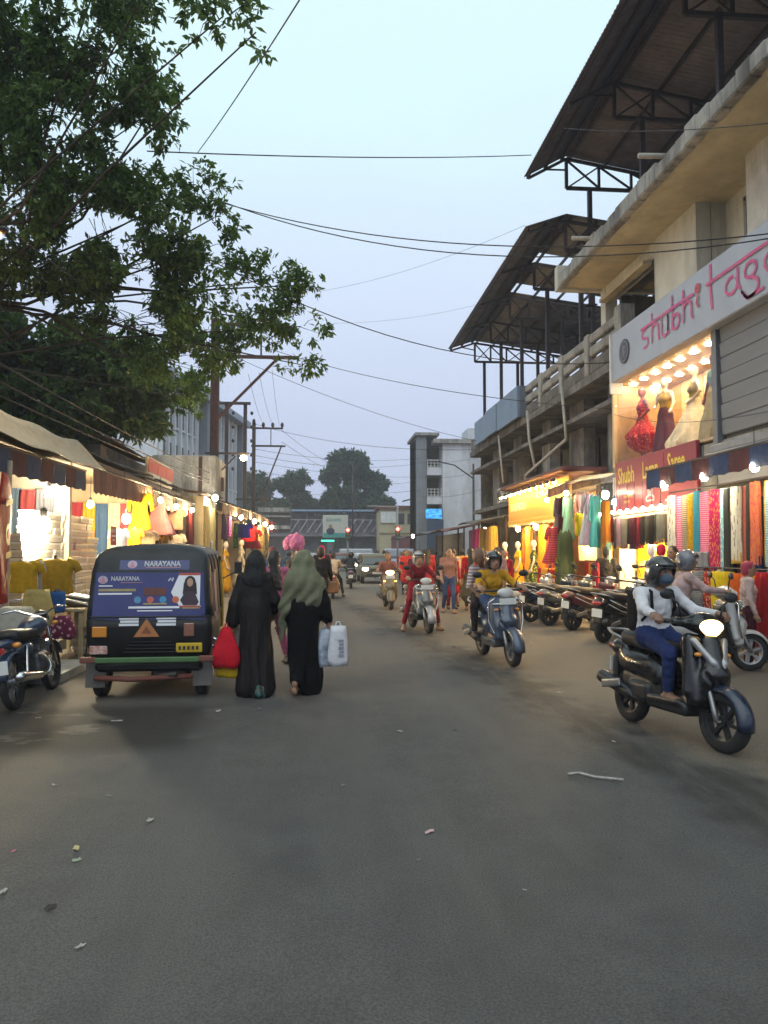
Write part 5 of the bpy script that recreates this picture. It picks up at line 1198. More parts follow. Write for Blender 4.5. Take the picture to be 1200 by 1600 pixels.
sdec(rect(.36, 1.3, .58, 1.325), M('print_red', (.5, .08, .06), .5), .013, 'photo_trim'); sdec(rect(.37, .965, .585, .982), MC['print_red'], .013, 'photo_trim')
DKH = M('print_dark', (.025, .015, .018), .6)
sdec(circ(.475, 1.22, .06, 14, .075), DKH, .0135, 'portrait'); sdec([(.41, 1.22), (.54, 1.22), (.55, 1.1), (.4, 1.1)], DKH, .0138, 'portrait'); sdec(circ(.475, 1.225, .032, 12, .045), M('print_face', (.5, .3, .2), .6), .0145, 'portrait')
sdec([(.43, 1.13), (.52, 1.13), (.57, 1.02), (.55, .985), (.41, .985), (.375, 1.04)], M('print_plum', (.05, .025, .04), .6), .0142, 'portrait')
strokes(ban, [([(0, 0), (.02, .03), (.04, .0), (.05, .035)], 1)], (.19, rear_y(.2, 1.26) - .012, 1.24), X_, (0, 0, 1), .014, WHL, name='tick_mark', depth=.002)
def on_back(name, x0, z0, x1, z1, mat, d=.03):
    b = MB(); y = min(rear_y(x0, z0), rear_y(x1, z1)); b.bev(((x0 + x1) / 2, y - d / 2 + .012, (z0 + z1) / 2), (x1 - x0, d + .02, z1 - z0), .008); return b.build(name, mat, AR)
on_back('tail_lamp', -.57, .66, -.42, .77, AMB); on_back('tail_lamp', .36, .66, .47, .8, M('smoky_lens', (.3, .13, .09), .2, var=.2, coat=1)); on_back('number_plate', .28, .49, .55, .59, PLATEY, .015)
lettering(AR, 'TN 28 E 1', (.31, -1.288, .515), X_, (0, 0, 1), .055, INK, sx=.75) if False else None
b = MB()
for k in range(5): b.b2((.31 + k * .045, -1.287, .52), (.335 + k * .045, -1.284, .56))
b.build('plate_marks', INK, AR)
b = MB(); y_ = -1.285; b.add([(-.15, y_, .66), (.11, y_, .66), (-.02, y_, .85), (-.15, y_ + .02, .66), (.11, y_ + .02, .66), (-.02, y_ + .02, .85)], [(0, 1, 2), (3, 5, 4), (0, 2, 5, 3), (1, 4, 5, 2), (0, 3, 4, 1)]); tri = b.build('warning_triangle', M('orange_reflector', (.5, .2, .07), .35), AR)
b = MB(); b.add([(-.07, y_ - .004, .695), (.03, y_ - .004, .695), (-.02, y_ - .004, .775)], [(0, 1, 2)]); b.build('triangle_centre', M('orange_dark', (.25, .08, .03), .5), tri)
for x in (-.3, .08):
    b = MB()
    for k in range(3): b.b2((x + .012 * (k % 2), -1.284, .775 + .033 * k), (x + .2, -1.279, .8 + .033 * k))
    b.build('sticker', WHL, AR)
on_back('reflector_strip', -.6, .48, -.42, .57, M('red_white_tape', (.4, .1, .06), .5, col2=(.6, .5, .45), scale=30), .012)
for k in range(4): b = MB(); b.bev((0.02, -1.275 + .006, .5 + .035 * k), (.55 - .04 * k, .012, .012), .003); b.build('vent_rib', BLKE, AR)
b = MB(); b.bev((.0, -1.31, .425), (1.06, .06, .055), .01); b.build('bumper', M('green_bar', (.07, .16, .05), .6, dirt=.3), AR)
for q in (-1, 1): b = MB(); b.bev((q * .6, -1.3, .43), (.16, .06, .06), .01); b.build('bumper_end', M('rusty_red', (.2, .06, .04), .7, dirt=.3), AR)
b = MB(); b.tube([(-.55, -1.24, .24), (-.2, -1.26, .22), (.45, -1.24, .24)], .028, 8); b.build('lower_bumper', MC['rusty_red'], AR, True)
b = MB(); b.bev((0, -1.0, .34), (1.1, .45, .1), .03); b.bev((0, .1, .3), (1.0, 2.0, .08), .03); b.build('underframe', BLKE, AR)
b = MB(); b.bev((.2, -.98, .27), (.4, .3, .16), .04); b.tube([(.1, -1.2, .24), (.3, -1.28, .27)], .03, 8); b.build('engine', M('oily_metal', (.1, .09, .08), .6, .5, var=.3), AR)
for q in (-1, 1):
    b = MB(); b.grid(lambda u, v: (q * .55 + .2 * (u - .5), -1.16 - .03 * v, .4 - .27 * v), 2, 3); solid(b.build('mud_flap', M('grey_rubber', (.12, .11, .1), .8, dirt=.3), AR), .01)
    b = MB(); b.torus(.13, .02, 20, 6, (0, 0, 0), 'x'); b.lathe([(0, -.04), (.13, -.04), (.13, .04), (0, .04)], 18, ax='x'); w = b.build('wheel', ALLOY, AR, 40); w.location = (q * .53, -.95, .22)
    b = MB(); b.lathe([(.13, -.06), (.19, -.065), (.215, -.05), (.22, 0), (.215, .05), (.19, .065), (.13, .06)], 26, ax='x', cap=False); b.build('tyre', RUBBER, w, True)
    b = MB(); b.tube([(q * .58, .72, 1.2), (q * .74, .74, 1.28)], .01, 6); b.bev((q * .78, .74, 1.34), (.1, .03, .16), .012); b.build('mirror', BLACKM, AR)
    b = MB(); b.tube([(q * .6, -.25, .45), (q * .61, -.24, 1.0), (q * .585, -.22, 1.5)], .02, 8); b.tube([(q * .58, .65, .4), (q * .58, .7, 1.0), (q * .54, .62, 1.5)], .022, 8); b.tube([(q * .62, -.3, .62), (q * .62, .3, .6)], .014, 6); b.build('door_frame', M('yellow_tube', (.45, .3, .03), .5), AR, True)
    sdf('side_body', [bx((q * .6, -.05, .42), (.01, .6, .07), .03)], .02, BLKE, AR)
w = MB().lathe([(0, -.04), (.13, -.04), (.13, .04), (0, .04)], 18, ax='x').build('wheel', ALLOY, AR); w.location = (0, 1.05, .22)
MB().lathe([(.13, -.06), (.19, -.065), (.22, 0), (.19, .065), (.13, .06)], 26, ax='x', cap=False).build('tyre', RUBBER, w, True)
sdf('front_cowl', [bx((0, .95, .75), (.38, .12, .28), .08), el((0, 1.1, .6), (.22, .2, .25), k=.1), bx((0, .55, .32), (.5, .4, .02), .03, k=.05)], .025, BLKE, AR)
b = MB(); b.grid(lambda u, v: ((u - .5) * 1.0, .98 - .2 * v, 1.08 + .42 * v), 6, 3); b.build('windscreen', glass(), AR)
sdf('passenger_seat', [bx((0, -.7, .62), (.5, .2, .05), .05), bx((0, -.95, .85), (.5, .05, .2), .05, k=.05)], .025, SEATM, AR)
b = MB(); b.tube([(.64, -1.1, .62), (.72, -1.05, .58), (.74, -.9, .4), (.66, -.8, .36)], .016, 6); b.tube([(.64, -1.12, .55), (.7, -1.0, .42), (.64, -.9, .36)], .012, 6); b.build('side_guard', CHROME, AR, True)

# cars
def car(label, loc, h, body, lit=True, van=False, group='cars in the distance'):
    T = thing('car', label, 'car', loc, h, group)
    hh = .35 if van else 0
    sdf('body', [bx((0, 0, .58), (.68, 1.68, .14), .13, k=.1), bx((0, .9, .72), (.6, .75, .05), .1, k=.12), bx((0, -.45, 1.12 + hh / 2), (.56, .95 + hh, .2 + hh / 2), .14, k=.18)] + [cut(rc((-1, y, .3), (1, y, .3), .33, .33, k=.02)) for y in (1.15, -1.15)], .05, body, T)
    b = MB(); b.grid(lambda u, v: ((u - .5) * (1.3 - .2 * v), .98 - .5 * v + hh, .93 + .46 * v + hh * v), 6, 4); b.build('windscreen', M('car_glass', (.05, .06, .07), .08, var=0, coat=1), T)
    for q in (-1, 1):
        b = MB(); b.grid(lambda u, v: (q * (.725 - .08 * v), -1.3 + 1.95 * u - .25 * v * u, .95 + .38 * v + hh * v), 6, 3); b.build('side_window', MC['car_glass'], T)
        b = MB(); b.ell((q * .58, 1.78, .7), (.17, .07, .09), 12, 8); b.build('headlight', lamp_mat('car_headlight_on', (1, .86, .55), 30) if lit else LENS, T, True)
        b = MB(); b.ell((q * .85, .7, 1.0), (.1, .06, .07), 10, 6); b.build('mirror', body, T, True)
        for y in (1.15, -1.15):
            w = MB().lathe([(0, -.08), (.19, -.08), (.19, .08), (0, .08)], 18, ax='x').build('wheel', ALLOY, T); w.location = (q * .7, y, .3)
            MB().lathe([(.19, -.09), (.27, -.09), (.3, -.04), (.3, .04), (.27, .09), (.19, .09)], 22, ax='x', cap=False).build('tyre', RUBBER, w, True)
    b = MB(); b.bev((0, 1.81, .66), (.72, .05, .14), .02); b.bev((0, 1.82, .42), (1.1, .05, .14), .02); b.build('grille', BLACKM, T); b = MB(); b.bev((0, 1.86, .52), (.5, .012, .11), .004); b.build('number_plate', PLATEW, T)
    b = MB(); b.lathe([(0, 0), (.06, .01)], 12, (0, 1.845, .68), 'y'); b.build('badge', CHROME, T)
    return T
car('bronze hatchback coming on with both headlights lit', (2.75, 39.0, 0), hdg(.02, -1), paint('car_bronze', (.14, .13, .09), metal=.3))
car('white car queued behind the bronze hatchback', (3.0, 52, 0), hdg(0.02, -1), paint('car_white', (.55, .56, .58)))
car('grey blue van crossing beyond the market stalls', (7.4, 66, 0), hdg(1, -.2), paint('van_grey', (.32, .38, .48)), lit=False, van=True)
car('pale van standing behind the far walkers', (3.6, 68, 0), hdg(1, .1), paint('van_pale', (.42, .46, .52)), lit=False, van=True)
car('red brown car far down the street with a lit lamp', (1.6, 62, 0), hdg(0.1, -1), paint('car_red', (.2, .07, .05)), lit=True)
car('silver car beyond the cream scooter', (-.9, 58, 0), hdg(0, 1), paint('car_silver', (.35, .37, .4), metal=.3), lit=False)
# ------------------------------------------------------------------ people
def skin(key, col): return M(key, col, .55, var=.08, scale=14)
SK1 = skin('skin_brown', (.22, .115, .07)); SK2 = skin('skin_tan', (.3, .17, .105)); SK3 = skin('skin_deep', (.13, .065, .04))
HAIR = M('black_hair', (.012, .01, .009), .5, var=.3, scale=40, stretch=(1, 1, .2)); EYE = M('eye_dark', (.02, .015, .012), .3, var=0); LIP = M('lips', (.25, .08, .06), .5, var=0)
SHOE = M('dark_shoe', (.03, .025, .022), .6, var=.2); SAND = M('sandal_brown', (.16, .08, .05), .7, var=.2)
STAND = dict(pelvis=(0, 0, .92), chest=(0, .01, 1.2), neck=(0, -.01, 1.39), head=(0, .02, 1.52), sh=(.165, -.005, 1.345), el_l=(-.22, -.03, 1.08), el_r=(.22, -.03, 1.08), wr_l=(-.23, .05, .85), wr_r=(.23, .05, .85), hip=(.085, 0, .88), kn_l=(-.1, .02, .48), kn_r=(.1, .02, .48), an_l=(-.1, -.02, .08), an_r=(.1, -.02, .08), to_l=(-.12, .12, .035), to_r=(.12, .12, .035))
WALK = dict(STAND, kn_l=(-.09, .14, .5), an_l=(-.09, .12, .09), to_l=(-.1, .27, .04), kn_r=(.09, .0, .48), an_r=(.09, -.22, .12), to_r=(.1, -.1, .04), el_l=(-.22, -.1, 1.09), wr_l=(-.23, -.06, .86), el_r=(.22, .03, 1.08), wr_r=(.22, .16, .88))
RIDE = dict(pelvis=(0, -.24, .87), chest=(0, -.2, 1.1), neck=(0, -.15, 1.27), head=(0, -.1, 1.405), sh=(.175, -.17, 1.225), el_l=(-.28, .0, 1.07), el_r=(.28, .0, 1.07), wr_l=(-.3, .2, 1.05), wr_r=(.3, .2, 1.05), hip=(.085, -.2, .84), kn_l=(-.15, .18, .74), kn_r=(.15, .18, .74), an_l=(-.13, .12, .4), an_r=(.13, .12, .4), to_l=(-.14, .26, .355), to_r=(.14, .26, .355))
RIDE_DOWN = dict(RIDE, kn_l=(-.25, .12, .6), kn_r=(.25, .12, .6), an_l=(-.36, .08, .12), an_r=(.36, .08, .12), to_l=(-.4, .2, .04), to_r=(.4, .2, .04))
PILL = dict(RIDE, pelvis=(0, -.58, .92), chest=(0, -.56, 1.16), neck=(0, -.53, 1.34), head=(.02, -.48, 1.47), sh=(.17, -.55, 1.29), el_l=(-.25, -.5, 1.03), el_r=(.25, -.5, 1.03), wr_l=(-.17, -.32, .93), wr_r=(.17, -.32, .93), hip=(.1, -.54, .88), kn_l=(-.27, -.2, .76), kn_r=(.27, -.2, .76), an_l=(-.25, -.25, .38), an_r=(.25, -.25, .38), to_l=(-.27, -.1, .33), to_r=(.27, -.1, .33))
def hand_p(el_, wr, side, grip, m=0, fat=1.0):
    el_, wr = np.array(el_, float), np.array(wr, float); d = wr - el_; d /= np.linalg.norm(d) + 1e-9
    lat = np.cross(d, (0, 0, 1)) if grip else np.array((0, 1., 0)); lat = lat / (np.linalg.norm(lat) + 1e-9)
    dn = np.cross(d, lat); dn = dn if dn[2] < 0 or not grip else -dn
    if not grip: dn = np.array((-side, 0, 0.))
    out = [rc(wr, wr + d * .075, .024, .03, m, .015, tuple(lat), 1.35)]
    for i, fl in enumerate((.85, 1.0, .95, .75)):
        k0 = wr + d * .085 + lat * (i - 1.5) * .02; a = 1.0 if grip else .35
        k1 = k0 + (d * math.cos(a * .6) + dn * math.sin(a * .6)) * .034 * fl; k2 = k1 + (d * math.cos(a * 1.6) + dn * math.sin(a * 1.6)) * .032 * fl
        out += [rc(k0, k1, .0095 * fat, .009 * fat, m, .006), rc(k1, k2, .009 * fat, .0075 * fat, m, .005)]
    t0 = wr + d * .03 + lat * side * (.028 if grip else -.028); t1 = t0 + d * .035 + lat * side * (.02 if grip else -.02) + dn * .012
    return out + [rc(t0, t1, .012 * fat, .01 * fat, m, .01), rc(t1, t1 + d * .026 + dn * .01, .01 * fat, .008 * fat, m, .005)]
def human_prims(P, sleeve='long', hair='short', female=False, kurta=None, hy=0., hp=0., helmet=False, mask=False, grip=False, fat=1.0, stout=1.0, hands=True, bare_feet=False, trouser_r=1.0, skirt=None):
    g = lambda k: np.array(P[k], float)
    pel, ch, nk, hd = g('pelvis'), g('chest'), g('neck'), g('head'); sx, sy, sz = P['sh']; hx, hyy, hz = P['hip']
    s = stout; pr = []
    mid = (pel + ch) / 2
    pr += [rc(pel, mid, .108 * s, .1 * s, 1, .05, X_, 1.32), rc(mid, ch, .1 * s, .112 * s, 1, .05, X_, 1.32), rc(ch, nk - np.array((0, 0, .06)), .108 * s, .06, 1, .06, X_, 1.45), rc((-sx, sy, sz), (sx, sy, sz), .058 * s, .058 * s, 1, .05)]
    if female: pr += [el(ch + np.array((-.07, .075, .0)), (.065, .06, .065), 1, .04), el(ch + np.array((.07, .075, .0)), (.065, .06, .065), 1, .04)]
    pr += [rc((-hx, hyy, hz), (hx, hyy, hz), .1 * s, .1 * s, 2, .05)]
    for q, c in ((-1, 'l'), (1, 'r')):
        S_, E_, W_ = np.array((q * sx, sy, sz)), g('el_' + c), g('wr_' + c)
        cuff = E_ + (W_ - E_) * .92
        pr.append(rc(S_, E_, .055 * s, .046 * s, 1, .035))
        if sleeve == 'long': pr += [rc(E_, cuff, .046 * s, .036, 1, .02), rc(cuff, W_, .026, .025, 0, .01)]
        else: pr += [rc(S_ + (E_ - S_) * .75, E_, .038, .037, 0, .01), rc(E_, W_, .038, .026, 0, .02)]
        if hands: pr += hand_p(E_, W_, q, grip, 0, fat)
        H_, K_, A_, T_ = np.array((q * hx, hyy, hz)), g('kn_' + c), g('an_' + c), g('to_' + c); t = trouser_r
        pr += [rc(H_, K_, .088 * s * t, .064 * t, 2, .045), rc(K_, A_ + (K_ - A_) * .12, .062 * t, .046 * t, 2, .02), rc(A_ + (K_ - A_) * .15, A_ - (0, 0, .02), .034, .034, 0, .01)]
        heel = A_ + (A_ - T_) * .28; heel[2] = T_[2] + .005
        pr += [rc(heel, T_, .036, .034, 0 if bare_feet else 4, .015, X_, 1.15), rc(A_ - (0, 0, .01), (heel + T_) / 2, .034, .036, 0 if bare_feet else 4, .02)]
        if bare_feet: pr += [rc(heel - (0, 0, .02), T_ - (0, 0, .018), .03, .028, 4, .004, X_, 1.2)]
    if kurta is not None:
        hem = np.array((pel[0], pel[1], kurta)); pr += [rc(pel, hem, .135 * s, .15 * s + .03, 1, .05, X_, 1.25)]
    if skirt is not None:
        hem = np.array((pel[0], pel[1], skirt)); pr += [rc(pel, hem, .13 * s, .23 * s, 2, .05, X_, 1.15)]
    Mx = np.array(Euler((hp, 0, hy)).to_matrix())
    o = lambda x, y, z: hd + Mx @ np.array((x, y, z)); rot = (hp, 0, hy)
    pr += [rc(nk - (0, 0, .04), hd - np.array((0, .01, .05)), .05, .047, 0, .03)]
    pr += [el(o(0, 0, .01), (.076, .095, .115), 0, .02, rot), el(o(0, .04, -.06), (.052, .05, .055), 0, .03, rot), rc(o(0, .088, .01), o(0, .112, -.022), .009, .014, 0, .012)]
    for q in (-1, 1): pr += [el(o(q * .031, .084, .012), (.014, .01, .008), 5, .003, rot), el(o(q * .077, -.005, -.005), (.012, .022, .03), 0, .008, rot), rc(o(q * .018, .092, .032), o(q * .046, .084, .032), .005, .005, 3, .002)]
    pr += [rc(o(-.02, .089, -.052), o(.02, .089, -.052), .007, .007, 6, .003)]
    if mask: pr += [el(o(0, .055, -.045), (.066, .066, .055), 7, .01, rot)]
    if not helmet or hair == 'long':
        pr += [el(o(0, -.022, .04), (.085, .095, .1), 3, .01, rot), el(o(0, -.045, -.01), (.078, .065, .09), 3, .02, rot)]
    if hair == 'long': pr += [rc(o(0, -.075, 0), (nk[0], nk[1] - .1, nk[2] - .28), .06, .035, 3, .04, X_, 1.3)]
    if hair == 'bun': pr += [el(o(0, -.11, .02), (.05, .045, .05), 3, .02, rot)]
    if hair == 'beard': pr += [el(o(0, .045, -.07), (.058, .055, .05), 3, .01, rot)]
    return pr
def folds(amp, n, z0, z1, seed=0):
    def w(V):
        th = np.arctan2(V[:, 1], V[:, 0]); t = np.clip((V[:, 2] - z1) / (z0 - z1 + 1e-9), 0, 1); r = np.hypot(V[:, 0], V[:, 1])
        k = 1 + amp * t * (.9 * (1 - 2 * np.abs(np.sin(n * .5 * th + .8 * np.sin(V[:, 2] * 5 + seed)))) + .6 * np.sin(n * th + seed + 1.5 * np.sin(V[:, 2] * 4 + seed)) + .5 * np.sin((n * 2 + 1) * th + V[:, 2] * 3))
        k = k + .35 * amp * t * np.sin((2 * n + 3) * th + 2.2 * np.sin(V[:, 2] * 7 + seed) + seed) * (.5 + .5 * np.sin(V[:, 2] * 9 + 3 * th))
        V[:, 0] *= k; V[:, 1] *= k; V[:, 2] += .02 * t * t * np.sin(3 * th + seed); return V
    return w
def wrinkle(amp=.0055):
    def w(V):
        s_ = np.sin(V[:, 0] * 31 + V[:, 2] * 47 + 2 * np.sin(V[:, 1] * 23)) * np.sin(V[:, 2] * 29 + V[:, 1] * 37) + 1.2 * (np.abs(np.sin(V[:, 2] * 17 + V[:, 0] * 26 + 3 * np.sin(V[:, 0] * 9 + V[:, 1] * 13))) - .5)
        m_ = (V[:, 2] < np.max(V[:, 2]) - .34)
        c = V.mean(0); d = V - c; d[:, 2] = 0; d /= np.linalg.norm(d, axis=1)[:, None] + 1e-6
        return V + d * (amp * s_ * m_)[:, None]
    return w
MASKM = M('blue_mask', (.06, .1, .15), .8, var=.05)
def person(label, loc, h, P, top, bottom, sk=SK1, shoe=SHOE, vox=.014, helmet=None, scale=1.0, group='people in the street', hairm=HAIR, **kw):
    T = thing('person', label, 'person', loc, h, group); T.scale = (scale,) * 3
    fat = 1.0 if vox < .011 else 1.25 if vox < .016 else 1.6
    o = sdf('body', human_prims(P, helmet=helmet is not None, fat=fat, **kw), vox, [sk, top, bottom, hairm, shoe, EYE, LIP, MASKM], T, wrinkle())
    if helmet is not None:
        hd = np.array(P['head'], float); hy, hp = kw.get('hy', 0), kw.get('hp', 0); Mx = np.array(Euler((hp, 0, hy)).to_matrix()); q = lambda x, y, z: hd + Mx @ np.array((x, y, z))
        hm = sdf('helmet', [el(q(0, -.01, .03), (.122, .145, .13), rot=(hp, 0, hy)), el(q(0, -.04, -.04), (.115, .11, .1), k=.04, rot=(hp, 0, hy)), cut(bx(q(0, .13, -.035), (.075, .085, .06), .015, k=.01, rot=(hp, 0, hy))), cut(bx(q(0, 0.03, -.16), (.2, .2, .045), .0, k=.01, rot=(hp, 0, hy)))], max(.01, vox * .85), helmet, T)
        b = MB(); rr = Euler((hp, 0, hy)).to_matrix()
        def vis(u, v): a = R(-62 + 124 * u); z = .075 - .035 * v + .02; return tuple(q(.13 * math.sin(a), .152 * math.cos(a) - .012, z))
        b.grid(vis, 10, 2); solid(b.build('visor', M('visor_dark', (.02, .022, .025), .1, var=0, coat=1), hm, True), .004)
    return T
NVYJ = cloth('#2c3a5e', rough=.8); WSH = cloth('#d2d0d4', rough=.75); BLKC = cloth('#17171a', rough=.8)
# the masked rider in front
RB = dict(RIDE, wr_l=(-.31, .22, 1.06), wr_r=(.33, .22, 1.07), el_l=(-.25, .0, 1.08), el_r=(.28, .02, 1.1))
person('masked scooter rider in white shirt, blue trousers and grey helmet', (2.97, 6.35, 0), hdg(.28, -1.22), RB, WSH, cloth('#27345f', rough=.8), vox=.0095, helmet=M('helmet_grey', (.06, .06, .062), .3, var=.5, scale=9, coat=.6), mask=True, grip=True, hy=R(8), shoe=SAND, bare_feet=True, scale=.97)
bk = thing('backpack', 'black backpack on the masked rider', 'bag', (2.97, 6.35, 0), hdg(.28, -1.22)); bk.scale = (.97,) * 3
sdf('bag', [bx((0, -.35, 1.06), (.1, .04, .14), .05), bx((0, -.4, .98), (.08, .03, .07), .03, k=.03)], .016, BLKC, bk)
b = MB()
for q in (-1, 1): b.tube([(q * .1, -.3, 1.24), (q * .11, -.22, 1.295), (q * .11, -.1, 1.24), (q * .12, -.08, 1.1), (q * .14, -.2, .98)], .016, 6)
b.build('strap', BLKC, bk, True)
# yellow-shirted rider and pillion
person('rider in mustard top, jeans and dark helmet on the slate blue scooter', (2.53, 10.9, 0), hdg(.12, -1), RIDE, cloth('#b88a1c', rough=.8), cloth('#33476b'), vox=.012, helmet=M('helmet_black', (.02, .02, .025), .25, var=.4, scale=12, coat=.6), sleeve='short', female=True, grip=True, bare_feet=True, shoe=SAND, sk=SK2, hair='long')
person('bald pillion man in striped grey shirt behind the rider in mustard', (2.53, 10.9, 0), hdg(.12, -1), dict(PILL, head=(.1, -.46, 1.47)), cloth('#8d7c80', 'bands', '#b9b2b5', sc_=3), cloth('#2b2224'), vox=.014, sleeve='short', hairm=SK3, sk=SK3, hy=R(25), bare_feet=False)
person('woman in maroon salwar and helmet steadying the grey scooter with her feet', (1.98, 15.15, 0), hdg(.13, -1), RIDE_DOWN, cloth('#6b1823'), cloth('#7d1826'), vox=.015, helmet=M('helmet_dark_stripe', (.03, .03, .035), .25, col2=(.4, .4, .42), scale=5), sleeve='long', female=True, grip=True, bare_feet=True, shoe=SAND, sk=SK2, kurta=.72)
person('rider in salmon shirt on the bronze scooter with lit headlight', (1.87, 21.1, 0), hdg(.03, -1), RIDE, cloth('#86564e'), cloth('#3a3632'), vox=.018, hair='short', sleeve='short', grip=True)
person('man in pale shirt riding the cream scooter away', (.45, 26.2, 0), hdg(.02, 1), dict(RIDE, an_r=(.34, .05, .12), kn_r=(.25, .1, .6), to_r=(.38, .18, .05)), cloth('#b3a596'), cloth('#24242c'), vox=.018, grip=True)
person('rider in dark jacket on the far blue scooter', (1.32, 32.8, 0), hdg(.05, 1), RIDE, cloth('#2c3440'), cloth('#22262e'), vox=.022, grip=True, helmet=BLKP)
person('rider in dusty pink shirt and helmet on the white scooter by the sarees', (4.95, 9.75, 0), hdg(1, -.12), dict(RIDE_DOWN, head=(0, -.12, 1.42)), cloth('#b39a98', rough=.8), cloth('#231d1c'), vox=.012, helmet=M('helmet_navy', (.02, .022, .035), .25, col2=(.2, .2, .22), scale=7, coat=.5), sleeve='long', grip=True, hy=R(-10), sk=SK2, shoe=SAND)
person('child in red cap and pale shirt standing ahead of the rider in pink', (5.75, 9.95, 0), hdg(1, -.3), STAND, cloth('#c2a9a4'), cloth('#4a2530'), vox=.014, scale=.86, hairm=M('red_cap', (.3, .02, .05), .7), sk=SK2)
person('small rider near the far traffic light', (4.6, 42, 0), hdg(0, -1), RIDE, cloth('#7a2a30'), cloth('#333333'), vox=.024, grip=True)
# walkers on the right
person('woman in peach top and jeans walking behind the maroon rider', (3.25, 19.3, 0), hdg(.1, -1), WALK, cloth('#936a5e'), cloth('#3b4c70'), vox=.017, female=True, hair='long', sleeve='short', sk=SK2, bare_feet=True, shoe=SAND)
person('person in white shirt and patterned trousers among the walkers', (3.75, 21.6, 0), hdg(-.1, 1), WALK, cloth('#bfb6ac'), cloth('#8d7a78', 'dots', '#40323a'), vox=.018, trouser_r=1.2)
person('woman in red shawl and olive skirt with long black hair seen from behind', (3.95, 20.0, 0), hdg(.05, 1), WALK, cloth('#a5121c'), cloth('#5a5240'), vox=.017, female=True, hair='long', kurta=None, skirt=.42, sk=SK2, bare_feet=True, shoe=SAND)
person('woman in bright red kurta next to the one with long hair', (4.45, 21.0, 0), hdg(-.3, 1), WALK, cloth('#b0161c'), cloth('#8e1a20'), vox=.017, female=True, hair='bun', kurta=.6, sk=SK1)
person('bearded man in pale mauve shirt standing beside the red shawl', (4.1, 17.6, 0), hdg(-.6, -.8), STAND, cloth('#8f7479'), cloth('#b9b0a4'), vox=.015, hair='beard', sleeve='short', sk=SK3, kurta=.55)
person('person in white and red further back by the stalls', (3.7, 29, 0), hdg(0, -1), WALK, cloth('#b8aaa5'), cloth('#8a1f24'), vox=.022)
person('man in dark red shirt behind the bronze hatchback', (4.35, 31, 0), hdg(.1, -1), WALK, cloth('#7a2226'), cloth('#333a44'), vox=.022)
person('person in pink kurta near the stall with maroon roof', (4.6, 34, 0), hdg(0, 1), WALK, cloth('#a8606a'), cloth('#5c4a50'), vox=.024, female=True, kurta=.6, hair='long')
person('person in light shirt at the far stall', (5.2, 40, 0), hdg(0, -1), STAND, cloth('#a9aab0'), cloth('#2c2f36'), vox=.026)
person('person in brown near the long dark roofed stall', (4.0, 46, 0), hdg(0, -1), WALK, cloth('#6b4a3a'), cloth('#2f2f33'), vox=.028)
person('man in olive yellow shirt browsing before the yellow shop', (6.15, 18.9, 0), hdg(.4, 1), STAND, cloth('#8f8a1c'), cloth('#3a3a30'), vox=.015, sleeve='short', stout=1.1)
person('dark clothed shopper among the racks under the white light', (6.45, 16.9, 0), hdg(.5, .9), STAND, cloth('#2a2726'), cloth('#1f1f24'), vox=.016, sk=SK3)
person('shop woman with dark hair and olive dupatta inside the saree shop', (6.2, 13.1, 0), hdg(-.8, -.5), STAND, cloth('#7a6a3a'), cloth('#6b3a2a'), vox=.014, female=True, hair='long', sk=SK1)
# walkers on the left
person('young woman in pink between the two veiled walkers, face turned', (-.62, 10.9, 0), hdg(-.5, 1), WALK, cloth('#b0607e'), cloth('#7c3a55'), vox=.014, female=True, hair='long', hy=R(-60), scale=.95, sk=SK2)
person('man in blue shirt and maroon cap ahead of the veiled walkers', (-.95, 15.6, 0), hdg(-.3, 1), STAND, cloth('#3f5a80'), cloth('#2d3038'), vox=.016, hairm=M('maroon_cap', (.12, .02, .025), .7), sk=SK1)
person('person in black jacket carrying a brown bag ahead of the sage scarf', (.02, 17.2, 0), hdg(.1, 1), WALK, cloth('#1b1a1d'), cloth('#2a2522'), vox=.016, hair='short')
person('person with magenta scarf walking far ahead', (.05, 21.5, 0), hdg(0, 1), WALK, cloth('#2a2228'), cloth('#222'*2 if False else '#222222'), vox=.02, hair='long', hairm=cloth('#c22a5a'), scale=1.04)
person('cotton candy seller hidden behind the sage scarf', (-.35, 13.4, 0), hdg(0, -1), dict(STAND, el_r=(.2, .12, 1.2), wr_r=(.12, .18, 1.4)), cloth('#40383a'), cloth('#2c2c30'), vox=.016, grip=True)
person('small child in yellow by the bead curtains', (-2.45, 17.4, 0), hdg(.4, -1), STAND, cloth('#c9971c'), cloth('#b98a1a'), vox=.016, scale=.82, sk=SK2, sleeve='short')
person('woman in pale cream beside the small child in yellow', (-2.75, 17.9, 0), hdg(.5, -1), STAND, cloth('#a99a88'), cloth('#8a7a6a'), vox=.016, female=True, hair='long', kurta=.5, scale=.93)
bg_ = thing('handbag', 'brown handbag hanging at the side of the black jacket', 'bag', (.27, 17.25, .62)); sdf('bag', [bx((0, 0, .14), (.12, .05, .1), .04)], .016, M('tan_leather', (.2, .09, .03), .6), bg_)
b = MB(); b.tube([(-.1, 0, .26), (-.06, 0, .48), (.06, 0, .48), (.1, 0, .26)], .01, 6); b.build('strap', MC['tan_leather'], bg_, True)
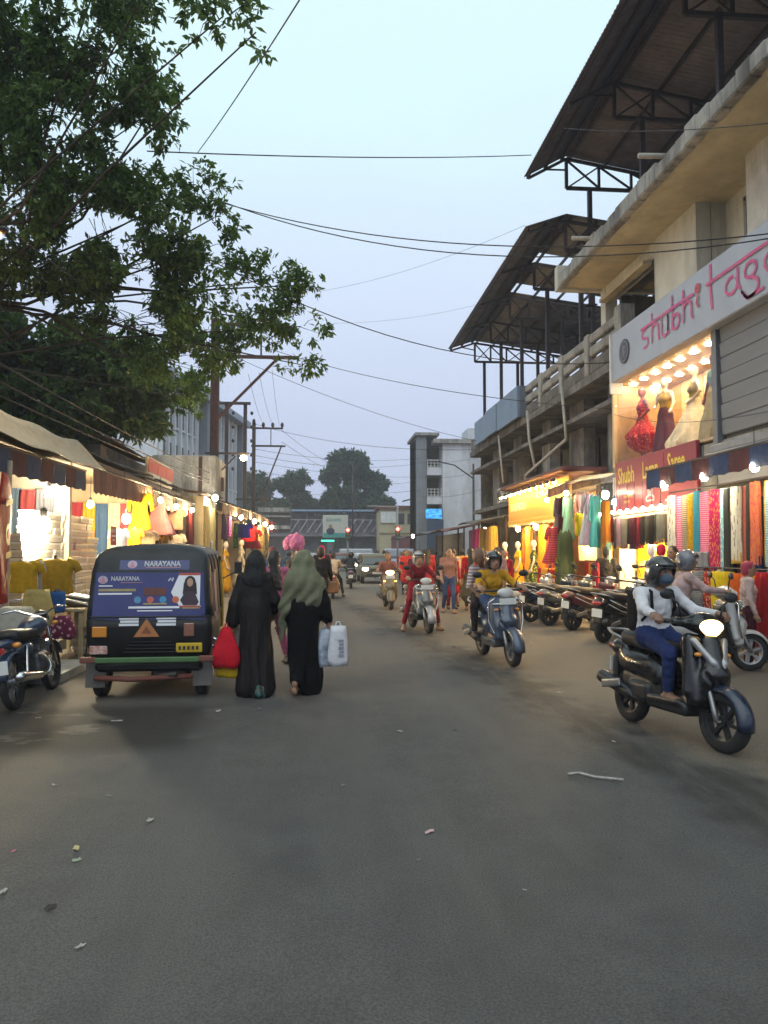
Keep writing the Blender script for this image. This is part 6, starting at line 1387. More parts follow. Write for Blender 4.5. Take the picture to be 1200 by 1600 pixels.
# cotton candy bunch
cc = thing('cotton_candy', 'bunch of bright pink cotton candy bags held above the crowd', 'cotton candy', (-.46, 13.2, 1.55)); cc.scale = (.72, .72, .72)
PNKC = M('candy_pink', (.8, .2, .36), .8, var=.2, scale=12, bump=.8, bscale=24, sheen=.4); rg2 = np.random.default_rng(4)
for k, (x, y, z, s_) in enumerate(((-.12, 0, .2, .14), (.02, -.05, .17, .15), (.15, .02, .22, .15), (.06, .03, .3, .12), (-.04, .05, .3, .1), (.17, -.02, .1, .1), (-.14, -.04, .12, .1))):
    sdf('candy_bag', [el((x, y, z), (s_ * .8, s_ * .8, s_), k=.03, rot=(rg2.uniform(-.4, .4), rg2.uniform(-.4, .4), 0)), el((x + .03, y, z + s_ * .6), (s_ * .5, s_ * .4, s_ * .6), k=.05)], .018, PNKC, cc, lambda V: V + rg2.normal(0, .004, V.shape) + .008 * np.sin(V[:, [1, 2, 0]] * 37 + 11 * np.sin(V[:, [2, 0, 1]] * 13 + 1)))
b = MB(); b.tube([(0, 0, .1), (.0, .02, -.35)], .012, 6); b.build('stick', M('stick_wood', (.3, .2, .1), .8), cc)

# the two veiled walkers
ABAYA = M('sheer_black', (.016, .011, .011), .7, col2=(.005, .004, .004), scale=3, stretch=(6, 6, .4), bump=.5, bscale=22, spec=.25); VEIL = M('grey_black_veil', (.022, .022, .024), .7, col2=(.008, .008, .009), scale=16, bump=.7, bscale=30, spec=.25); ABAYB = cloth('#0a0a0c', rough=.8)
wa = thing('person', 'veiled woman in long sheer black abaya carrying red and yellow bags', 'person', (-.7, 8.5, 0), hdg(.02, 1), 'people in the street'); wa.scale = (.88, .92, .94)
PA = dict(WALK, wr_l=(-.27, -.02, .8), el_l=(-.25, -.06, 1.05), wr_r=(.22, .14, .95), el_r=(.24, 0, 1.1))
pa = human_prims(PA, grip=True, hair='short') 
pa = [p for p in pa if not (p[0] == 'c' and p[5] == 4 and False)]
pa += [rc((0, 0, 1.22), (0, -.02, .98), .135, .14, 1, .05, X_, 1.3), rc((0, -.02, 1.0), (.02, -.03, .1), .145, .2, 1, .06, X_, 1.15), rc((-.165, -.02, 1.31), (-.25, -.06, 1.05), .058, .07, 1, .03), rc((-.25, -.06, 1.05), (-.275, -.03, .86), .07, .085, 1, .02), rc((.165, -.02, 1.31), (.24, 0, 1.1), .058, .065, 1, .03), rc((.24, 0, 1.1), (.22, .12, .97), .065, .065, 1, .02)]
sdf('body', pa, .0095, [SK1, ABAYA, ABAYA, HAIR, M('teal_shoe', (.03, .09, .08), .6), EYE, LIP], wa, folds(.075, 9, .1, 1.15, .4))
sdf('veil', [el((0, .0, 1.54), (.105, .12, .135)), rc((0, -.03, 1.5), (0, -.05, 1.33), .105, .115, k=.05, w=X_, q=1.2), rc((0, .02, 1.42), (0, .03, 1.32), .11, .125, k=.05, w=X_, q=1.15), rc((.0, -.08, 1.34), (.02, -.11, 1.27), .075, .04, k=.04, w=X_, q=1.8)], .0125, VEIL, wa, lambda V: V + (.004 * np.sin(V[:, 2:3] * 30 + V[:, 0:1] * 38 + 2 * np.sin(V[:, 2:3] * 11))) * np.array([[.6, 1, .2]]))
wb_ = thing('person', 'woman in black abaya and sage green head scarf carrying white shopping bags', 'person', (-.18, 8.52, 0), hdg(.0, 1), 'people in the street'); wb_.scale = (.88, .92, .94)
PB = dict(WALK, an_l=(-.1, -.2, .14), to_l=(-.1, -.1, .05), kn_l=(-.1, .0, .5), an_r=(.09, .1, .08), to_r=(.1, .24, .035), kn_r=(.1, .12, .5), el_r=(.26, -.05, 1.06), wr_r=(.31, -.02, .82), el_l=(-.2, .05, 1.1), wr_l=(-.12, .2, 1.05))
pb = human_prims(PB, grip=True, bare_feet=True, hy=R(15))
pb += [rc((0, 0, 1.22), (0, -.02, .98), .14, .15, 1, .05, X_, 1.3), rc((0, -.02, 1.0), (.02, -.02, .2), .16, .155, 1, .06, X_, 1.15), rc((.05, .02, .5), (.08, .03, .08), .14, .15, 1, .05, X_, 1.1), rc((.18, -.02, 1.3), (.26, -.05, 1.06), .075, .075, 1, .04), rc((.26, -.05, 1.06), (.3, -.02, .87), .075, .06, 1, .03), rc((.2, 0, .95), (-.2, 0, .92), .09, .09, 1, .06)]
sdf('body', pb, .0095, [SK1, ABAYB, ABAYB, HAIR, SAND, EYE, LIP], wb_, folds(.06, 8, .1, 1.1, 2.1))
SAGE = cloth('#73755e', rough=.85)
sdf('scarf', [el((0, .0, 1.54), (.108, .122, .138)), rc((0, -.02, 1.5), (0, -.05, 1.3), .12, .16, k=.06, w=X_, q=1.2), rc((0, -.03, 1.3), (.06, -.05, 1.12), .165, .15, k=.06, w=X_, q=1.35), rc((-.1, -.03, 1.3), (-.2, -.03, 1.0), .12, .1, k=.06), rc((-.2, -.02, 1.02), (-.25, .0, .8), .1, .05, k=.05), rc((-.25, 0, .82), (-.27, .0, .62), .05, .025, k=.04), rc((0, .03, 1.42), (0, .05, 1.28), .12, .15, k=.05), rc((.2, -.02, 1.26), (.24, -.03, 1.14), .09, .05, k=.05)], .0115, SAGE, wb_,
    lambda V: V + (.011 * np.sin(V[:, 0:1] * 38 - V[:, 2:3] * 28 + 2 * np.sin(V[:, 2:3] * 9)))[:, [0, 0, 0]] * np.array([[.5, 1, .3]]))
# bags
def sack(label, loc, w, d, h, mat, top=.45, seed=0, rz_=0, loops=True, name='shopping_bag', twist=0):
    T = thing(name, label, 'bag', loc, rz_); b = MB(); rings = []
    for i in range(9):
        t = i / 8; k = 1 - (1 - top) * max(0, (t - .35) / .65) ** 1.2; n = 20
        if t < .08: k *= .86
        rings.append([(w / 2 * k * math.copysign(abs(math.cos(a)) ** .6, math.cos(a)) * (1 + .05 * math.sin(3 * a + t * 5 + seed)), d / 2 * k * math.copysign(abs(math.sin(a)) ** .7, math.sin(a)) * (1 + .12 * math.sin(5 * a + seed + t * 3)), h * t + .012 * math.sin(3 * a + seed)) for a in [2 * math.pi * j / n for j in range(n)]])
    b.loft(rings); b.build('body', mat, T, True)
    if loops:
        b = MB(); b.tube([(-w * .2 * top, 0, h * .97), (-w * .1 * top, 0, h * 1.12), (w * .1 * top, 0, h * 1.12), (w * .2 * top, 0, h * .97)], .008, 6); b.build('handle', mat, T, True)
    return T
sack('bright red cloth bag in the hand of the veiled woman', (-1.0, 8.42, .31), .3, .16, .42, cloth('#c41a2c', rough=.7), .3, 1)
sack('yellow bag showing under the red one', (-.98, 8.5, .2), .27, .14, .3, cloth('#c2a01c', rough=.7), .6, 2, loops=False)
sack('crumpled white bag tucked behind the red bag', (-.95, 8.62, .33), .22, .12, .46, cloth('#c9c4bb', rough=.6), .5, 3)
BW = M('white_plastic_bag', (.62, .62, .66), .45, var=.1, scale=10, bump=.5, bscale=16)
s1 = sack('white carrier bag with grey print in the hand of the scarfed woman', (.2, 8.4, .32), .22, .1, .42, BW, .75, 4, rz_=R(5))
b = MB()
for k in range(5): b.b2((.0 + .008 * (k % 2), -.058, .1 + .04 * k), (.055, -.054, .125 + .04 * k))
b.build('print', M('grey_print', (.28, .28, .32), .6), s1)
sack('pale blue printed carrier bag beside the white one', (.08, 8.5, .3), .22, .1, .4, M('blue_white_bag', (.55, .6, .68), .45, col2=(.12, .16, .22), scale=7, bump=.5, bscale=16), .7, 5)

# the thicker crowd along the right-hand shops
for k, (x, y, hx, hy_, top, bot, kw, lab) in enumerate((
    (4.9, 22.6, -.2, 1, '#c8c0b4', '#5a4a44', {}, 'walker in off-white shirt past the red kurta'), (5.3, 24.2, 0, -1, '#8a2a3a', '#3a2a30', dict(female=True, kurta=.55, hair='long'), 'woman in wine kurta facing out before the yellow shop'), (4.2, 24.0, .1, -1, '#4a5a7a', '#2a2a30', {}, 'man in blue grey shirt walking toward the camera'), (4.85, 26.0, 0, 1, '#b8862a', '#7a3a2a', dict(female=True, kurta=.5, hair='bun'), 'woman in gold kurta going away'), (3.55, 25.2, .1, 1, '#a8323a', '#8a2a30', dict(female=True, kurta=.6, hair='long'), 'woman in coral red going away in mid road'),
    (5.5, 31.5, .5, 1, '#6a7a6a', '#33363a', {}, 'man in grey green at the grey tarpaulin stall'), (4.0, 36.5, 0, -1, '#b0a8a8', '#4a3a4a', {}, 'walker in light grey beyond the stalls'), (5.0, 37.5, 0, 1, '#7a3a4a', '#3a3038', dict(female=True, hair='long', kurta=.55), 'woman in dusty wine near the tin roofed stall'), (3.3, 44, .1, -1, '#8a8a94', '#2e3036', {}, 'man in grey close to the traffic light'), (5.6, 50, 0, 1, '#a05a4a', '#403434', {}, 'person in terracotta at the long dark roofed stall'), (-1.6, 24, 0, 1, '#5a4a5a', '#2c2a30', dict(female=True, hair='long', kurta=.5), 'woman in grey violet on the shop row side'), (-1.2, 30, .1, 1, '#3a4a5a', '#26282c', {}, 'man in slate shirt far up the shop row side'), (-1.9, 34, .1, -1, '#8a6a4a', '#3a322c', {}, 'man in tan shirt near the far awning'), (.6, 44, 0, 1, '#9a3a4a', '#333036', {}, 'person in rose far up the middle of the road'))):
    person(lab, (x, y, 0), hdg(hx, hy_), WALK if k % 3 else STAND, cloth(top), cloth(bot), vox=.02 if y < 30 else .026, scale=.94 + .02 * (k % 5), sk=(SK1, SK2, SK3)[k % 3], **kw)
for k, (x, y, hx, hy_, top, bot, kw, lab) in enumerate((
    (3.55, 20.6, .2, -1, '#a8141e', '#7a1a22', dict(female=True, kurta=.55, hair='long'), 'woman in scarlet kurta right beside the peach top'), (2.9, 23.4, 0, -1, '#5a2a30', '#2a2428', {}, 'man in dark maroon behind the maroon rider'), (4.6, 19.0, -.5, -1, '#8a1c26', '#4a2026', dict(female=True, kurta=.5, hair='bun'), 'woman in deep red by the parked scooters'), (3.1, 27.5, .1, -1, '#c0302e', '#3a3034', dict(female=True, kurta=.6, hair='long'), 'woman in tomato red further back in the crowd'), (4.45, 28.2, -.1, 1, '#2e2a30', '#24242a', {}, 'man in black seen from behind in the crowd'), (3.9, 33.2, .1, -1, '#9a2430', '#3a2c30', {}, 'person in red shirt level with the maroon roofed stall'), (5.4, 35.6, .3, 1, '#3a3a44', '#2a2a30', {}, 'dark figure at the maroon roofed stall'), (3.2, 38.6, 0, 1, '#7a6a60', '#2c2c30', {}, 'walker in brown grey behind the bronze hatchback lane'), (4.4, 41.5, 0, -1, '#b03a3a', '#40343a', dict(female=True, kurta=.55, hair='long'), 'woman in brick red beyond the tin roofed stall'), (5.0, 44.5, 0, 1, '#44505e', '#26282e', {}, 'man in steel blue beyond the tin roofed stall'))):
    person(lab, (x, y, 0), hdg(hx, hy_), WALK if k % 2 else STAND, cloth(top), cloth(bot), vox=.02 if y < 30 else .026, scale=.93 + .02 * (k % 4), sk=(SK2, SK3, SK1)[k % 3], **kw)

# ------------------------------------------------------------------ garments, mannequins, boxes
ORD = ['first', 'second', 'third', 'fourth', 'fifth', 'sixth', 'seventh', 'eighth', 'ninth', 'tenth', 'eleventh', 'twelfth', 'thirteenth', 'fourteenth', 'fifteenth', 'sixteenth', 'seventeenth', 'eighteenth', 'nineteenth', 'twentieth']
def garment_mesh(kind, seed=0):
    g_ = random.Random(seed); rings = []; n = 28
    prof = {'drape': [(0, .5, .25), (.1, .5, .3), (.5, .48, .34), (.9, .5, .36), (1, .5, .34)],
            'kurta': [(0, .12, .1), (.04, .3, .22), (.1, .46, .3), (.28, .36, .34), (.42, .33, .32), (.7, .44, .42), (1, .52, .5)],
            'frock': [(0, .1, .1), (.05, .26, .2), (.12, .36, .28), (.34, .28, .28), (.38, .3, .3), (.7, .48, .5), (1, .62, .62)],
            'shirt': [(0, .12, .12), (.06, .34, .22), (.16, .48, .3), (.5, .42, .34), (1, .44, .36)]}[kind]
    L = []
    for i in range(13):
        t = i / 12
        for (a, wa_, da), (c, wc, dc) in zip(prof, prof[1:]):
            if a <= t <= c: q = (t - a) / (c - a); w_, d_ = wa_ + (wc - wa_) * q, da + (dc - da) * q; break
        fa = (.38 if kind == 'drape' else .05 + .2 * t); nf = {'drape': 4, 'kurta': 5, 'frock': 8, 'shirt': 4}[kind]; ph = g_.uniform(0, 6)
        ring = []
        for j in range(n):
            a = 2 * math.pi * j / n; cx_ = math.copysign(abs(math.cos(a)) ** .75, math.cos(a)); sx_ = math.copysign(abs(math.sin(a)) ** .75, math.sin(a))
            f_ = 1 + fa * math.sin(nf * a * 2 + seed + 1.1 * math.sin(t * 3 + seed)) 
            ring.append((w_ * cx_ * (1 + .25 * (f_ - 1)), d_ * sx_ * f_, -t + .012 * math.sin(3 * a + seed) * t))
        rings.append(ring)
    b = MB(); b.loft(rings)
    if kind in ('kurta', 'frock', 'shirt'):
        for q in (-1, 1):
            l_ = .22 if kind != 'kurta' else .34
            b.tube([(q * .3, 0, -.07), (q * .5, 0, -.14), (q * .6, 0, -.14 - l_)], [.2 * .6, .14 * .8, .13 * .8], 8)
    return b.mesh('fabric', WHITEP, True)
GM = {(k, s): garment_mesh(k, s) for k in ('drape', 'kurta', 'frock', 'shirt') for s in range(3)}
HOOK = M('hanger_wire', (.3, .3, .3), .4, .8, var=0)
hk = MB(); hk.tube([(-.32, 0, -.1), (0, 0, .03), (.32, 0, -.1)], .02, 5); hk.tube([(0, 0, .02), (0, 0, .1), (.05, 0, .13)], .015, 5); HK = hk.mesh('hanger', HOOK)
NG = [0]
def garment(kind, label, x, y, ztop, w, h, mat, rz_=R(90), d=None, group=None, cat=None, hang=True):
    NG[0] += 1; s = NG[0] % 3
    nm = {'drape': 'hanging_drape', 'kurta': 'hanging_kurta', 'frock': 'hanging_frock', 'shirt': 'hanging_shirt'}[kind]
    T = thing(nm, label, cat or {'drape': 'fabric', 'kurta': 'kurta', 'frock': 'dress', 'shirt': 'shirt'}[kind], (x, y, ztop), rz_ + R(rnd.uniform(-9, 9)), group)
    inst('cloth', GM[(kind, s)], T, (0, 0, 0), (0, 0, 0), (w, d or w * (.75 if kind == 'drape' else .5), h), mat)
    if kind == 'drape' and NG[0] % 3 != 1 and y < 27: inst('border', GM[(kind, s)], T, (0, 0, -h * .86), (0, 0, 0), (w * 1.02, (d or w * .75) * 1.03, h * .145), cloth(('#c8a040', '#6a1a24', '#d8c8a0', '#2a3a5a', '#a8441e')[NG[0] % 5]))
    if hang: inst('hanger', HK, T, (0, 0, 0), (0, 0, 0), (w, w, w))
    return T
def rail(label, a, c, name='clothes_rail'):
    b = MB(); b.tube([a, c], .015, 6); return tag(b.build(name, STEEL), label, 'rail')
def drape_row(tmpl, x, y0, y1, ztop, h, cols, group, w=None, kind='drape', jz=.1, dbl=False):
    if dbl: cols = [q for c in cols for q in (c, cols[(cols.index(c) * 5 + 3) % len(cols)])][:20]
    n = len(cols); st = (y1 - y0) / n
    for i, c in enumerate(cols):
        c = c if isinstance(c, tuple) else (c,); nm = c[1] if len(c) > 1 else ''
        garment(kind, tmpl % (c[1], ORD[i]) , x + rnd.uniform(-.07, .07), y0 + st * (i + .5), ztop + rnd.uniform(-.02, .02), (w or abs(st) * 1.02), h * rnd.uniform(1 - jz, 1 + jz), cloth(c[0], *c[2:], sc_=1.0 if len(c) < 3 or c[2] != 'bands' else 5.0), group=group)
drape_row('%s drape, %s from the far end, in the dark row under the red sign', 6.72, 17.55, 14.0, 2.3, .62,
    [('#5a1420', 'maroon'), ('#641a22', 'wine'), ('#3a3a30', 'olive grey'), ('#4a4638', 'khaki'), ('#8a6a78', 'mauve'), ('#6a6458', 'stone'), ('#1c1a18', 'black'), ('#3a0f16', 'dark wine'), ('#5e1622', 'crimson'), ('#22191a', 'brown black'), ('#4a4436', 'drab'), ('#3c3a2c', 'moss'), ('#1f1c1a', 'charcoal'), ('#2c2a24', 'dark olive'), ('#6a6a60', 'grey'), ('#5a4a3c', 'taupe'), ('#38312a', 'umber')], 'dark drapes under the red sign')
rail('thin rail carrying the dark drapes under the red sign', (6.72, 17.6, 2.36), (6.72, 13.95, 2.36))
drape_row('%s cloth, %s from the far wall, glowing inside the saree shop', 8.3, 17.3, 14.0, 2.3, 1.5,
    [('#d8b41a', 'lemon'), ('#e0b820', 'yellow'), ('#c8401c', 'orange red'), ('#e6c23a', 'pale gold'), ('#5fae6a', 'green'), ('#e0b41c', 'golden'), ('#e8c84a', 'primrose'), ('#d89a20', 'amber')], 'cloths inside the saree shop')
garment('drape', 'glowing orange cloth hanging beside the white pillar', 6.75, 13.75, 2.45, .32, 1.1, cloth('#d8601c'), d=.12)
def wall_row(tmpl, x0, x1, y, ztop, h, cols, group):
    n = len(cols); st = (x1 - x0) / n
    for i, c in enumerate(cols): garment('drape', tmpl % (c[1], ORD[i]), x0 + st * (i + .5), y, ztop + rnd.uniform(-.03, .03), abs(st) * 1.02, h * rnd.uniform(.92, 1.05), cloth(c[0], *c[2:]), rz_=0, group=group)
wall_row('%s cloth, %s from the doorway, on the side wall of the saree shop', 7.4, 9.4, 17.38, 2.4, 1.2, [('#e0b41c', 'yellow'), ('#d8901e', 'amber'), ('#e6c23a', 'gold'), ('#c8501c', 'orange'), ('#e0a82a', 'honey'), ('#d8b43a', 'straw'), ('#b83a24', 'red')], 'cloths on the side wall of the saree shop')
wall_row('%s cloth, %s from the doorway, low on the side wall of the saree shop', 7.35, 9.4, 17.3, 1.15, 1.0, [('#d8a01e', 'mustard'), ('#7aa85a', 'leaf green'), ('#c8641e', 'copper'), ('#e0b840', 'primrose'), ('#a82a2a', 'crimson'), ('#c8963a', 'ochre')], 'low cloths on the side wall of the saree shop')
wall_row('%s cloth, %s from the doorway, beside the cream pillar in the awning shop', 7.35, 9.4, 13.6, 2.6, 2.1, [('#8a3a5a', 'plum'), ('#c8a03a', 'gold'), ('#3a7a8a', 'teal'), ('#b8502a', 'rust'), ('#d8a0a0', 'blush'), ('#5a3a6a', 'violet'), ('#c8b880', 'sand')], 'cloths behind the cream pillar')
wall_row('%s garment, %s from the front, hung on the shoe shop divider', -4.5, -6.1, 13.36, 2.6, 1.5, [('#6a6a70', 'grey'), ('#8a3a3a', 'brick'), ('#4a5a6a', 'slate'), ('#a89a7a', 'sand'), ('#5a4a4a', 'brown'), ('#7a8a8a', 'pale blue')], 'garments on the shoe shop divider')
wall_row('%s garment, %s from the front, hung on the mustard kurta shop divider', -4.4, -6.1, 18.5, 2.7, 1.3, [('#b84a5a', 'rose'), ('#d8c8b0', 'cream'), ('#3a5a8a', 'blue'), ('#c89a2a', 'ochre'), ('#8a2a3a', 'wine'), ('#d8a8b0', 'blush')], 'garments on the kurta shop divider')
wall_row('%s garment, %s from the front, low on the mustard kurta shop divider', -4.4, -6.1, 18.45, 1.3, 1.0, [('#c8b03a', 'yellow'), ('#a8aab0', 'silver'), ('#6a3a5a', 'plum'), ('#c87a4a', 'orange'), ('#4a6a5a', 'green')], 'low garments on the kurta shop divider')
wall_row('%s garment, %s from the front, on the divider behind the pink frock', -4.4, -6.1, 24.3, 2.7, 1.8, [('#7a2a34', 'maroon'), ('#b8a890', 'stone'), ('#3a3a5a', 'indigo'), ('#c89a5a', 'tan'), ('#8a5a5a', 'dusty rose')], 'garments behind the pink frock')
drape_row('%s saree, %s from the pillar, in the upper row under the striped awning', 6.35, 13.45, 9.6, 2.55, 1.25,
    [('#8a8478', 'grey patterned', 'net', '#c8c2b0'), ('#b9a98a', 'beige', 'bands', '#6a4a3a'), ('#c79a1e', 'mustard', 'dots', '#8a5a14'), ('#d8608a', 'pink', 'bands', '#e8a0a8'), ('#b81e5a', 'magenta', 'dots', '#e0b040'), ('#3a3a34', 'charcoal'), ('#b05a4a', 'rust'), ('#d8784a', 'coral', 'dots', '#b8245a'), ('#b8c4c0', 'ice grey', 'bands', '#4a9ab0'), ('#7fb8c0', 'aqua', 'dots', '#e8e4d0'), ('#c8a03a', 'gold'), ('#d82a8a', 'hot pink'), ('#c01e70', 'cerise'), ('#3a8a9a', 'teal')], 'sarees under the striped awning', dbl=True, jz=.16)
drape_row('%s saree, %s from the pillar, on the lower rack by the rider in pink', 6.1, 12.2, 9.4, 1.25, .95,
    [('#8a8a88', 'grey checked', 'bands', '#4a4a4c'), ('#9a2a2a', 'brick', 'dots', '#d8b080'), ('#d8b81e', 'yellow'), ('#c85a1e', 'orange'), ('#d8961e', 'saffron'), ('#a81e24', 'red'), ('#d8862a', 'marigold')], 'sarees on the lower rack')
rail('rail of the lower saree rack by the rider in pink', (6.1, 12.3, 1.3), (6.1, 9.3, 1.3))
rail('rail under the striped awning with bright sarees', (6.35, 13.5, 2.62), (6.35, 9.5, 2.62))
garment('drape', 'short row of grey checked cloth folded below the mustard saree', 6.3, 12.35, 1.55, .5, .3, cloth('#6a6a6e', 'bands', '#9a9a9a', sc_=4), hang=False)
# white-lit shop between the signs
for (kind, lab, x, y, z, w, h, c) in (
    ('kurta', 'grey mauve kurta hanging at the edge of the yellow sign', 6.35, 20.0, 2.98, .42, 1.05, cloth('#8a7a7c')), ('kurta', 'dark maroon kurta next to the grey mauve one', 6.35, 19.6, 2.98, .42, .95, cloth('#4a141e')),
    ('kurta', 'mint green kurta under the small ribbed awning', 6.3, 19.1, 2.95, .42, 1.1, cloth('#8fc0a0')), ('kurta', 'peach kurta half behind the mint one', 6.5, 18.8, 3.0, .4, 1.0, cloth('#b8806a')),
    ('shirt', 'bright yellow top hanging low beside the white dresses', 6.4, 18.5, 2.5, .4, .55, cloth('#d8c01e')), ('frock', 'white dress brightly lit by the cool lamp', 6.5, 18.15, 2.95, .5, 1.25, cloth('#c8c8cc')),
    ('frock', 'pale pink dress beside the white lit one', 6.45, 17.75, 2.9, .46, 1.2, cloth('#c0a0ac')), ('kurta', 'turquoise long kurta near the red sign edge', 6.4, 17.4, 2.85, .36, 1.2, cloth('#4aa0a4')),
    ('drape', 'burnt orange cloth at the red sign edge', 6.5, 17.05, 2.7, .26, 1.05, cloth('#b06a1e')), ('frock', 'crimson tiered lehenga on show beside the man in olive', 6.15, 19.75, 2.2, .62, .95, cloth('#a01428', 'bands', '#d86a70', sc_=3)),
    ('kurta', 'olive green kurta set with cream yoke on a stand', 6.0, 18.45, 2.05, .62, 1.5, cloth('#4a5636')), ('shirt', 'orange and white top low in the white-lit shop', 6.7, 17.5, 1.75, .4, .5, cloth('#d8a030')),
    ('drape', 'mint cloth hanging low near the dark shopper', 6.5, 16.9, 1.75, .2, 1.0, cloth('#a0c8a8')), ('drape', 'red sari cloth on the low rack by the dark shopper', 6.2, 17.4, 1.3, .25, .8, cloth('#a81e1c')), ('drape', 'amber sari cloth on the low rack by the dark shopper', 6.2, 17.15, 1.3, .22, .8, cloth('#c87a1e')), ('drape', 'wine sari cloth on the low rack by the dark shopper', 6.2, 16.9, 1.3, .22, .8, cloth('#801a24'))):
    garment(kind, lab, x, y, z, w, h, c, rz_=R(90) if kind == 'drape' else R(38))
rail('low rack rail by the dark shopper', (6.2, 17.6, 1.34), (6.2, 16.75, 1.34)); rail('upper rail of the white-lit shop', (6.45, 20.2, 3.03), (6.45, 17.0, 3.03))
awning('small maroon ribbed awning at the end of the yellow sign', (6.15, 20.3, 3.22), (6.25, 18.9, 3.3), .15, .6, ['#5a3a3a', '#6a4a48'], val=.22, seg=7)
b = MB(); b.grid(lambda u, v: (6.1 + .9 * v, 18.9 - 1.3 * u, 3.32 + .12 * v - .05 * math.sin(u * 3.1)), 8, 3); tag(solid(b.build('shop_canopy_sheet', cloth('#8a7a54', rough=.7)), .02), 'worn buff canvas strip above the white dresses', 'canopy')
# yellow shop interior
drape_row('%s cloth, %s from the far side, hanging inside the yellow shop', 7.0, 26.0, 21.4, 2.38, 1.5,
    [('#c8781e', 'ochre'), ('#b8561e', 'rust'), ('#d89a2a', 'honey'), ('#7a3a1e', 'brown lattice', 'net', '#2a120a'), ('#8a4420', 'chestnut lattice', 'net', '#30140a'), ('#d88a1e', 'amber'), ('#e09a2a', 'orange gold'), ('#c8501e', 'vermilion'), ('#b83a1a', 'red brick'), ('#c8641e', 'copper')], 'cloths in the yellow shop')
drape_row('%s cloth, %s from the yellow shop, under the grey tarpaulin', 6.25, 30.8, 26.8, 2.45, 1.35,
    [('#8a3a6a', 'plum'), ('#c03a7a', 'magenta'), ('#b8245a', 'cerise'), ('#c8443a', 'red striped', 'bands', '#e0c080'), ('#8a6a2a', 'olive gold'), ('#a08a3a', 'khaki gold'), ('#b87a2a', 'ochre'), ('#d8a040', 'gold')], 'cloths under the grey tarpaulin')
def bolts(label, x, y, z, n, cols, L_=.5, rz_=0):
    for k in range(n):
        b = MB(); b.bev((0, 0, .04), (.3, L_, .075), .025); o = b.build('folded_cloth', cloth(cols[k % len(cols)])); o.location = (x + rnd.uniform(-.02, .02), y, z + k * .078); o.rotation_euler.z = R(rnd.uniform(-5, 5)); tag(o, label % ORD[k], 'cloth', 'folded cloths')
bolts('%s from the bottom in the folded pile by the yellow mannequin', 6.4, 20.6, .55, 7, ['#d85a1e', '#e0b040', '#c82a24'])
ct = thing('counter', 'low counter carrying folded cloth in the yellow shop', 'counter', (6.6, 20.9, 0)); b = MB(); b.bev((0, 0, .27), (.7, 1.6, .54), .02); b.build('case', M('counter_wood', (.3, .16, .06), .5, var=.2), ct)
for k, (c, lab) in enumerate((('#c81e1e', 'bright red cloth spilling off the counter in the yellow shop'), ('#e0a83a', 'golden cloth spilling beside the red one'))): garment('drape', lab, 6.2, 21.2 - .35 * k, 1.1, .3, .85, cloth(c), hang=False)
# lit wall panels of shops
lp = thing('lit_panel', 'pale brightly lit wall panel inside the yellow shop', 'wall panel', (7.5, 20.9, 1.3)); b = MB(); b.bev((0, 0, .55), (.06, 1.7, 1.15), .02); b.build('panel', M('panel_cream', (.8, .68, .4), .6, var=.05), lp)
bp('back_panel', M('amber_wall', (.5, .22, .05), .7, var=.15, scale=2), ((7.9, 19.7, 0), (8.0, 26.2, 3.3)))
bp('back_panel', M('white_lit_wall', (.7, .7, .66), .7, var=.06), ((7.6, 17.65, 0), (7.7, 19.5, 3.3)))

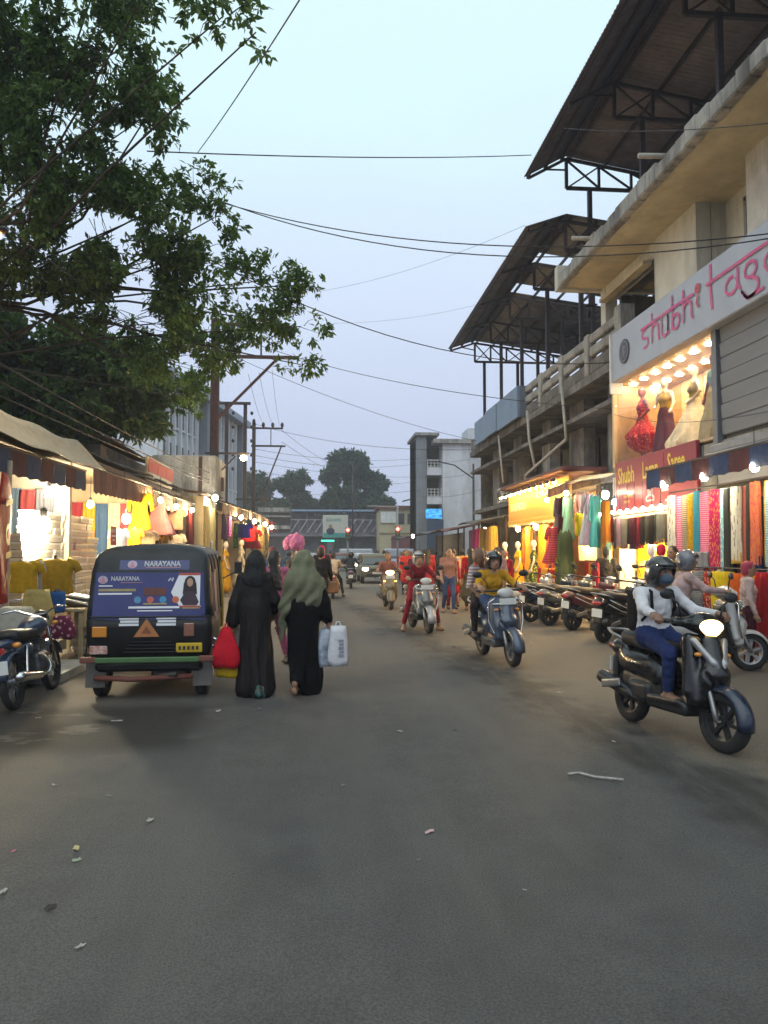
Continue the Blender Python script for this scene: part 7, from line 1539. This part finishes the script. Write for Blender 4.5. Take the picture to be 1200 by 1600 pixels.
MANN = M('mannequin_cream', (.62, .5, .38), .45, var=.03); MANNW = M('mannequin_white', (.7, .68, .64), .4, var=.03)
def mannequin(label, loc, h, dress, hem=.35, flare=.26, arms='down', sleeve=True, skinm=None, stand=.0, bodice=None, vox=.02, scale=1.0, short=False, amp=.07):
    T = thing('mannequin', label, 'mannequin', loc, h, 'shop mannequins'); T.scale = (scale,) * 3; z = stand
    el_l, wr_l, el_r, wr_r = {'down': ((-.24, .0, 1.1), (-.22, .08, .86), (.24, 0, 1.1), (.22, .08, .86)), 'hip': ((-.3, -.02, 1.12), (-.14, .08, .98), (.3, -.02, 1.12), (.14, .1, 1.0)), 'out': ((-.27, .05, 1.12), (-.33, .2, .95), (.25, 0, 1.1), (.15, .15, 1.05))}[arms]
    o = np.array((0, 0, z)); p = lambda q: np.array(q, float) + o
    pr = [el(p((0, .01, 1.58)), (.075, .092, .115), 0), el(p((0, .045, 1.53)), (.05, .05, .06), 0, .03), rc(p((0, 0, 1.38)), p((0, 0, 1.52)), .045, .045, 0, .02), rc(p((0, 0, 1.0)), p((0, .01, 1.25)), .085, .1, 2, .05, X_, 1.3), rc(p((0, .01, 1.22)), p((0, 0, 1.36)), .1, .05, 2, .05, X_, 1.45), rc(p((-.14, 0, 1.35)), p((.14, 0, 1.35)), .045, .045, 2 if sleeve else 0, .04),
          el(p((-.065, .07, 1.21)), (.06, .055, .06), 2, .03), el(p((.065, .07, 1.21)), (.06, .055, .06), 2, .03), rc(p((0, 0, 1.02)), p((0, 0, .88)), .09, .13, 1, .05, X_, 1.25), rc(p((0, 0, .9)), p((0, 0, hem)), .135, flare, 1, .05, X_, 1.1)]
    for q, e_, w_ in ((-1, el_l, wr_l), (1, el_r, wr_r)):
        s_ = p((q * .16, 0, 1.34)); m_ = s_ + (p(e_) - s_) * .45
        pr += [rc(s_, m_, .045, .042, 2 if sleeve else 0, .02), rc(m_, p(e_), .034, .032, 0, .01), rc(p(e_), p(w_), .032, .024, 0, .02)] + hand_p(p(e_), p(w_), q, False, 0, 1.6)
    if hem > .2:
        for q in (-.08, .08): pr += [rc(p((q, 0, hem + .1)), p((q, 0, .08)), .05, .032, 0, .02), rc(p((q, -.03, .04)), p((q, .12, .03)), .03, .028, 0, .02)]
    sdf('figure', pr, vox, [skinm or MANN, dress, bodice or dress], T, folds(amp, 8, hem + z, .95 + z, loc[1]))
    b = MB(); b.lathe([(.0, 0), (.2, 0), (.2, .02), (.02, .03), (.02, z + .1 if z else .06)], 16); b.build('stand', CHROME, T, 40)
    return T
mannequin('mannequin in embroidered red frock at the far end of the display window', (7.4, 17.0, 3.61), R(90), cloth('#a01424', 'dots', '#d87a60'), .55, .38, 'hip', sleeve=False, skinm=M('mannequin_dark', (.2, .05, .05), .5), vox=.018, stand=.04)
mannequin('mannequin in mustard blouse and plum skirt turning in the display window', (7.4, 15.85, 3.61), R(115), cloth('#5a3040'), .12, .26, 'out', bodice=cloth('#a8861e'), vox=.018, sleeve=False)
mannequin('mannequin in wide cream ball gown in the display window', (7.5, 14.75, 3.61), R(80), cloth('#e6d8b8'), .1, .55, 'hip', bodice=cloth('#a08a3a'), vox=.018, sleeve=False, amp=.05)
mannequin('mannequin in teal checked top and cream skirt at the near window edge', (7.4, 13.75, 3.61), R(95), cloth('#c8b890'), .12, .3, 'down', bodice=cloth('#3a6a6a', 'bands', '#a8c0b0', sc_=4), vox=.018, skinm=MC['mannequin_dark'])
mannequin('red dressed mannequin furthest along before the yellow shop', (6.25, 25.6, 0), R(90), cloth('#b01c1c'), .3, .24, 'down', stand=.18)
mannequin('yellow gowned mannequin in the middle before the yellow shop', (6.2, 23.7, 0), R(90), cloth('#e0b01e'), .25, .22, 'down', stand=.18)
mannequin('dark green dressed mannequin nearest before the yellow shop', (6.25, 22.1, 0), R(75), cloth('#3a4a24', 'dots', '#a8a040'), .35, .26, 'down', stand=.2)
mannequin('white mannequin wrapped in grey olive cloth at the saree shop door', (6.5, 14.6, 0), R(100), cloth('#6a6a4c'), .25, .22, 'down', skinm=MANNW, bodice=cloth('#7a785a'))
mannequin('mannequin swathed in vivid red saree beside the grey olive one', (6.35, 13.85, 0), R(100), cloth('#c0142c', 'dots', '#d85a60'), .1, .3, 'hip', skinm=cloth('#b8203a'), bodice=cloth('#c01a30'), amp=.09)
mannequin('mannequin in long mustard gown past the cream pier', (-3.25, 26.9, 0), R(-90), cloth('#c8921a'), .15, .22, 'down', stand=.2)
mannequin('mannequin in cream embroidered gown beyond the mustard one', (-3.1, 30.8, 0), R(-80), cloth('#b8ae9a', 'dots', '#8a8068'), .12, .34, 'down', stand=.15, scale=1.1)
mannequin('mannequin in dark dress behind the mustard gown', (-3.45, 28.5, 0), R(-90), cloth('#22202a'), .3, .22, 'down', stand=.25)
mannequin('far mannequin in yellow at the end of the shop row', (-2.95, 37.5, 0), R(-90), cloth('#c8961e'), .3, .26, 'down', stand=.4, vox=.026)
# left shop goods
for (kind, lab, x, y, z, w, h, c) in (
    ('kurta', 'bright mustard kurta hanging above the rickshaw', -4.0, 17.5, 2.86, .62, .82, cloth('#d09a14')), ('frock', 'pink frock with puffed sleeves hanging beside the mustard kurta', -3.95, 19.2, 2.84, .95, .88, cloth('#d89aa4')),
    ('shirt', 'peach baby top hanging beyond the pink frock', -3.95, 21.4, 2.7, .7, .55, cloth('#d0a894')), ('drape', 'dark maroon cloth curtain at the end of the sagging awning', -3.85, 23.2, 2.75, .9, 1.4, cloth('#4e1a22')),
    ('shirt', 'white shirt on show just over the rickshaw roof', -4.0, 15.7, 2.0, .6, .55, cloth('#c8ccd2')), ('shirt', 'yellow shirt on show just over the rickshaw roof', -4.0, 17.0, 2.05, .5, .5, cloth('#c8921a')),
    ('shirt', 'cream baby suit in the row over the rickshaw roof', -4.0, 18.2, 2.02, .6, .55, cloth('#b8ac98')), ('shirt', 'black and yellow suit in the row over the rickshaw roof', -4.0, 19.6, 2.05, .7, .6, cloth('#3a3414', 'stripes', '#c8a01a')),
    ('shirt', 'white ruffled suit at the end of the row over the rickshaw roof', -3.95, 21.4, 2.02, .8, .6, cloth('#d0ccc4')),
    ('drape', 'purple cloth hanging just past the cream pier', -3.45, 28.2, 2.9, .5, .9, cloth('#3a1a4a')), ('drape', 'violet and pink cloth next to the purple one', -3.4, 29.2, 2.9, .45, .8, cloth('#8a4a9a', 'bands', '#d8509a')), ('drape', 'dark cloth with green motif under the far awning', -3.4, 31.5, 2.7, .7, 1.0, cloth('#15241a', 'dots', '#3a9a4a')),
    ('shirt', 'royal blue top under the far awning', -3.3, 33.6, 2.75, .8, .6, cloth('#2a34a0')), ('shirt', 'red top with white collar under the far awning', -3.25, 35.2, 2.7, .8, .7, cloth('#a8141e')), ('frock', 'second red dress under the far awning', -3.2, 36.6, 2.6, .8, .9, cloth('#b02028')),
    ('drape', 'leopard print cloth hanging at the row end', -3.1, 40.5, 2.9, 1.6, 1.6, cloth('#b89a60', 'dots', '#3a2412', sc_=.5)), ('drape', 'brown spotted cloth hanging at the very end of the row', -3.1, 43.5, 2.9, 1.6, 1.7, cloth('#a08050', 'dots', '#30200f', sc_=.5)), ('drape', 'rose pink pennant cloth at the far awning corner', -2.9, 46.3, 3.35, .5, .6, cloth('#c8285a')),
    ('drape', 'cream curtain hanging on the pier, nearer one', -3.6, 24.9, 3.0, .7, 2.2, cloth('#b8a878')), ('drape', 'buff curtain hanging on the pier, farther one', -3.6, 25.9, 3.0, .8, 2.3, cloth('#a8986a')), ('drape', 'white cloth pinned low on the pier', -3.55, 25.6, 1.9, .5, .7, cloth('#b8b4aa'))):
    garment(kind, lab, x, y, z, w if y > 24 else w * .85, h, c, rz_=R(-90) if kind == 'drape' else R(-28), d=w * .3)
rail('rail holding the dresses above the rickshaw', (-4.0, 14.5, 2.9), (-3.9, 23.8, 2.9))
# shoe boxes: every box a thing
BOXC = [M('box_white', (.68, .65, .58), .7, var=.06), M('box_cream', (.64, .58, .47), .7, var=.06), M('box_grey', (.6, .57, .52), .7, var=.06), M('box_pale', (.66, .62, .55), .7, var=.06)]
bme = []
for m_ in BOXC:
    b = MB(); b.box((0, 0, .045), (.19, .315, .09), m=1); b.box((0, 0, .09), (.208, .338, .036), m=0); bme.append(b.mesh('shoe_box', [m_, M('box_side', (.5, .44, .35), .8, var=.08)]))
for cidx in range(11):
    y = 11.75 + cidx * .35; nrow = 13 if cidx not in (0, 10) else 10
    for r_ in range(nrow):
        z = .62 + r_ * .121
        o = inst('shoe_box', bme[(cidx * 5 + r_ * 3 + (r_ * cidx) % 4) % 4], None, (-4.42 + rnd.uniform(-.025, .025), y + rnd.uniform(-.012, .012), z), (0, 0, R(rnd.uniform(-2.5, 2.5))))
        tag(o, 'pale shoe box, %s column from the banner, %s up the lit stack' % (ORD[cidx], ORD[r_]), 'box', 'stacked shoe boxes')
sb = thing('display_stand', 'long low stand carrying the wall of shoe boxes', 'stand', (-4.45, 13.5, .16)); b = MB(); b.bev((0, 0, .22), (.5, 4.2, .44), .02); b.build('case', M('stand_cream', (.4, .32, .2), .7, var=.15), sb)
sh_ = thing('wall_shelf', 'back shelf of the shoe shop under the bulbs', 'shelf', (-6.1, 12.6, .2))
for k in range(5): b = MB(); b.bev((.12, 0, .4 + .5 * k), (.3, 5.4, .03), .005); b.build('shelf_board', M('shelf_wood', (.35, .26, .16), .7), sh_)
for cidx in range(9):
    for k in range(4):
        o = inst('goods_carton', bme[(cidx + k) % 4], None, (-5.95, 10.3 + cidx * .55, .63 + .5 * k), (0, 0, R(rnd.uniform(-6, 6))), (1.3, 1.4, 2.6)); tag(o, 'carton on the back shelf, %s place from the banner, %s board' % (ORD[cidx], ORD[k]), 'carton', 'cartons on the back shelf')
# display table in front
tb = thing('display_table', 'cream tilted display table with boards beside the rickshaw', 'table', (-3.65, 11.9, 0))
CRT = M('table_cream', (.42, .35, .22), .7, var=.15, dirt=.2)
b = MB(); b.bev((0, 0, .72), (.62, 1.3, .05), .01); b.build('tabletop', CRT, tb); b = MB(); b.b2((.28, -.62, .48), (.31, .62, .7)); b.build('apron', CRT, tb)
for sx_ in (-.27, .27):
    for sy_ in (-.6, .6): b = MB(); b.bar((sx_, sy_, 0), (sx_, sy_, .7), .05); b.build('leg', CRT, tb)
for k, (y, a, lab) in enumerate(((11.6, -18, 'white price board leaning on the near end of the display table'), (12.1, 14, 'white board lying tilted at the far end of the display table'), (11.9, 4, 'white board lying flat in the middle of the display table'))):
    b = MB(); b.bev((0, 0, 0), (.5, .36, .03), .006); o = b.build('white_board', WHITEP); o.location = (-3.6, y, .8 + .04 * k); o.rotation_euler = (R(a), R(12), R(20 * k)); tag(o, lab, 'board')
for k in range(6):
    o = inst('shoe_box', bme[k % 4], None, (-3.55, 12.1, .02 + k * .11), (0, 0, R(rnd.uniform(-4, 4))), (1.2, 1.2, 1)); tag(o, 'shoe box in the small pile under the display table, %s up' % ORD[k], 'box', 'boxes under the table')
garment('shirt', 'mustard hooded jacket on a stand before the shoe boxes', -3.75, 11.3, 1.45, .55, .5, cloth('#a8861e'), rz_=R(-5)); garment('shirt', 'second mustard jacket partly behind the first', -4.0, 10.7, 1.42, .5, .42, cloth('#b8961e'), rz_=R(-5)); garment('shirt', 'striped grey top between the mustard jackets', -3.95, 11.0, 1.42, .3, .42, cloth('#5a5a60', 'stripes', '#b8b8b8'), rz_=R(-5))
b = MB(); b.tube([(-3.75, 11.3, 0), (-3.75, 11.3, 1.5)], .02, 8); tag(b.build('stand_pole', BLACKM), 'thin black stand pole holding the mustard jacket', 'pole')
sack('pale yellow sack behind the motorcycle handlebar', (-3.7, 10.5, .55), .4, .3, .5, cloth('#b8a86a'), .7, 6, loops=False, name='sack'); sack('large white cloth bundle at the picture edge', (-3.5, 9.1, .55), .7, .5, .36, cloth('#a8a294'), .6, 7, loops=False, name='cloth_bundle'); sack('beige bundle under the white one', (-3.55, 9.2, .1), .75, .55, .45, cloth('#8a7a62'), .85, 8, loops=False, name='cloth_bundle')
sack('blue plastic pouch hanging under the yellow jacket', (-3.6, 10.95, .72), .22, .1, .28, cloth('#2a5aa0'), .9, 9, name='pouch'); sack('red crate cloth heap behind the motorcycle', (-3.6, 10.0, .45), .4, .3, .3, cloth('#7a2a34'), .7, 11, loops=False, name='cloth_heap'); sack('maroon cushion heap by the stand pole', (-3.4, 10.55, .4), .35, .25, .3, cloth('#6a2a4a', 'dots', '#c09aa0'), .6, 12, loops=False, name='cloth_heap')
st_ = thing('stool', 'low black stool beside the rickshaw wheel', 'stool', (-2.95, 10.9, 0)); b = MB(); b.bev((0, 0, .42), (.3, .8, .07), .03); b.build('seat', SEATM, st_)
for sx_ in (-.12, .12):
    for sy_ in (-.34, .34): b = MB(); b.tube([(sx_, sy_, .4), (sx_ * 1.2, sy_ * 1.05, 0)], .012, 6); b.build('leg', BLACKM, st_)
cs = thing('cloth_stand', 'grey cloth draped stand behind the rickshaw corner', 'stand', (-3.2, 12.6, 0)); sdf('cover', [rc((0, 0, .15), (0, 0, .9), .24, .16), bx((0, 0, .95), (.16, .16, .1), .04, 1)], .025, [cloth('#7a7464'), cloth('#8a2a2a')], cs, folds(.08, 6, .1, .8))
sl_ = thing('sale_sign', 'small red SALE card hanging in the shoe shop', 'sign', (-3.75, 14.35, 1.68)); b = MB(); b.bev((0, 0, .16), (.012, .36, .34), .004); b.build('card', M('card_red', (.4, .02, .02), .5), sl_)
lettering(sl_, 'SALE', (.008, -.13, .22), (0, 1, 0), (0, 0, 1), .1, WHL, sx=1.0); b = MB(); b.b2((.0075, -.12, .14), (.009, .12, .17)); b.b2((.0075, -.07, .07), (.009, .07, .09)); b.build('small_print', WHL, sl_)

COOL2 = lamp_mat('soft_white_lamp', (1, .86, .62), 380)
# ------------------------------------------------------------------ bare bulbs and shop lamps
for k, (x, y, z, r_, mt_, lab) in enumerate((
    (-4.3, 12.6, 2.5, .075, COOL, 'round bulb nearest the banner over the shoe boxes'), (-4.6, 13.8, 2.3, .09, COOL, 'left one of the pair of bulbs over the shoe boxes'), (-4.6, 14.25, 2.28, .09, COOL, 'second of the pair of bulbs over the shoe boxes'), (-4.5, 15.5, 2.48, .06, COOL, 'small bulb over the far end of the shoe boxes'),
    (-4.1, 11.8, 1.95, .11, COOL, 'big glaring bulb low beside the banner'), (-4.1, 16.5, 2.78, .075, WARM, 'bulb high beside the mustard kurta'), (-4.1, 16.7, 2.25, .09, WARM, 'bulb low beside the mustard kurta'), (-3.75, 20.4, 2.72, .06, WARM, 'bulb behind the pink frock'),
    (-3.4, 25.3, 3.3, .09, COOL, 'bulb under the eave at the cream pier'), (-3.0, 29.6, 2.85, .07, WARM, 'bulb over the cream gown'), (-2.9, 34.5, 2.9, .08, WARM, 'bulb over the red tops'), (-2.8, 39.5, 2.95, .08, WARM, 'bulb over the leopard cloth'), (-2.75, 44.2, 2.95, .08, WARM, 'last bulb at the end of the left row'),
    (7.0, 18.35, 2.95, .09, lamp_mat('white_led', (.92, .97, 1), 160), 'cool white lamp over the white dresses'), (6.95, 17.62, 2.72, .07, lamp_mat('white_led', (.92, .97, 1), 160), 'bare white lamp at the red sign edge'),
    (7.6, 16.6, 2.55, .09, WARM, 'bulb deep inside the saree shop, farther one'), (7.6, 15.0, 2.55, .09, WARM, 'bulb deep inside the saree shop, nearer one'), (7.2, 14.6, 1.75, .08, WARM, 'low glowing bulb behind the grey olive mannequin'), (7.2, 16.2, 1.72, .08, WARM, 'low glowing bulb behind the masked rider helmet'),
    (6.55, 25.0, 2.3, .07, WARM, 'bulb at the far end of the yellow shop'), (6.55, 22.9, 2.3, .07, WARM, 'bulb in the middle of the yellow shop'), (7.2, 20.9, 2.15, .1, WARM, 'glaring bulb before the lit panel of the yellow shop'),
    (5.98, 12.9, 2.72, .06, COOL2, 'lamp over the bright sarees nearest the pillar'), (5.98, 11.5, 2.72, .06, COOL2, 'second lamp over the bright sarees'), (5.98, 10.1, 2.72, .06, COOL2, 'third lamp over the bright sarees at the frame edge'), (-3.7, 18.2, 2.75, .055, WARM, 'small bulb in front of the pink frock'), (-3.7, 22.6, 2.75, .06, WARM, 'small bulb in front of the maroon curtain'), (6.15, 20.4, 2.95, .055, WARM, 'small bulb before the crimson lehenga'), (6.1, 18.6, 3.0, .055, COOL2, 'small white lamp before the mint kurta'))
    + tuple((6.5, 14.2 + .4 * q, 2.42, .035, lamp_mat('fairy_bulb', (1, .8, .5), 300), '%s small bulb from the pillar in the string over the dark drapes' % ORD[q]) for q in range(9))):
    t = thing('hanging_bulb', lab, 'bulb', (x, y, z)); bulb(t, (0, 0, 0), r_, mt_, holder=BLACKM)
    b = MB(); b.tube([(0, 0, r_ * 2.2), (0, 0, min(.5, 3.25 - z) + .05)], .006, 5); b.build('flex', WIRE, t)

# ------------------------------------------------------------------ overhead cables
for a, c, sag, r_, lab in (
    ((-3.41, 15, 9.39), (6.21, 21.8, 13.32), 0.1, 0.022, 'thick cable crossing the sky below the tree top to the tall canopy'),
    ((-2.3, 16, 8.93), (6.87, 10.6, 6.28), 0.55, 0.018, 'upper strand of the twin cable sagging across to the cream cornice'),
    ((-2.31, 16, 8.98), (6.87, 10.6, 6.22), 0.72, 0.018, 'lower strand of the twin cable sagging across to the cream cornice'),
    ((-3.75, 15, 8.17), (7.69, 17.4, 6.12), 1.1, 0.018, 'cable sagging from the leafy crown to the silver fascia corner'),
    ((-3.8, 28.4, 9.74), (7.04, 17.6, 4.93), 0.5, 0.016, 'cable from the rusty pole top to the old ledge'),
    ((-3.79, 28.4, 9.03), (7.08, 33.5, 6.44), 0.35, 0.016, 'cable from the rusty pole to the blue hoarding'),
    ((-3.89, 45.3, 9.06), (7.48, 34, 6.17), 0.5, 0.018, 'cable from the far pole to the corner of the blue hoarding'),
    ((-2.27, 45, 8.66), (2.83, 76, 9.42), 0.3, 0.02, 'upper cable from the far pole arm to the curved street lamp'),
    ((-2.26, 45, 7.98), (2.57, 78, 9.36), 0.3, 0.02, 'lower cable from the far pole arm to the curved street lamp'),
    ((-2.12, 13, 8.34), (-0.06, 6.2, 6.36), 0.05, 0.012, 'stay wire running up from the thick cable to the tree top'),
    ((-0.04, 30, 11.84), (6.05, 22, 11.27), 0.25, 0.008, 'thin wire slanting up to the canopy eave'),
    ((0.53, 34, 11.77), (6.87, 33, 12.46), 0.2, 0.008, 'faint thin wire beneath the slanting one'),
    ((-3.85, 8.8, 3.81), (-3.84, 28.3, 4.35), 0.1, 0.02, 'top one of the bundled cables along the left shop roofs'),
    ((-3.84, 8.8, 3.59), (-3.84, 28.3, 4.11), 0.12, 0.02, 'middle one of the bundled cables along the left shop roofs'),
    ((-3.83, 8.8, 3.41), (-3.84, 28.3, 3.99), 0.08, 0.016, 'lowest of the bundled cables along the left shop roofs'),
    ((-3.41, 8, 5.03), (-4.02, 28.4, 8.66), 0.3, 0.012, 'long wire passing through the leafy crown to the rusty pole'),
    ((-2.67, 28.5, 8.12), (-3.33, 45.3, 9.07), 0.3, 0.012, 'first wire dropping from the rusty pole arm to the far pole'),
    ((-2.28, 28.5, 8.2), (-2.81, 45.3, 9.08), 0.3, 0.012, 'second wire dropping from the rusty pole arm to the far pole'),
    ((-1.8, 28.5, 8.3), (-2.4, 45.3, 9.01), 0.3, 0.012, 'third wire dropping from the rusty pole arm to the far pole'),
    ((-3.76, 45.3, 7.55), (8.05, 62, 9.18), 0.4, 0.018, 'highest of the level wires across the far street'),
    ((-3.76, 45.3, 7.18), (8.05, 62, 8.76), 0.5, 0.018, 'second level wire across the far street'),
    ((-3.76, 45.3, 6.8), (8.05, 62, 7.65), 0.3, 0.018, 'third level wire across the far street'),
    ((-3.75, 45.3, 6.31), (8.05, 62, 7.29), 0.5, 0.018, 'fourth level wire across the far street'),
    ((-1.75, 70, 6.78), (8.05, 62, 6.55), 0.2, 0.02, 'lowest level wire in front of the far trees'),
    ((7.79, 60, 8.63), (10.11, 46, 7.41), 0.2, 0.016, 'wire from the stair tower to the slanting lamp pole'),
    ((7.79, 60, 7.46), (9.79, 46, 6.5), 0.25, 0.016, 'second wire from the stair tower to the slanting lamp pole'),
    ((7.79, 60, 5.94), (9.78, 46, 5.33), 0.25, 0.016, 'third wire from the stair tower to the slanting lamp pole'),
    ((6.88, 17.4, 4.77), (6.6, 10.3, 3.6), 0.2, 0.009, 'thin wire hanging across the display window'),
    ((5.28, 16, 10.83), (5.87, 9.0, 6.99), 0.1, 0.012, 'short cable under the cream cornice'),):
    a, c = np.array(a), np.array(c); b = MB(); b.tube([tuple(a + (c - a) * t - np.array((0, 0, sag * 4 * t * (1 - t)))) for t in [i / 20 for i in range(21)]], r_ * .62, 5)
    tag(b.build('overhead_cable', WIRE, smooth=True), lab, 'cable', 'overhead cables')

# ------------------------------------------------------------------ litter on the road
LW = M('litter_paper', (.4, .38, .34), .8, var=.2, scale=30)
for k, (x, y, s_, c, lab) in enumerate((
    (-.98, 7.65, .1, LW, 'pale crumpled paper behind the veiled woman'), (-1.84, 7.27, .1, LW, 'pale scrap on the wet stain'), (-1.75, 5.34, .05, LW, 'tiny white scrap left of the dark stain'), (-.97, 4.61, .07, LW, 'white crumpled wrapper alone on the near asphalt'), (-1.26, 4.21, .07, M('litter_yellow', (.5, .42, .2), .8), 'yellowish wrapper by the near edge'), (-1.21, 4.05, .06, M('litter_green', (.3, .36, .25), .8), 'greenish strip just below the yellowish wrapper'), (-1.57, 4.2, .035, M('litter_pink', (.6, .12, .2), .7), 'tiny pink wrapper at the frame edge'), (-1.43, 3.71, .06, LW, 'white scrap at the very edge of the frame'), (-.93, 3.18, .05, LW, 'nearest white scrap on the road'),
    (.69, 6.66, .07, LW, 'flat white paper in mid road'), (.61, 4.29, .08, M('litter_redwhite', (.45, .25, .24), .7, col2=(.5, .4, .38), scale=40), 'crushed red and white packet in mid road'), (2.63, 8.33, .1, LW, 'pale scrap near the grime line'), (.94, 3.53, .025, LW, 'speck of white paper near the camera'), (.16, 5.18, .05, M('litter_dull', (.2, .19, .17), .9), 'dull wrapper in mid road'), (-2.6, 7.47, .06, LW, 'scrap under the parked motorcycle'), (-.59, 7.74, .05, MC['litter_dull'], 'dull scrap near the abaya hem'), (-1.33, 5.08, .05, MC['litter_dull'], 'dull scrap beside the stain'), (.5, 3.91, .03, MC['litter_dull'], 'dark speck near the camera'), (-1.16, 3.53, .07, M('litter_dark', (.04, .035, .03), .9), 'dark clod near the frame edge'), (5.92, 10.1, .1, LW, 'scrap by the white scooter wheel'), (2.39, 6.16, .05, LW, 'scrap beside the masked rider wheel'), (1.17, 6.67, .06, MC['litter_dark'], 'dark flattened scrap in mid road'), (2.2, 12.5, .12, LW, 'pale wrapper ahead of the slate blue scooter'), (3.6, 12.9, .09, LW, 'pale wrapper near the parked scooters'))):
    g_ = random.Random(k); b = MB(); n = 5
    b.grid(lambda u, v: (s_ * (u - .5) * 1.6 + .2 * s_ * math.sin(v * 5 + k), s_ * (v - .5) + .2 * s_ * math.sin(u * 4 + k), .006 + s_ * .22 * abs(math.sin(u * 3.3 + k) * math.cos(v * 4 + k * 2))), n, n)
    o = b.build('paper_scrap', c); o.location = (x, y, .004); o.scale = (.45,) * 3; o.rotation_euler.z = g_.uniform(0, 6); solid(o, .002); tag(o, lab, 'litter', 'litter on the road')
b = MB(); b.tube([(1.72, 5.28, .012), (1.8, 5.3, .014), (1.88, 5.2, .012), (1.98, 5.14, .016), (2.05, 5.12, .012)], .009, 6); tag(b.build('rope_scrap', LW, smooth=True), 'short length of white twine lying on the road', 'rope')

# ------------------------------------------------------------------ evening haze down the street
def haze_box():
    b = MB(); b.b2((-402, -102, -1.2), (402, 702, 17.5)); me = bpy.data.meshes.new('haze'); me.from_pydata(b.v, [], b.f)
    m = bpy.data.materials.new('evening_haze'); m.use_nodes = True; nt = m.node_tree; nt.nodes.clear(); v = nt.nodes.new('ShaderNodeVolumePrincipled'); o = nt.nodes.new('ShaderNodeOutputMaterial')
    v.inputs['Color'].default_value = (.82, .88, 1, 1); v.inputs['Density'].default_value = .0015; nt.links.new(v.outputs[0], o.inputs['Volume']); me.materials.append(m)
    ob = bpy.data.objects.new('haze', me); put(ob); ob['kind'] = 'stuff'; tag(ob, 'thin bluish evening haze filling the street', 'haze')
haze_box()
cy.volume_max_steps = 16; cy.volume_bounces = 0
